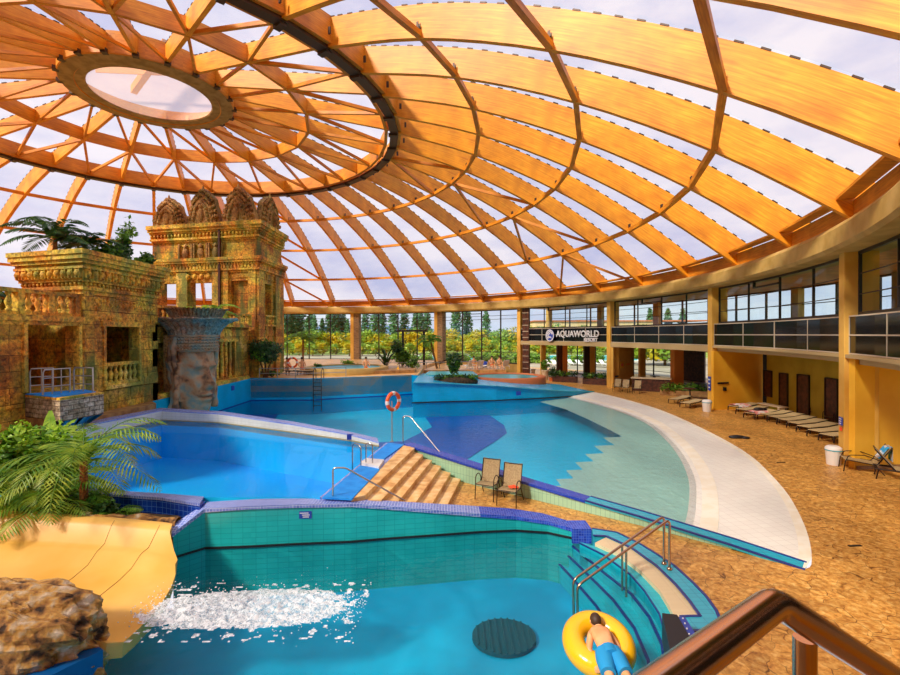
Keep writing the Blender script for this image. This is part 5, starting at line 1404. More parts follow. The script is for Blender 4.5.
# ladder on the far wall
lq = thing('pool_ladder', 'steel ladder fixed to the far turquoise wall of the wave pool', 'pool ladder', (-9.5, 34.7, -.2))
xa, xb = PY(313.5, 390, 34.55)[0], PY(321.5, 390, 34.55)[0]; mb = MB()
for x in (xa, xb): mb.tube([(x, 34.5, -1), (x, 34.5, 1.9), (x, 34.9, 2.15), (x, 35.2, 1.9), (x, 35.2, 1.35)], .03, 8)
for k in range(9): mb.beam((xa, 34.5, -.6+k*.28), (xb, 34.5, -.6+k*.28), .06, .04)
mb.build('frame', [M['darkframe']], lq)
def torus(mb, c, R, r, nrm, n=40, k=12, m=0, seg=None):
    nrm = Vector(nrm).normalized(); a = nrm.cross(Vector((0,0,1))); a = a.normalized() if a.length > .01 else Vector((1,0,0)); b = nrm.cross(a); vs = []
    for i in range(n):
        t = 2*PI*i/n; d = a*math.cos(t)+b*math.sin(t)
        for j in range(k): u = 2*PI*j/k; vs.append(Vector(c)+d*(R+r*math.cos(u))+nrm*r*math.sin(u))
    for i in range(n):
        if seg is not None and not seg(i/n): continue
        mb.add([vs[i*k+j] for j in range(k)]+[vs[((i+1)%n)*k+j] for j in range(k)], [(j, (j+1)%k, k+(j+1)%k, k+j) for j in range(k)], m, True)
def life_ring(c, R, nrm, label):
    t = thing('life_ring', label, 'life ring', c); mb = MB(); torus(mb, c, R, R*.23, nrm); mb.build('ring', [M['orange']], t)
    for q in range(4):
        mb = MB(); torus(mb, c, R, R*.25, nrm, n=48, seg=lambda f: abs(((f-q*.25+.125) % 1)-.125) < .021); mb.build('band', [M['white']], t)
pr = P(392, 440.5, .86); zc = EYE-(401-334.5)*pr[1]/F
pst = thing('ring_post', 'thin dark pole beside the stairs carrying the orange life ring', 'pole', (pr[0], pr[1], .82)); mb = MB(); mb.tube([(pr[0], pr[1], .84), (pr[0], pr[1], zc)], .022, 8); mb.build('pole', [M['greybar']], pst)
mb = MB(); mb.lathe([(.07, 0), (.07, .02)], (pr[0], pr[1], .82), 12); mb.build('base_plate', [M['greybar']], pst)
life_ring((pr[0]+.06, pr[1]-.08, zc), .29, (.78, -.62, .0), 'orange life ring with white bands on the pole beside the stairs')
q = PY(292.5, 362.5, 36.5); life_ring((q[0], 36.5, q[2]), .36, (0, -1, 0), 'orange life ring hanging on the fence behind the far turquoise wall')
# ------------------------------------------------------------------ walkway chairs
def sling_chair(name, label, loc, rz, group=None, sling='sling'):
    t = thing(name, label, 'chair', (0,0,0)); 
    # local: faces -Y, width along X
    W = .27; 
    for s in (-1, 1):
        mb = MB(); mb.tube(smooth([(s*W, -.30, 0), (s*W*.98, -.27, .42), (s*W, -.26, .60), (s*W, -.16, .67), (s*W, .0, .66), (s*W, .12, .58), (s*W, .19, .42)], .07), .014, 7); mb.build('arm_loop', [M['chairframe']], t)
        mb = MB(); mb.tube([(s*W, .14, .44), (s*W*1.02, .42, 0)], .014, 7); mb.build('leg', [M['chairframe']], t)
        mb = MB(); mb.tube(smooth([(s*W*.95, -.28, .43), (s*W*.95, .18, .39), (s*W*.95, .36, 1.0)], .1), .013, 7); mb.build('side_rail', [M['chairframe']], t)
    for a, b in (((-W, -.28, .42), (W, -.28, .42)), ((-W, .18, .38), (W, .18, .38)), ((-W, .36, 1.0), (W, .36, 1.0)), ((-W, .3, .18), (W, .3, .18))): mb = MB(); mb.tube([a, b], .012, 6); mb.build('cross_rail', [M['chairframe']], t)
    def strip_(name, pts):
        mb = MB(); n = 6
        for i in range(len(pts)-1):
            (y0, z0), (y1, z1) = pts[i], pts[i+1]
            for k in range(n):
                x0, x1 = -W*.93+k*2*W*.93/n, -W*.93+(k+1)*2*W*.93/n
                sag = lambda x: -.018*(1-(x/W)**2)
                mb.add([(x0, y0, z0+sag(x0)), (x1, y0, z0+sag(x1)), (x1, y1, z1+sag(x1)), (x0, y1, z1+sag(x0))], [(0,1,2,3)], 0, True)
                mb.add([(x0, y0+.004, z0+sag(x0)-.008), (x1, y0+.004, z0+sag(x1)-.008), (x1, y1+.004, z1+sag(x1)-.008), (x0, y1+.004, z1+sag(x0)-.008)], [(3,2,1,0)], 0, True)
        mb.build(name, [M[sling]], t)
    strip_('seat', [(-.29, .425), (-.2, .445), (0, .42), (.12, .405), (.18, .40)]); strip_('backrest', [(.18, .41), (.23, .55), (.28, .70), (.33, .86), (.36, .98), (.385, 1.02)])
    t.matrix_basis = Matrix.Translation(Vector(loc)) @ Matrix.Rotation(rz, 4, 'Z'); return t
ch1 = P(496, 500, 0); ch2 = P(522, 504.5, 0)
cA = sling_chair('patio_chair', 'tan sling chair on the walkway, the empty one nearer the stairs', (P(493, 501, 0)[0]-.12, P(493, 501, 0)[1]+.30, 0), -.42)
cB = copy_tree(cA, (P(515.6, 507.5, 0)[0]-.12, P(515.6, 507.5, 0)[1]+.30, 0), -.42, 'tan sling chair on the walkway with a red cloth on its seat')
rc_ = MB(); rock_c = cB.matrix_basis@Vector((.10, .02, .46)); vs = []
for i in range(9):
    for j in range(9):
        x, y = (i-4)/4, (j-4)/4; r = math.hypot(x, y); vs.append((rock_c.x+x*.13, rock_c.y+y*.10, rock_c.z+.06*max(0, 1-r)+.015*math.sin(i*2.1+j)))
rc_.add(vs, [(i*9+j, (i+1)*9+j, (i+1)*9+j+1, i*9+j+1) for i in range(8) for j in range(8)], 0, True); tag(rc_.build('swim_cloth', [M['redcloth']]), 'crumpled red cloth lying on a walkway chair seat', 'cloth')
df = MB(); c = P(503, 509.3, 0.0); df.obox((c[0], c[1], .035), (.16, .12, .03), .2); tag(df.build('floor_drain', [M['kerb']]), 'small dark drain cover in front of the walkway chairs', 'drain')
# ------------------------------------------------------------------ swim ring and swimmer
tc2 = P(599, 646, -.05); 
tt = thing('swim_ring', 'big yellow inflatable ring floating in the splash pool under a swimmer', 'swim ring', (tc2[0], tc2[1], -.2))
mb = MB(); torus(mb, (tc2[0], tc2[1]+.02, -.03), .365, .17, (0, -.30, 1), n=48, k=16); mb.build('tube', [M['tubeyellow']], tt)
mb = MB(); mb.tube([(tc2[0]+.36*math.cos(a/10*PI*2), tc2[1]+.36*math.sin(a/10*PI*2), .1) for a in range(0, 3)], .012, 6); mb.build('handle', [M['slide']], tt)
def body():
    """skinned figure lying prone across the ring, head up the picture"""
    me = bpy.data.meshes.new('person'); cx, cy = tc2
    z = .12
    J = {'pelvis': (0, -.36, z+.0, .125), 'waist': (0, -.20, z+.03, .11), 'chest': (0, -.02, z+.06, .135), 'neckb': (0, .12, z+.08, .085), 'neck': (0, .18, z+.09, .055),
         'shL': (-.15, .07, z+.05, .062), 'elL': (-.24, -.12, z-.08, .045), 'wrL': (-.20, -.30, z-.16, .032),
         'shR': (.15, .07, z+.05, .062), 'elR': (.25, -.10, z-.06, .045), 'wrR': (.22, -.28, z-.14, .032),
         'hipL': (-.09, -.44, z-.01, .095), 'knL': (-.13, -.80, z-.06, .062), 'anL': (-.13, -1.16, z-.12, .042), 'ftL': (-.14, -1.32, z-.20, .035),
         'hipR': (.09, -.44, z-.01, .095), 'knR': (.14, -.80, z-.06, .062), 'anR': (.15, -1.16, z-.12, .042), 'ftR': (.16, -1.32, z-.20, .035)}
    E_ = [('pelvis','waist'), ('waist','chest'), ('chest','neckb'), ('neckb','neck'), ('chest','shL'), ('shL','elL'), ('elL','wrL'), ('chest','shR'), ('shR','elR'), ('elR','wrR'),
          ('pelvis','hipL'), ('hipL','knL'), ('knL','anL'), ('anL','ftL'), ('pelvis','hipR'), ('hipR','knR'), ('knR','anR'), ('anR','ftR')]
    names = list(J); 
    # fingers
    for s, w_ in ((-1, 'wrL'), (1, 'wrR')):
        wx, wy, wz, _ = J[w_]; 
        J['pm'+w_] = (wx-s*.0, wy-.06, wz-.02, .034); E_.append((w_, 'pm'+w_))
        for f in range(4):
            L = (.07, .08, .075, .06)[f]; fx = wx+s*(-.03+.02*f)
            J['f%d%s' % (f, w_)] = (fx, wy-.10, wz-.03, .010); J['g%d%s' % (f, w_)] = (fx, wy-.10-L*.6, wz-.05, .009); E_ += [('pm'+w_, 'f%d%s' % (f, w_)), ('f%d%s' % (f, w_), 'g%d%s' % (f, w_))]
        J['t'+w_] = (wx-s*.05, wy-.08, wz-.02, .011); E_.append(('pm'+w_, 't'+w_))
    names = list(J)
    vs = [(cx+J[k][0]*.88, cy-.10+J[k][1]*.92, J[k][2]) for k in names]; me.from_pydata(vs, [(names.index(a), names.index(b)) for a, b in E_], [])
    o = bpy.data.objects.new('person', me); COL.objects.link(o); me.materials.append(M['skin'])
    sk = o.modifiers.new('skin', 'SKIN'); sv = me.skin_vertices[0].data
    for i, k in enumerate(names): r = J[k][3]; sv[i].radius = (r, r*.8 if k in ('chest', 'waist', 'pelvis') else r)
    sv[0].use_root = True
    sb_ = o.modifiers.new('sub', 'SUBSURF'); sb_.levels = 2; sb_.render_levels = 2
    for p in me.polygons: p.use_smooth = True
    sk.use_smooth_shade = True
    return o, cx, cy-.12, z
po, cx_, cy_, z_ = body()
tag(po, 'person lying face down on the yellow ring in blue shorts', 'person')
hd = MB(); hd.ball((cx_, cy_+.29, z_+.10), (.078, .10, .10), 18); hd.ball((cx_, cy_+.385, z_+.08), (.013, .025, .02), 8)
for s in (-1, 1): hd.ball((cx_+s*.08, cy_+.28, z_+.10), (.012, .022, .03), 8)
hd.build('head', [M['skin']], po)
hr = MB(); hr.ball((cx_, cy_+.285, z_+.125), (.084, .105, .095), 18); hr.build('hair', [M['hair']], po)
sh = MB()
for s in (-1, 1): sh.tube([(cx_+s*.06, cy_-.30, z_+.01), (cx_+s*.085, cy_-.42, z_+.0), (cx_+s*.115, cy_-.64, z_-.03)], [.125, .128, .10], 14)
sh.tube([(cx_, cy_-.27, z_+.01), (cx_, cy_-.42, z_)], [.142, .15], 16); sh.build('shorts', [M['shorts']], po)
# ------------------------------------------------------------------ black starting block by the pool rim
ebx = thing('equipment_box', 'black box with a studded blue edge standing on the splash pool rim', 'equipment box', (*P(680, 640, .1), 0))
tz = .32
q = [P(662, 613, tz), P(677, 614.5, tz), P(692, 641, tz), P(694, 672, tz), P(676, 672, tz), P(669, 645, tz)]
mb = MB(); mb.prism(q, -.12, tz); mb.build('body', [M['black']], ebx, bevel=.01)
q2 = [P(678, 614.8, tz), P(685, 615, tz), P(699, 637, tz), P(699, 660, tz), P(693.5, 672, tz), P(692.5, 641, tz)]
mb = MB(); mb.prism(q2, -.02, tz-.03); mb.build('side_rail', [M['signblue']], ebx)
for k in range(7): mb = MB(); a = Vector((*P(683, 617, tz), tz-.02)); b = Vector((*P(696, 650, tz), tz-.02)); p = a+(b-a)*k/6; mb.ball(p, .014, 6); mb.build('stud', [M['white']], ebx)
# ------------------------------------------------------------------ foreground gallery rail
gp = thing('stair_rail', 'thick bronze-coloured tube railing close to the camera with a kinked corner', 'railing', (.55, .95, 3))
mb = MB(); A = Vector(PY(560, 760, .50)); K = Vector(PY(775, 602, .84)); B = Vector(PY(960, 722, 1.02)); 
mb.tube(smooth([A, K, B], .03), .0262, 20); mb.build('handrail', [M['bronze']], gp)
mb = MB(); q = PY(801, 640, .92); mb.tube([(q[0], .91, q[2]+.01), (q[0], .91, 3.02)], .020, 14); mb.build('post', [M['bronze']], gp)
mb = MB(); mb.tube([(q[0]+.02, .95, q[2]-.01), (q[0]+.02, .95, 3.02)], .009, 8); mb.build('guard_wire', [M['tealcoping']], gp)
mb = MB(); mb.ball(PY(845, 644, .87), .005, 8); mb.build('screw', [M['steel']], gp)
gs = MB(); gs.box(-3, 6, -3, 1.1, 2.85, 3.0); struct('floor_balcony', gs, [M['slab']])
# ------------------------------------------------------------------ plants
def frond(mb, base, az, L, up, droop, n=22, w=.5, lw=.035, mrach=1, curl=.0, vee=.5, rnd=random):
    """feather palm frond: arched midrib with paired narrow leaflets"""
    d = Vector((math.cos(az), math.sin(az), 0)); s = Vector((-d.y, d.x, 0)); pts = []
    for i in range(n+1):
        t = i/n; a = up-(up+droop)*t**1.1
        if i == 0: p = Vector(base)
        else: p = pts[-1]+(d*math.cos(a)+Vector((0,0,1))*math.sin(a))*L/n
        pts.append(p)
    mb.tube(pts[::2]+[pts[-1]] if n % 2 else pts[::2], [.018*(1-.8*k/(n//2)) for k in range(len(pts[::2]) + (1 if n % 2 else 0))], 4, mrach, cap=False)
    for i in range(2, n+1):
        t = i/n; l = w*math.sin(PI*min(1, .12+t*.86))**.7; p = pts[i]; f = (pts[i]-pts[i-1]).normalized()
        for sd in (-1, 1):
            q = (s*sd*.85+f*.55+Vector((0,0,1))*(vee*.4-.5*t-.15+rnd.uniform(-.12, .12))).normalized(); e = p+q*l+Vector((0,0,-.12*l)); m_ = p+q*l*.5
            x = f*lw
            mb.add([p, m_+x, e, m_-x], [(0,1,2,3)], 0)
def leafblob(mb, c, r, n, size, m=0, rnd=random, flat=.0):
    """cloud of individual leaves spread through an ellipsoid"""
    c = Vector(c)
    for _ in range(n):
        d = Vector((rnd.gauss(0,1), rnd.gauss(0,1), rnd.gauss(0,1))).normalized(); k = rnd.random()**.4
        p = c+Vector((d.x*r[0], d.y*r[1], d.z*r[2]))*k
        a = Vector((rnd.gauss(0,1), rnd.gauss(0,1), rnd.gauss(0,.6))).normalized(); b = a.cross(d+Vector((0,0,.3))).normalized(); s = size*rnd.uniform(.6, 1.3)
        mb.add([p-a*s, p-b*s*.45, p+a*s, p+b*s*.45], [(0,1,2,3)], m)
def bigleaf(mb, base, az, L, w, up, droop, m=0, n=8, rachis=None, fold=.12):
    """banana type leaf: broad blade folded along its midrib"""
    d = Vector((math.cos(az), math.sin(az), 0)); s = Vector((-d.y, d.x, 0)); p = Vector(base); pts = [p]
    for i in range(n):
        a = up-(up+droop)*((i+1)/n)**1.3; p = p+(d*math.cos(a)+Vector((0,0,1))*math.sin(a))*L/n; pts.append(p)
    vs = []
    for i, q in enumerate(pts):
        t = i/n; ww = w*math.sin(PI*(.06+.92*t))**.6; vs += [q-s*ww+Vector((0,0,fold*ww)), q, q+s*ww+Vector((0,0,fold*ww))]
    fs = []
    for i in range(n): fs += [(3*i, 3*i+1, 3*i+4, 3*i+3), (3*i+1, 3*i+2, 3*i+5, 3*i+4)]
    mb.add(vs, fs, m, True); mb.tube(pts, [.02*(1-.7*i/n) for i in range(n+1)], 4, m, cap=False)
def palm(label, loc, h, nf, L, mats=('leafpalm', 'leafmid'), lw=.03, w=.45, seed=1, group=None, up0=1.35, trunk_r=.08, name='palm_plant', az=None, cat='palm', lean=(0,0)):
    rnd = random.Random(seed); t = thing(name, label, cat, loc, group=group); x, y, z = loc
    if h > 0:
        mb = MB(); n = 10
        mb.tube([(x+lean[0]*k/n, y+lean[1]*k/n, z+h*k/n) for k in range(n+1)], [trunk_r*(1.25-.35*k/n)*(1+.12*(k % 2)) for k in range(n+1)], 9); mb.build('trunk', [M['palmtrunk']], t)
    mb = MB()
    for k in range(nf):
        a = 2*PI*k/nf*1.0+rnd.uniform(-.25, .25) if az is None else az[k % len(az)]+rnd.uniform(-.2, .2)
        u = up0*(1-(k % 4)*.26)+rnd.uniform(-.1, .1)
        frond(mb, (x+lean[0], y+lean[1], z+h), a, L*rnd.uniform(.8, 1.1), u, rnd.uniform(.5, 1.1), 22, w, lw, rnd=rnd)
    mb.build('fronds', [M[mats[0]], M[mats[1]]], t); return t
def bush(label, loc, r, n, size, mats=('leafdark', 'leafmid'), seed=1, name='shrub', cat='shrub', group=None, stems=3):
    rnd = random.Random(seed); t = thing(name, label, cat, loc, group=group); x, y, z = loc
    if stems:
        mb = MB()
        for k in range(stems):
            a = rnd.uniform(0, 6.28); mb.tube([(x, y, z), (x+.15*r[0]*math.cos(a), y+.15*r[1]*math.sin(a), z+r[2]*.5), (x+.4*r[0]*math.cos(a), y+.4*r[1]*math.sin(a), z+r[2]*1.1)], [.04, .03, .015], 6)
        mb.build('stem', [M['bark']], t)
    mb = MB()
    for k in range(9):
        a = rnd.uniform(0, 6.28); q = rnd.uniform(0, .6)
        leafblob(mb, (x+r[0]*q*math.cos(a), y+r[1]*q*math.sin(a), z+r[2]*(1+rnd.uniform(-.45, .5))), (r[0]*.55, r[1]*.55, r[2]*.5), n//9, size, k % 2 if len(mats) > 1 else 0, rnd)
    mb.build('foliage', [M[q] for q in mats], t); return t
def banana(label, loc, leaves, mats='leaflime', name='banana_plant', h=.6):
    t = thing(name, label, 'plant', loc); x, y, z = loc
    mb = MB(); mb.tube([(x, y, z), (x, y, z+h)], [.08, .05], 8); mb.build('stem', [M['leafmid']], t)
    for (az, L, w, up, dr) in leaves:
        mb = MB(); bigleaf(mb, (x, y, z+h*.9), az, L, w, up, dr); mb.build('leaf', [M[mats]], t)
# planter between the slide and the landing pool
def G(px, py, Y): q = PY(px, py, Y); return (q[0], q[1])
x, y = G(84, 500, 10.75); palm('feathery palm with a reddish trunk spreading over the landing pool edge', (x, y, .42), 1.3, 19, 2.1, seed=4, w=.5, lw=.024, up0=1.2, trunk_r=.075, az=[-.3, .3, 2.8, 3.4, .9, -.9, 1.5, 0, 2.2, -.5, -1.4, 3.9, .5, 4.6, 5.2])
x, y = G(20, 520, 11.2); palm('arching green palm beside the left-hand banana leaves in the slide planter', (x, y, .42), .55, 20, 1.9, seed=9, w=.5, lw=.03, up0=1.25)
x, y = G(52, 520, 10.8); palm('low bright-green palm at the middle of the slide planter', (x, y, .42), .3, 20, 1.5, seed=12, w=.46, lw=.03, up0=1.25)
x, y = G(110, 520, 10.75); palm('small dark fern-like palm at the water end of the slide planter', (x, y, .42), .0, 11, .75, mats=('leafmid', 'leafdark'), seed=15, w=.28, lw=.02, up0=1.1)
x, y = G(-8, 500, 11.0); palm('dark drooping palm at the picture edge of the slide planter', (x, y, .42), .7, 18, 1.7, mats=('leafpalm', 'leafmid'), seed=19, w=.5, lw=.03, up0=1.1)
for k, (px, Yp, rr, lab, mt) in enumerate(((30, 11.6, (1.0, .6, 1.2), 'lime-leaved umbrella shrub under the jump platform', ('leaflime', 'leafmid')), (5, 10.9, (.8, .4, 1.15), 'yellow-green leafy shrub at the left end of the slide planter', ('leaflime', 'leafmid')), (62, 11.7, (.9, .5, 1.15), 'bright umbrella-leaf shrub beside the tall palm crown', ('leaflime', 'leafmid')),
                              (35, 10.7, (.9, .3, .32), 'dark ground-hugging shrub filling the slide planter', ('leafdark', 'leafmid')), (95, 10.8, (.6, .25, .28), 'dark low shrub at the foot of the reddish palm trunk', ('leafdark', 'leafmid')))):
    x, y = G(px, 500, Yp); bush(lab, (x, y, .42), rr, 1500, .095 if k != 3 else .06, mt, seed=30+k)
x, y = G(48, 470, 11.8); banana('young banana plant with one tall lime leaf pointing at the jump platform', (x, y, .44), [(2.2, 1.9, .17, 1.45, -.9), (.4, 1.3, .2, 1.0, .3), (3.6, 1.4, .2, .9, .4)], h=.5)
x, y = G(8, 470, 11.3); banana('broad-leaved banana plant at the left picture edge', (x, y, .44), [(1.2, 1.4, .22, 1.45, -.8), (2.9, 1.2, .2, 1.0, .5), (.2, 1.2, .18, .9, .6)], h=.7)
# roof planting on the gatehouse
palm('dark feathery palm on the gatehouse roof near its outer corner', (-17.1, 20.4, 7.3), 1.5, 16, 2.1, mats=('leafdark', 'leafmid'), seed=21, w=.55, lw=.05, up0=1.3)
palm('smaller dark palm in the middle of the gatehouse roof planting', (-16.2, 20.9, 7.3), 1.3, 13, 1.5, mats=('leafdark', 'leafmid'), seed=22, w=.4, lw=.05, up0=1.0)
bush('bushy green shrub in the middle of the gatehouse roof', (-15.6, 21.3, 7.5), (1.2, .8, .7), 1100, .13, seed=23)
bush('tall conical green shrub at the pool end of the gatehouse roof', (-15.3, 22.0, 7.5), (.6, .5, 1.35), 1000, .12, ('leafmid', 'leafdark'), seed=24)
bush('green shrub trailing over the end of the gatehouse cornice', (-14.95, 22.9, 7.5), (.6, .4, .6), 700, .12, ('leafmid', 'leafdark'), seed=25)
palm('dark palm behind the parapet of the wing wall', (-17.6, 17.6, 5.4), .5, 10, 1.3, mats=('leafdark', 'leafmid'), seed=26, w=.4, lw=.05)
palm('bright green fern on the gallery beside the fluted bowl', (-15.9, 31.0, 5.35), .5, 14, 2.2, mats=('leafpalm', 'leafmid'), seed=27, w=.6, lw=.05, up0=1.1, cat='fern', name='potted_fern')
# round tree at the foot of the tower
t_ = thing('round_tree', 'round-headed dark green tree at the foot of the temple tower', 'tree', (-13.9, 35.4, 1.38)); mb = MB()
for s in (-1, 0, 1): mb.tube([(-13.9+.12*s, 35.4, 1.38), (-13.9+.25*s, 35.4, 2.2), (-13.9+.6*s, 35.4, 3.0)], [.07, .06, .04], 6)
mb.build('trunk', [M['bark']], t_); mb = MB(); rnd = random.Random(3)
for k in range(10): a = rnd.uniform(0, 6.28); leafblob(mb, (-13.9+.6*math.cos(a), 35.4+.5*math.sin(a), 3.35+rnd.uniform(-.45, .55)), (.8, .7, .6), 330, .12, k % 2 if k < 4 else 0, rnd)
mb.build('foliage', [M['leafdark'], M['leafmid']], t_)
# ------------------------------------------------------------------ far terrace
TZ = 1.35
def TP_(px, Y): q = PY(px, 350, Y); return (q[0], Y, TZ)
x, y, z = TP_(303, 48); palm('slender palm on the terrace in front of the glazing beside the tower', (x, y, z), 2.8, 12, 2.2, mats=('leafmid', 'leafdark'), seed=41, w=.55, lw=.07)
x, y, z = TP_(386, 46); 
t_ = thing('agave_plant', 'dark sword-leaved agave on the far terrace', 'plant', (x, y, z)); mb = MB()
for k in range(22): bigleaf(mb, (x, y, z), k*.9, 1.6+.5*(k % 3), .10, 1.5-.12*(k % 5), -.6+.1*(k % 4), n=5)
mb.build('leaves', [M['leafdark']], t_)
x, y, z = TP_(402, 47); bush('large-leaved green shrub beside the agave', (x, y, z), (1.2, .8, 1.5), 700, .22, ('leafdark', 'leafmid'), seed=43)
x, y, z = TP_(412, 44); bush('round clipped bush in front of the dark portal frame', (x, y, z), (.9, .6, .65), 700, .1, ('leafmid', 'leafdark'), seed=44)
x, y, z = TP_(437, 45); palm('bent palm leaning across the second tan column', (x, y, z), 2.6, 10, 1.7, mats=('leafmid', 'leafdark'), seed=45, w=.5, lw=.07, lean=(-.6, 0))
x, y, z = TP_(348, 45); bush('low yellowish bush in front of the first tan column', (x, y, z), (.9, .5, .5), 400, .12, ('leafmid', 'leaflime'), seed=46)
x, y, z = TP_(317, 42); bush('small round bush between life ring and wall ladder', (x, y, z), (.5, .4, .4), 300, .1, ('leafmid', 'leafdark'), seed=47)
x, y, z = TP_(272, 36.2); bush('low dark hedge bush behind the corner of the turquoise wall', (x, y, z), (1.3, .4, .35), 500, .1, ('leafdark', 'leafmid'), seed=48)
# island planting
x, y = P(454, 381, 1.15); t_ = thing('planted_mound', 'dark planted mound at the peak of the island wall', 'planting mound', (x, y, 1.0)); mb = MB(); mb.ball((x+.2, 36.4, .95), (1.7, 1.2, .55), 14); mb.build('soil', [M['soil']], t_)
mb = MB(); rnd = random.Random(8)
for k in range(6): leafblob(mb, (x-1.1+k*.5, 35.9, 1.35), (.5, .3, .25), 120, .12, k % 2, rnd)
mb.build('ground_cover', [M['leafdark'], M['leafmid']], t_)
bush('narrow upright green shrub growing from the island mound', (x, 36.4, 1.35), (.75, .6, 1.05), 900, .15, ('leafmid', 'leafdark'), seed=49)
# kids pool with orange rim
kx, ky = 5.2, 43.0
kp = thing('whirlpool', 'shallow round whirlpool with an orange rim on the far deck', 'whirlpool', (kx, ky, 0)); mb = MB()
mb.lathe([(3.5, 0), (3.5, .75), (3.3, .8), (2.9, .8), (2.85, .7)], (kx, ky, .05), 40, cap=False); mb.build('rim', [M['terracotta']], kp)
mb = MB(); mb.lathe([(2.86, 0), (2.86, .01)], (kx, ky, .72), 40); mb.build('water', [M['outwater']], kp)
hot = thing('whirlpool', 'wide turquoise whirlpool basin behind the island shrub', 'whirlpool', (0, 42, .4)); mb = MB(); mb.prism([(-2.4, 40.5), (-2.0, 45), (2.2, 44.8), (2.4, 40.6), (1.0, 39.2)], .35, 1.1); mb.build('basin_wall', [M['tealcoping']], hot)
mb = MB(); mb.poly([[(-2.1, 40.7), (-1.8, 44.7), (2.0, 44.5), (2.1, 40.8), (.9, 39.6)][::-1]], 1.12); mb.build('water', [M['outwater']], hot)
hot2 = thing('whirlpool', 'round whirlpool on the terrace behind the wall ladder', 'whirlpool', (-9, 41, TZ)); mb = MB(); mb.lathe([(3.6, 0), (3.6, .45), (3.4, .5), (3.0, .5), (3.0, .4)], (-9, 41, TZ), 40, cap=False); mb.build('rim', [M['tan']], hot2); mb = MB(); mb.lathe([(3.0, 0), (3.0, .01)], (-9, 41, TZ+.4), 40); mb.build('water', [M['outwater']], hot2)
# terrace fence along the far turquoise wall
def fence(label, pts, z, h, step, mat='greybar', rails=2):
    t = thing('metal_railing', label, 'railing', (*pts[0], z))
    for i in range(len(pts)-1):
        a, b = Vector(pts[i]), Vector(pts[i+1]); n = max(1, int((b-a).length/step))
        mb = MB()
        for k in range(rails): zz = z+h*(k+1)/rails; mb.tube([(a.x, a.y, zz), (b.x, b.y, zz)], .03, 6)
        for k in range(n+1): p = a+(b-a)*k/n; mb.tube([(p.x, p.y, z), (p.x, p.y, z+h)], .03, 6)
        mb.build('rail_panel', [M[mat]], t)
fence('thin grey railing along the top of the far turquoise wall', [(-14.2, 35.0), (-10.2, 35.1), (-8.0, 36.1)], 1.36, .75, 1.3)
fence('grey railing crossing the terrace in front of the far bushes', [(-6, 44), (-1, 45), (3.0, 46)], TZ, .6, 1.2, rails=1)
lw_ = MB(); lw_.prism([(-6.2, 38.6), (-3.0, 39.8), (-3.0, 42), (-5.6, 41.5)], TZ, 1.62); tag(lw_.build('bench_slab', [M['kerb']]), 'low brown stone bench at the edge of the far terrace', 'bench')
# portal frame
pf = thing('portal_frame', 'dark free-standing portal frame in front of the glazing between two tan columns', 'portal', (-2, 52, TZ)); 
xa, xb = PY(403, 350, 50)[0], PY(424, 350, 50)[0]
for x in (xa, xb): mb = MB(); mb.box(x-.12, x+.12, 49.9, 50.1, TZ, 4.9); mb.build('post', [M['darkframe']], pf)
mb = MB(); mb.box(xa-.7, xb+.3, 49.9, 50.1, 4.9, 5.1); mb.build('lintel', [M['darkframe']], pf)
# loungers and people far away
def lounger(name, label, loc, rz, group=None, back=.5, sling='sling', frame='chairframe', src=None):
    t = thing(name, label, 'sun lounger', (0,0,0), group=group)
    mb = MB()
    for s in (-1, 1): mb.tube(smooth([(s*.31, -.95, .05), (s*.31, -.93, .30), (s*.31, .35, .32), (s*.31, .80, .32)], .06), .028, 6)
    for y in (-.92, -.2, .35, .8): mb.tube([(-.31, y, .31), (.31, y, .31)], .016, 6)
    mb.build('frame', [M[frame]], t)
    for (x, y) in ((-.31, .7), (.31, .7), (-.31, -.2), (.31, -.2)): mb = MB(); mb.tube([(x, y, .31), (x, y+.06, 0)], .018, 6); mb.build('leg', [M[frame]], t)
    mb = MB(); mb.obox((0, -.3, .345), (.58, 1.25, .02), 0); mb.build('seat', [M[sling]], t)
    b = math.sin(back); c = math.cos(back); mb = MB(); mb.obox((0, .32+.36*c, .35+.36*b), (.58, .72, .02), 0, 0, rx=back); mb.build('backrest', [M[sling]], t)
    mb = MB()
    for s in (-1, 1): mb.tube([(s*.31, .32, .34), (s*.31, .32+.75*c, .34+.75*b)], .022, 6)
    mb.tube([(-.31, .32+.75*c, .34+.75*b), (.31, .32+.75*c, .34+.75*b)], .018, 6); mb.build('back_frame', [M[frame]], t)
    t.matrix_basis = Matrix.Translation(Vector(loc)) @ Matrix.Rotation(rz, 4, 'Z'); return t
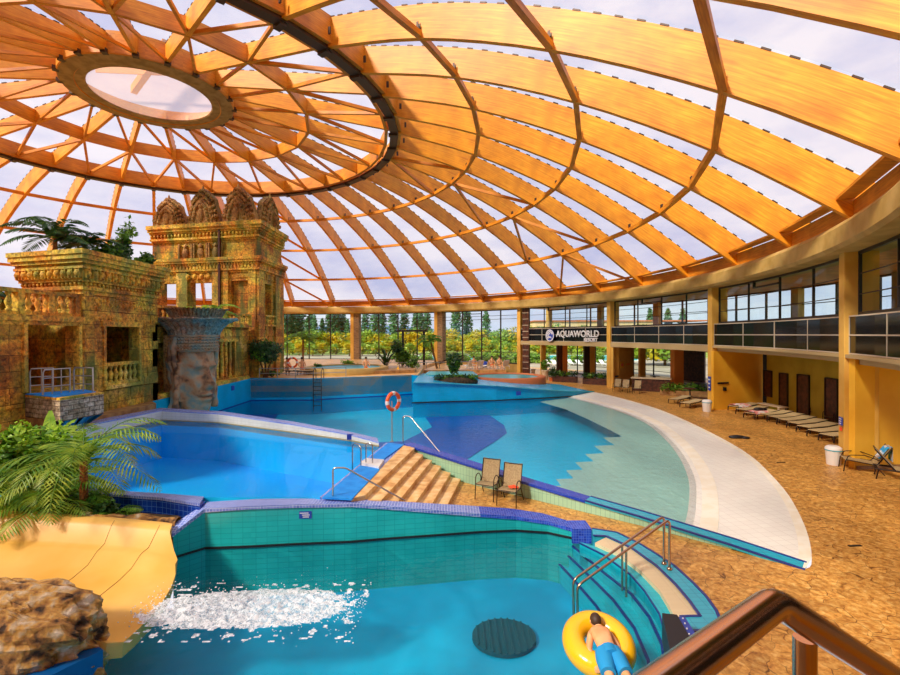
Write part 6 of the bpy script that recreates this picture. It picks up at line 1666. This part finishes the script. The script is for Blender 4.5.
# row of loungers under the gallery of the third bay
def D(px, py): return (*P(px, py, 0), 0)
lrow = [(826, 443), (814, 438.5), (803, 434), (793, 430), (783, 426.5), (773, 423.5), (763, 420.5), (749, 419.5), (741, 415.5), (733, 412)]
names_ = ['sun lounger with dark frame end-on beside the near white bin, front one of the row', 'second sun lounger of the row counted from the near white bin', 'third sun lounger of the row counted from the near white bin', 'fourth sun lounger of the row counted from the near white bin', 'fifth sun lounger of the row counted from the near white bin',
          'sixth sun lounger of the row counted from the near white bin', 'seventh sun lounger in the row, next to the towel-covered one', 'sun lounger in the row covered by a pink towel and clothes', 'sun lounger just behind the towel-covered one in the row', 'farthest sun lounger of the row, by the yellow side wall']
L0 = None
for k, (px, py) in enumerate(lrow):
    x, y, _ = D(px, py)
    # foot end at the pixel, body reaching away from the pool
    rz = math.radians(-74+k*1.0)
    fx, fy = -math.sin(rz), math.cos(rz)
    loc = (x+fx*.95, y+fy*.95, 0)
    if L0 is None: L0 = lounger('sun_lounger', names_[0], loc, rz, 'sun loungers in the row under the gallery', back=.08, sling='slingpale')
    else: copy_tree(L0, loc, rz, names_[k])
    if k in (7, 9):
        mb = MB(); n = 8; 
        for i in range(n):
            for j in range(n):
                pass
        vs = []; Rm = Matrix.Rotation(rz, 3, 'Z'); rr = random.Random(k)
        for i in range(n+1):
            for j in range(n+1):
                v = Vector(((i/n-.5)*.72, -.9+j/n*1.1, .40+rr.uniform(0, .05)-(.12 if i in (0, n) else 0))); w_ = Rm@v+Vector(loc); vs.append(tuple(w_))
        mb.add(vs, [(i*(n+1)+j, (i+1)*(n+1)+j, (i+1)*(n+1)+j+1, i*(n+1)+j+1) for i in range(n) for j in range(n)], 0, True)
        tag(mb.build('beach_towel', [M['pinktowel']]), 'pink and white towel spread over a lounger in the row' if k == 7 else 'pink towel on the farthest lounger by the yellow side wall', 'towel')
        if k == 7:
            mb = MB(); mb.ball((loc[0]-.1, loc[1], .5), (.3, .16, .1), 10); mb.ball((loc[0]+.2, loc[1]+.05, .48), (.18, .14, .09), 10); tag(mb.build('folded_clothes', [M['black']]), 'dark bundle of clothes on the pink-towelled lounger', 'clothes')
# chairs and table in the recess
for k, (px, py, lab) in enumerate(((805, 416, 'upright sling chair in the recess, under the fourth dark opening'), (819, 420, 'middle upright sling chair along the olive recess wall'), (832, 425, 'upright sling chair half hidden by the tan column in the recess'))):
    x, y, _ = D(px, py); copy_tree(cA, (x, y, 0), math.radians(-75), lab)
x, y, _ = D(787, 410); 
tbx = thing('dark_table', 'dark table standing against the olive recess wall', 'table', (x, y, 0)); mb = MB(); mb.obox((x, y, .72), (.9, 1.5, .05), .1); mb.build('table_top', [M['darkwood']], tbx)
for (dx, dy) in ((-.35, -.6), (.35, -.6), (-.35, .6), (.35, .6)): mb = MB(); mb.obox((x+dx, y+dy, .35), (.07, .07, .7)); mb.build('leg', [M['darkwood']], tbx)
x, y, _ = D(762, 409.5); x -= .1; y -= 1.1; bnc = thing('wooden_bench', 'low wooden bench below the second opening of the recess', 'bench', (x, y, 0)); mb = MB(); mb.obox((x, y, .42), (.5, 1.8, .06), .1); mb.build('seat', [M['pot']], bnc)
for dy in (-.7, .7): mb = MB(); mb.obox((x, y+dy, .2), (.4, .08, .4), .1); mb.build('leg', [M['pot']], bnc)
# bins
def bin_(label, px, py, h, r):
    x, y = P(px, py, 0); t = thing('litter_bin', label, 'bin', (x, y, 0)); mb = MB(); mb.lathe([(r*.82, 0), (r*.86, .04), (r, h*.78)], (x, y, 0), 24); mb.build('body', [M['white']], t)
    mb = MB(); mb.lathe([(r*1.03, h*.78), (r*1.05, h*.84), (r*.98, h*.93), (r*.7, h)], (x, y, 0), 24); mb.build('lid', [M['white']], t)
    mb = MB(); mb.lathe([(r*1.06, h*.76), (r*1.07, h*.765), (r*1.07, h*.80), (r*1.06, h*.805)], (x, y, 0), 24, cap=False); mb.build('bag_rim', [M['tealcoping']], t)
bin_('white lidded litter bin beside the near tan column and sling lounge chair', 833.5, 464.5, .66, .24); bin_('white litter bin at the foot of the column by the restaurant', 707, 411.5, .70, .26)
# lounge chairs on the right
def lounge_chair(label, loc, rz):
    t = thing('lounge_chair', label, 'lounge chair', (0,0,0)); W = .32
    mb = MB()
    for s in (-1, 1): mb.tube(smooth([(s*W, -.55, 0), (s*W, -.50, .40), (s*W, .30, .30), (s*W, .68, .92)], .07), .017, 7)
    mb.build('side_frame', [M['chairframe']], t)
    for s in (-1, 1): mb = MB(); mb.tube(smooth([(s*W, -.48, .38), (s*W, -.42, .56), (s*W, .0, .60), (s*W, .38, .46)], .1), .014, 7); mb.build('arm', [M['chairframe']], t)
    for s in (-1, 1): mb = MB(); mb.tube([(s*W, .22, .33), (s*W, .50, 0)], .016, 7); mb.build('leg', [M['chairframe']], t)
    mb = MB(); mb.hexa([(-W, -.5, .38), (W, -.5, .38), (W, .3, .29), (-W, .3, .29)], [(-W, -.5, .40), (W, -.5, .40), (W, .3, .31), (-W, .3, .31)]); mb.build('seat', [M['sling']], t)
    mb = MB(); mb.hexa([(-W, .3, .29), (W, .3, .29), (W, .33, .29), (-W, .33, .29)], [(-W, .66, .90), (W, .66, .90), (W, .69, .90), (-W, .69, .90)]); mb.build('backrest', [M['sling']], t)
    t.matrix_basis = Matrix.Translation(Vector(loc)) @ Matrix.Rotation(rz, 4, 'Z'); return t
x, y, _ = D(862, 471); LC = lounge_chair('dark-framed lounge chair with a blue towel over its back by the yellow wall', (x, y, 0), math.radians(-118))
tw_ = MB(); vs = []
for i in range(7):
    for j in range(9):
        u = (i/6-.5)*.46; t = j/8
        if t < .6: v = Vector((u, .62-.22*(.6-t)/.6, .90-.36*(.6-t)/.6+.03)); v = Vector((u, .38+.26*t/.6, .50+.44*t/.6))
        else: v = Vector((u, .66+.06, .94-.5*(t-.6)/.4))
        vs.append(tuple(LC.matrix_basis@(v+Vector((0, 0, .01*math.sin(i*2))))))
tw_.add(vs, [(i*9+j, (i+1)*9+j, (i+1)*9+j+1, i*9+j+1) for i in range(6) for j in range(8)], 0, True); tag(tw_.build('beach_towel', [M['bluetowel']]), 'blue and white towel hanging over a lounge chair back by the yellow wall', 'towel')
x, y, _ = D(889, 480); lounger('sun_lounger', 'sun lounger with raised back partly cut by the picture edge', (x+.5, y-.1, 0), math.radians(52), back=.9)
x, y, _ = D(897, 489); copy_tree(LC, (x+.55, y-.2, 0), math.radians(-60), 'dark-framed lounge chair at the picture edge in front of the raised lounger')
mb = MB(); x, y = P(737, 438, 0); mb.ball((x, y, .05), (.38, .2, .08), 12); mb.ball((x+.3, y-.12, .04), (.2, .14, .06), 10); tag(mb.build('dropped_towel', [M['black']]), 'black towel lying on the orange paving beside the beach curve', 'towel')
for (px, py, lab) in ((781, 462.5, 'small dark drain slot in the paving near the litter bin'), (855, 546, 'dark drain slot in the open orange paving')):
    x, y = P(px, py, 0); mb = MB(); mb.obox((x, y, .008), (.3, .06, .012), .1); tag(mb.build('floor_drain', [M['black']]), lab, 'drain')
# wall signs
def plate(label, px, py, w_, h_, R=33.9, cols=('signblue', 'signwhite'), rot=None, dotc=None):
    u = (px-450)/F; a_ = 1+u*u; b_ = -2*(u*CX+CY); c_ = CX*CX+CY*CY-R*R; Y = (-b_+math.sqrt(b_*b_-4*a_*c_))/2/a_; x = u*Y; z = EYE-(py-334.5)*Y/F
    a = math.atan2(x-CX, Y-CY); t = thing('wall_sign', label, 'sign', (x, Y, z)); mb = MB(); mb.obox((x, Y, z), (w_, .03, h_), -a); mb.build('plate', [M[cols[0]]], t)
    for k in range(3): mb = MB(); q = Vector((x, Y, z))+Vector((-math.sin(a), -math.cos(a), 0))*.02+Vector((0, 0, h_*(.28-.28*k))); mb.obox(q, (w_*(.7-.1*k), .01, h_*.1), -a); mb.build('text_line', [M[cols[1]]], t)
plate('tall blue notice on the column beside the far litter bin', 709.5, 384, .28, .85); plate('blue square notice on the near tan column', 841, 422, .26, .28)
t = plate
def simple_sign(label, pos, dims, rz, mats):
    t = thing('wall_sign', label, 'sign', pos); mb = MB(); mb.obox(pos, dims, rz); mb.build('plate', [M[mats[0]]], t)
    mb = MB(); mb.obox((pos[0]-.02, pos[1]-.03, pos[2]), (dims[0]*.6, dims[1], dims[2]*.4), rz); mb.build('emblem', [M[mats[1]]], t)
a_ = math.atan2(.95, 3.6)
for (sx_, z_, w_, h_, ms, lab) in ((.18, 1.62, .8, .1, ('darkframe', 'black'), 'dark slim direction sign on the yellow side wall'), (.3, 1.25, .22, .22, ('darkframe', 'black'), 'small dark round sign under the slim sign on the yellow wall')):
    p = Vector((15.9, 28.35))+Vector((3.6, .95)).normalized()*(.5+sx_); simple_sign(lab, (p.x, p.y-.04, z_), (w_, .04, h_), a_, ms)
plate('small red dot button under the blue square notice', 841, 430, .12, .12, cols=('redcloth', 'redcloth'))
a_ = math.atan2(3.2, 3.0); 
for (s_, z_, w_, h_, ms, lab) in ((1.6, 1.9, .7, .55, ('yellow', 'orange'), 'orange-red swirl emblem on the restaurant panel'), (2.9, 1.9, 1.0, .18, ('yellow', 'orange'), 'faint red lettering strip beside the swirl emblem'), (.5, .95, .7, .14, ('darkframe', 'black'), 'slim dark sign low on the restaurant panel')):
    p = Vector((14.0, 40.3))+Vector((3.0, 3.2)).normalized()*s_; simple_sign(lab, (p.x+.06, p.y-.06, z_), (w_, .04, h_), a_, ms)
# sign lettering on the gallery front
def text(s, size, pos, a, mat, parent, ext=.03, name='lettering'):
    cu = bpy.data.curves.new(name, 'FONT'); cu.body = s; cu.size = size; cu.extrude = ext; cu.align_x = 'CENTER'; cu.offset = .012
    o = bpy.data.objects.new('tmp', cu); COL.objects.link(o); dg = bpy.context.evaluated_depsgraph_get(); me = bpy.data.meshes.new_from_object(o.evaluated_get(dg)); bpy.data.objects.remove(o)
    me.materials.clear(); me.materials.append(M[mat]); q = bpy.data.objects.new(name, me); COL.objects.link(q); q.parent = parent
    q.matrix_basis = parent.matrix_basis.inverted() @ Matrix.Translation(Vector(pos)) @ Matrix.Rotation(-a, 4, 'Z') @ Matrix.Rotation(PI/2, 4, 'X'); return q
RS = 34.0
def onface(px, py, R=RS):
    u = (px-450)/F; a_ = 1+u*u; b_ = -2*(u*CX+CY); c_ = CX*CX+CY*CY-R*R; Y = (-b_+math.sqrt(b_*b_-4*a_*c_))/2/a_; return (u*Y, Y, EYE-(py-334.5)*Y/F), math.atan2(u*Y-CX, Y-CY)
p_, an = onface(578.5, 338.3); sg = thing('gallery_sign', 'silver AQUAWORLD RESORT lettering with a round blue logo on the black gallery front', 'sign', p_)
an = deg(60.2)
def tang(p, s): return (p[0]+s*math.cos(an), p[1]-s*math.sin(an), p[2])
nrm_ = Vector((-math.sin(an), -math.cos(an), 0))
pc = Vector(pol(deg(60.2), 33.86, 0)); 
LZ = 4.36; _pp, _a = onface(577.5, 338, 33.9); pc = Vector((_pp[0], _pp[1], 0))
text('AQUAWORLD', .84, Vector((pc.x, pc.y, LZ))+nrm_*.12, an, 'lettering', sg)
tq = Vector(tang((pc.x, pc.y, LZ-.42), 1.75))+nrm_*.12; text('RESORT', .46, tq, an, 'lettering', sg)
lc = Vector(tang((pc.x, pc.y, LZ+.12), -3.65))+nrm_*.05
mb = MB()
def disc(mb, c, r, off, m=0, n=36, a0=0, a1=2*PI, r2=0):
    t = Vector((math.cos(an), -math.sin(an), 0)); c = Vector(c)+nrm_*off
    vs = [c+t*math.cos(a0+(a1-a0)*k/n)*q+Vector((0,0,1))*math.sin(a0+(a1-a0)*k/n)*q for q in (r, r2) for k in range(n+1)]
    vs += [v-nrm_*.03 for v in vs[:n+1]]
    mb.add(vs, [(k, k+1, n+2+k, n+1+k) for k in range(n)]+[(k, 2*(n+1)+k, 2*(n+1)+k+1, k+1) for k in range(n)], m)
disc(mb, lc, .62, .12, 0); disc(mb, lc, .60, .14, 1, r2=.50); disc(mb, lc, .44, .15, 1, a0=.3, a1=4.2, r2=.32); disc(mb, lc, .24, .15, 1, a0=1.2, a1=5.6, r2=.14)
disc(mb, lc-Vector((0, 0, .38)), .30, .15, 1, a0=PI*.1, a1=PI*.9, r2=.22)
mb.build('logo', [M['signblue'], M['lettering']], sg)
# planters in front of the lounge
def planter_box(label, px, py, w_, m, seed, hh=.55, pl='leafdark'):
    x, y = P(px, py, 0); t = thing('planter_box', label, 'planter', (x, y, 0)); mb = MB(); mb.obox((x, y, hh/2), (w_, .6, hh), -.55); mb.build('box', [M[m]], t)
    mb = MB(); rnd = random.Random(seed)
    for k in range(5): leafblob(mb, (x+(k-2)*w_*.18, y-(k-2)*.1, hh+.25), (w_*.18, .3, .35), 90, .12, k % 2, rnd)
    mb.build('foliage', [M[pl], M['leafmid']], t)
planter_box('dark wooden planter with leafy plants under the letters of the sign', 565, 382, 2.3, 'darkwood', 1); planter_box('dark wooden planter close to the column right of the sign', 595.5, 384.5, 2.2, 'darkwood', 2)
for (px, py, lab, m_, s_, hh) in ((545, 380, 'cream pot with a small tree beside the glazed cabinet', 'pot', 5, 1.0), (552.5, 381, 'terracotta pot with a dark plant next to the cream pot', 'terracotta', 6, .35), (532, 376, 'pale cylindrical bin at the foot of the glazed cabinet', 'white', 7, .8)):
    x, y = P(px, py, 0); t = thing('plant_pot', lab, 'plant pot', (x, y, 0)); mb = MB(); mb.lathe([(.3, 0), (.38, hh*.9), (.42, hh), (.34, hh)], (x, y, 0), 16); mb.build('pot', [M[m_]], t)
    if s_ != 7:
        mb = MB(); leafblob(mb, (x, y, hh+.55), (.45, .45, .6), 260, .14, 0, random.Random(s_)); mb.build('foliage', [M['leafmid' if s_ == 5 else 'leafdark']], t)
# restaurant furniture
planter_box('long stone-edged planter with lush plants before the dark restaurant', 684, 396, 3.2, 'kerb', 8, .4, 'leafmid')
cn = thing('restaurant_counter', 'low dark counter with a pale top at the restaurant edge', 'counter', (*P(650, 392, 0), 0)); x, y = P(651, 391, 0); mb = MB(); mb.obox((x, y, .5), (2.8, .8, 1.0), -.5); mb.build('body', [M['darkwood']], cn); mb = MB(); mb.obox((x, y, 1.03), (3.0, 1.0, .06), -.5); mb.build('worktop', [M['pot']], cn)
for k, (px, py, lab) in enumerate(((617, 391.5, 'sling chair against the panel right of the sign column'), (625, 392.5, 'second sling chair against the restaurant panel'), (637, 393.5, 'third sling chair near the restaurant counter'))):
    copy_tree(cA, (*P(px, py, 0), 0), -.6, lab)
for k, (px, py, lab) in enumerate(((668, 392, 'dark restaurant table with chairs in the shade beside the orange pillar'), (690, 399, 'dark restaurant table by the lush planter'), (655, 384, 'dark restaurant table deep under the gallery'))):
    x, y = P(px, py, 0); t = thing('restaurant_table', lab, 'table', (x, y, 0)); mb = MB(); mb.lathe([(.45, 0), (.45, .04)], (x, y, .72), 20); mb.build('table_top', [M['darkwood']], t); mb = MB(); mb.lathe([(.25, 0), (.05, .04), (.05, .72)], (x, y, 0), 12); mb.build('pedestal', [M['darkframe']], t)
for k, (px, py, lab) in enumerate(((692, 407, 'cream lounger in front of the restaurant planter'), (680, 403, 'cream lounger between planter and far litter bin'))):
    copy_tree(L0, (*P(px, py, 0), 0), -.9, lab)
# loungers and bathers on the far deck
far_l = [(470, 'white lounger on the far deck left of the mullion'), (479, 'white lounger beside the blue parasol bundle'), (489, 'reddish-towelled lounger behind the orange rimmed whirlpool'), (497, 'white lounger right of centre behind the whirlpool'), (505, 'white lounger next to the third tan column')]
FL = None
for k, (px, lab) in enumerate(far_l):
    x = PY(px, 370, 47.5)[0]
    if FL is None: FL = lounger('sun_lounger', lab, (x, 48.2, 1.05), PI+.3, 'white loungers on the far deck', back=.9, sling='white', frame='white')
    else: copy_tree(FL, (x, 48.2+.1*k, 1.05), PI+.3, lab)
for k, (px, lab) in enumerate(((328, 'brown lounger on the terrace behind the far ladder'), (300, 'lounger on the terrace right of the hanging life ring'), (310, 'lounger on the terrace between the life ring and the ladder'))):
    x = PY(px, 370, 39)[0]; copy_tree(L0, (x, 38.2, TZ), 1.2+.3*k, lab)
bb_ = MB(); x, y = PY(484, 366, 50)[0], 50; bb_.ball((x, y, 1.42), (.55, .4, .35), 12); tag(bb_.build('parasol_bundle', [M['navy']]), 'blue folded parasol bundle on the far deck', 'parasol')
def sitter(label, loc, rz, cloth, h=1.0):
    me = bpy.data.meshes.new('person'); J = [((0,0,.45), .14), ((0,.02,.75), .14), ((0,.04,1.0), .13), ((0,.04,1.14), .06), ((0,0,1.28), .10), ((-.1,-.05,.45), .09), ((-.12,-.45,.48), .07), ((-.12,-.5,.08), .05), ((.1,-.05,.45), .09), ((.12,-.45,.48), .07), ((.12,-.5,.08), .05), ((-.2,.03,1.0), .06), ((-.28,-.1,.75), .045), ((-.2,-.32,.62), .035), ((.2,.03,1.0), .06), ((.28,-.1,.75), .045), ((.2,-.32,.62), .035), ((-.13,-.62,.04), .035), ((.13,-.62,.04), .035)]
    me.from_pydata([j[0] for j in J], [(0,1),(1,2),(2,3),(3,4),(0,5),(5,6),(6,7),(0,8),(8,9),(9,10),(2,11),(11,12),(12,13),(2,14),(14,15),(15,16),(7,17),(10,18)], [])
    o = bpy.data.objects.new('person', me); COL.objects.link(o); me.materials.append(M['skin']); s = o.modifiers.new('skin', 'SKIN'); s.use_smooth_shade = True
    for i, j in enumerate(J): me.skin_vertices[0].data[i].radius = (j[1], j[1])
    me.skin_vertices[0].data[0].use_root = True; b = o.modifiers.new('sub', 'SUBSURF'); b.levels = 1; b.render_levels = 1
    o.matrix_basis = Matrix.Translation(Vector(loc)) @ Matrix.Rotation(rz, 4, 'Z')
    tag(o, label, 'person'); mb = MB(); mb.tube([(0, 0, .36), (0, .01, .58)], [.17, .16], 12); mb.build('swimwear', [M[cloth]], o, local=True); mb = MB(); mb.ball((0, .02, 1.33), (.11, .12, .11), 10); mb.build('hair', [M['hair']], o, local=True)
for (px, Y, z0_, lab, cl) in ((287, 38.6, TZ, 'person in dark swimwear sitting left of the hanging life ring', 'black'), (302, 38.9, TZ, 'person in red swimwear sitting on the terrace by the ladder', 'redcloth'), (366, 39.2, TZ, 'person in an orange towel sitting where the turquoise wall steps down', 'orange'),
                          (492, 47.0, 1.05, 'bather in red swimwear sitting behind the orange-rimmed whirlpool', 'redcloth'), (499.5, 47.1, 1.05, 'bather in dark swimwear sitting next to the third tan column', 'black'), (474, 47.0, 1.05, 'bather in pale swimwear sitting on the far deck', 'white')):
    x = PY(px, 370, Y)[0]; sitter(lab, (x, Y, z0_), .4, cl)
ws_ = MB(); x, y = PY(398, 374, 40.5)[0], 40.5; ws_.add([(x-.2, y-.15, TZ), (x+.2, y-.15, TZ), (x+.2, y+.15, TZ), (x-.2, y+.15, TZ), (x, y, TZ+.6)], [(0,1,4), (1,2,4), (2,3,4), (3,0,4), (3,2,1,0)]); tag(ws_.build('floor_sign', [M['tubeyellow']]), 'yellow folding floor sign on the low stone bench terrace', 'floor sign')
# poolside depth plaques
for (pos, rz, lab) in ((PX(233, 388, -14.57), PI/2, 'blue depth plaque on the turquoise wall right of the face sculpture'), (PY(518.5, 393.2, 34.32), .2, 'blue depth plaque on the island wall')):
    t = MB(); t.obox((pos[0]+.0, pos[1]-(.06 if rz < 1 else 0), pos[2]), (.36, .04, .3), rz); tag(t.build('depth_plaque', [M['signblue']]), lab, 'sign')
# ------------------------------------------------------------------ outdoors
def crown_mesh(n, size, r, seed, kind='round', mats=('leafyellow', 'leafgreen')):
    rnd = random.Random(seed); mb = MB()
    if kind == 'round':
        for k in range(14):
            a = rnd.uniform(0, 6.28); q = rnd.uniform(0, .65)*r[0]; leafblob(mb, (q*math.cos(a), q*math.sin(a), r[2]*(1+rnd.uniform(-.6, .6))), (r[0]*.5, r[1]*.5, r[2]*.45), n//14, size, 0 if rnd.random() < .7 else 1, rnd)
    else:
        for k in range(12):
            t = k/11; w_ = r[0]*math.sin(PI*(.15+.8*t))**.7; leafblob(mb, (rnd.uniform(-.15, .15)*w_, 0, r[2]*2*t), (w_, w_, r[2]*.22), n//12, size, rnd.randint(0, 1), rnd)
    return mb
def tree_proto(label, group, mats, r, h, n, size, seed, kind='round', name='tree'):
    t = thing(name, label, 'tree', (0,0,0), group=group); mb = MB(); mb.tube([(0,0,0), (0,0,h+r[2])], [.22, .1], 6); mb.build('trunk', [M['bark']], t)
    mb = crown_mesh(n, size, r, seed, kind); mb.v = [(x, y, z+h) for x, y, z in mb.v]; mb.build('foliage', [M[q] for q in mats], t); return t
G1 = tree_proto('yellow autumn tree in the belt beyond the outdoor pools', 'yellow trees beyond the outdoor pools', ('leafyellow', 'leafgreen'), (3.6, 3.2, 2.7), .6, 1300, .42, 1)
G2 = tree_proto('green-yellow rounded tree in the belt beyond the outdoor pools', 'green rounded trees beyond the outdoor pools', ('leafgreen', 'leafyellow'), (3.4, 3.0, 2.5), .5, 1300, .40, 2)
G3 = tree_proto('dark slender poplar standing far behind the yellow trees', 'poplars behind the yellow trees', ('leafpoplar', 'leafpoplar'), (1.9, 1.9, 6.0), .6, 1100, .5, 3, 'col', name='poplar_tree')
G4 = tree_proto('low green garden shrub outside the glazing', 'garden shrubs outside the glazing', ('leafmid', 'leafgreen'), (1.6, 1.3, .8), .0, 700, .2, 4, name='garden_shrub'); G4['category'] = 'shrub'
rnd = random.Random(11)
first = {}
def put(g, px, Y, z=-.05, s=1.0):
    x = (px-450)/F*Y
    if g.name not in first: first[g.name] = 1; g.matrix_basis = Matrix.Translation(Vector((x, Y, z))) @ Matrix.Rotation(rnd.uniform(0, 6), 4, 'Z'); g.scale = (s, s, s); return
    copy_tree(g, (x, Y, z), rnd.uniform(0, 6.28), scale=s)
px = 262
while px < 860:
    Y = rnd.uniform(112, 125); put(G1 if rnd.random() < (.75 if px > 330 else .5) else G2, px, Y, s=rnd.uniform(.85, 1.15)*(1.15 if px > 470 else 1)); px += rnd.uniform(12, 17)
px = 265
while px < 700:
    Y = rnd.uniform(102, 108); put(G2 if rnd.random() < .6 else G1, px, Y, s=rnd.uniform(.5, .7)); px += rnd.uniform(9, 14)
px = 262
while px < 470:
    if not (352 < px < 361 or 432 < px < 447): put(G3, px, rnd.uniform(160, 175), s=rnd.uniform(.75, 1.25))
    px += rnd.uniform(3, 8) if px < 350 else rnd.uniform(5, 13)
for px in (486, 612, 650, 668, 683): put(G3, px, 150, s=.95)
for px in (640, 665, 672, 750, 765, 778, 790): put(G2, px, 70, s=1.15)
px = 395
while px < 640: put(G4, px, rnd.uniform(72, 76), s=rnd.uniform(.7, 1.3)); px += rnd.uniform(9, 16)
for px in (450, 478, 492, 503): put(G4, px, 66, z=-.05, s=rnd.uniform(1.2, 1.7))
mb = MB(); pts = []
for k in range(60):
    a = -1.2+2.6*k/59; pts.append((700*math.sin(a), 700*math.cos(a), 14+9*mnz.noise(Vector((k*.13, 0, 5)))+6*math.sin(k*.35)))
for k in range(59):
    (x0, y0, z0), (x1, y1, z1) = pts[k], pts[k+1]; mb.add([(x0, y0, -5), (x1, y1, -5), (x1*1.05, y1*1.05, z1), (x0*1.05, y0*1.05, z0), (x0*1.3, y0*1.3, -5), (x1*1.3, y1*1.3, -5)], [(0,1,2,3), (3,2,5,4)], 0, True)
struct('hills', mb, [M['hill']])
hb_ = thing('apartment_building', 'long beige building seen through the glazing above the sign', 'building', (30, 140, 0)); mb = MB(); mb.box(25, 62, 138, 150, -.05, 8.3); mb.box(62, 75, 138, 150, -.05, 7.3); mb.build('walls', [M['beige']], hb_); mb = MB(); mb.box(24.6, 75.4, 137.6, 150.4, 8.3, 8.7); mb.build('roof', [M['terracotta']], hb_)
for k in range(12): mb = MB(); mb.box(27+k*3.8, 28.6+k*3.8, 137.9, 138.05, 5, 6.6); mb.build('window', [M['darkframe']], hb_)
# outdoor loungers
OL = None; rnd = random.Random(4)
for k, (px, Y) in enumerate([(330+9*i, 70+2*(i % 2)) for i in range(2)]+[(548+8*i, 70-(i % 3)) for i in range(9)]):
    x = (px-450)/F*Y
    if OL is None: OL = lounger('outdoor_lounger', 'white sun lounger outside on the paving beyond the glazing', (x, Y, -.03), .3, 'white loungers outside beyond the glazing', back=.7, sling='white', frame='white')
    else: copy_tree(OL, (x, Y, -.03), .3)
# ceiling lamps hanging from the ribs of the dome

# ------------------------------------------------------------------ pieces that belong to a part hang one level deeper
DEEP = {'band': 'ring', 'bag_rim': 'body', 'back_frame': 'backrest', 'handle': 'tube', 'hair': 'head', 'text_line': 'plate', 'emblem': 'plate', 'stud': 'side_rail', 'seam': 'trough',
        'base_flange': 'rail', 'relief_pattern': 'stone_walls', 'opening_frame': 'stone_walls', 'door_jamb': 'stone_walls', 'headband': 'head', 'hair_tresses': 'head', 'depth_plaque': 'basin_wall', 'leaf_crown': 'fluted_bowl'}
kids = {}
for o in bpy.data.objects:
    if o.parent is not None: kids.setdefault(o.parent.name, []).append(o)
for root in [r for r in bpy.data.objects if r.parent is None]:
    ch = kids.get(root.name, [])
    for o in ch:
        s = o.name.split('.')[0]
        if s in DEEP:
            c = [k for k in ch if k.name.split('.')[0] == DEEP[s]]
            if c: o.parent = c[min(len(c)-1, sum(1 for k in ch[:ch.index(o)] if k.name.split('.')[0] == s) if len(c) > 1 else 0)]
# ------------------------------------------------------------------ light
w = bpy.data.worlds.new('world'); sc.world = w; w.use_nodes = True; nt = w.node_tree; nt.nodes.clear()
def wn_(t, **k):
    q = nt.nodes.new(t)
    for a, b in k.items(): setattr(q, a, b)
    return q
o_ = wn_('ShaderNodeOutputWorld'); bg = wn_('ShaderNodeBackground'); tc = wn_('ShaderNodeTexCoord')
mp = wn_('ShaderNodeMapping'); mp.inputs['Scale'].default_value = (1, 1, 2.4); nt.links.new(tc.outputs['Generated'], mp.inputs[0])
nz = wn_('ShaderNodeTexNoise'); nz.inputs['Scale'].default_value = 3.2; nz.inputs['Detail'].default_value = 6; nz.inputs['Roughness'].default_value = .6; nt.links.new(mp.outputs[0], nz.inputs['Vector'])
rp = wn_('ShaderNodeValToRGB'); e = rp.color_ramp.elements; e[0].position = .36; e[0].color = (.55, .60, .86, 1); e[1].position = .62; e[1].color = (.98, .95, 1.0, 1)
nt.links.new(nz.outputs[0], rp.inputs[0]); nt.links.new(rp.outputs[0], bg.inputs[0]); bg.inputs[1].default_value = SKY
nt.links.new(bg.outputs[0], o_.inputs[0])
sd = bpy.data.lights.new('sun', 'SUN'); sd.energy = SUN; sd.angle = deg(9); sd.color = (1, .90, .74)
so_ = bpy.data.objects.new('sun', sd); COL.objects.link(so_)
so_.rotation_euler = Vector(SUND).to_track_quat('-Z', 'Y').to_euler(); so_.location = (-40, -20, 60)
vs_ = sc.view_settings; vs_.view_transform = 'Standard'; vs_.look = 'None'; vs_.gamma = 1; vs_.use_curve_mapping = False; vs_.exposure = EXPO
sc.cycles.max_bounces = 8; sc.cycles.diffuse_bounces = 4; sc.cycles.glossy_bounces = 3; sc.cycles.transparent_max_bounces = 16; sc.cycles.transmission_bounces = 3
sc.cycles.use_denoising = True; sc.cycles.sample_clamp_indirect = 6; sc.cycles.caustics_reflective = False
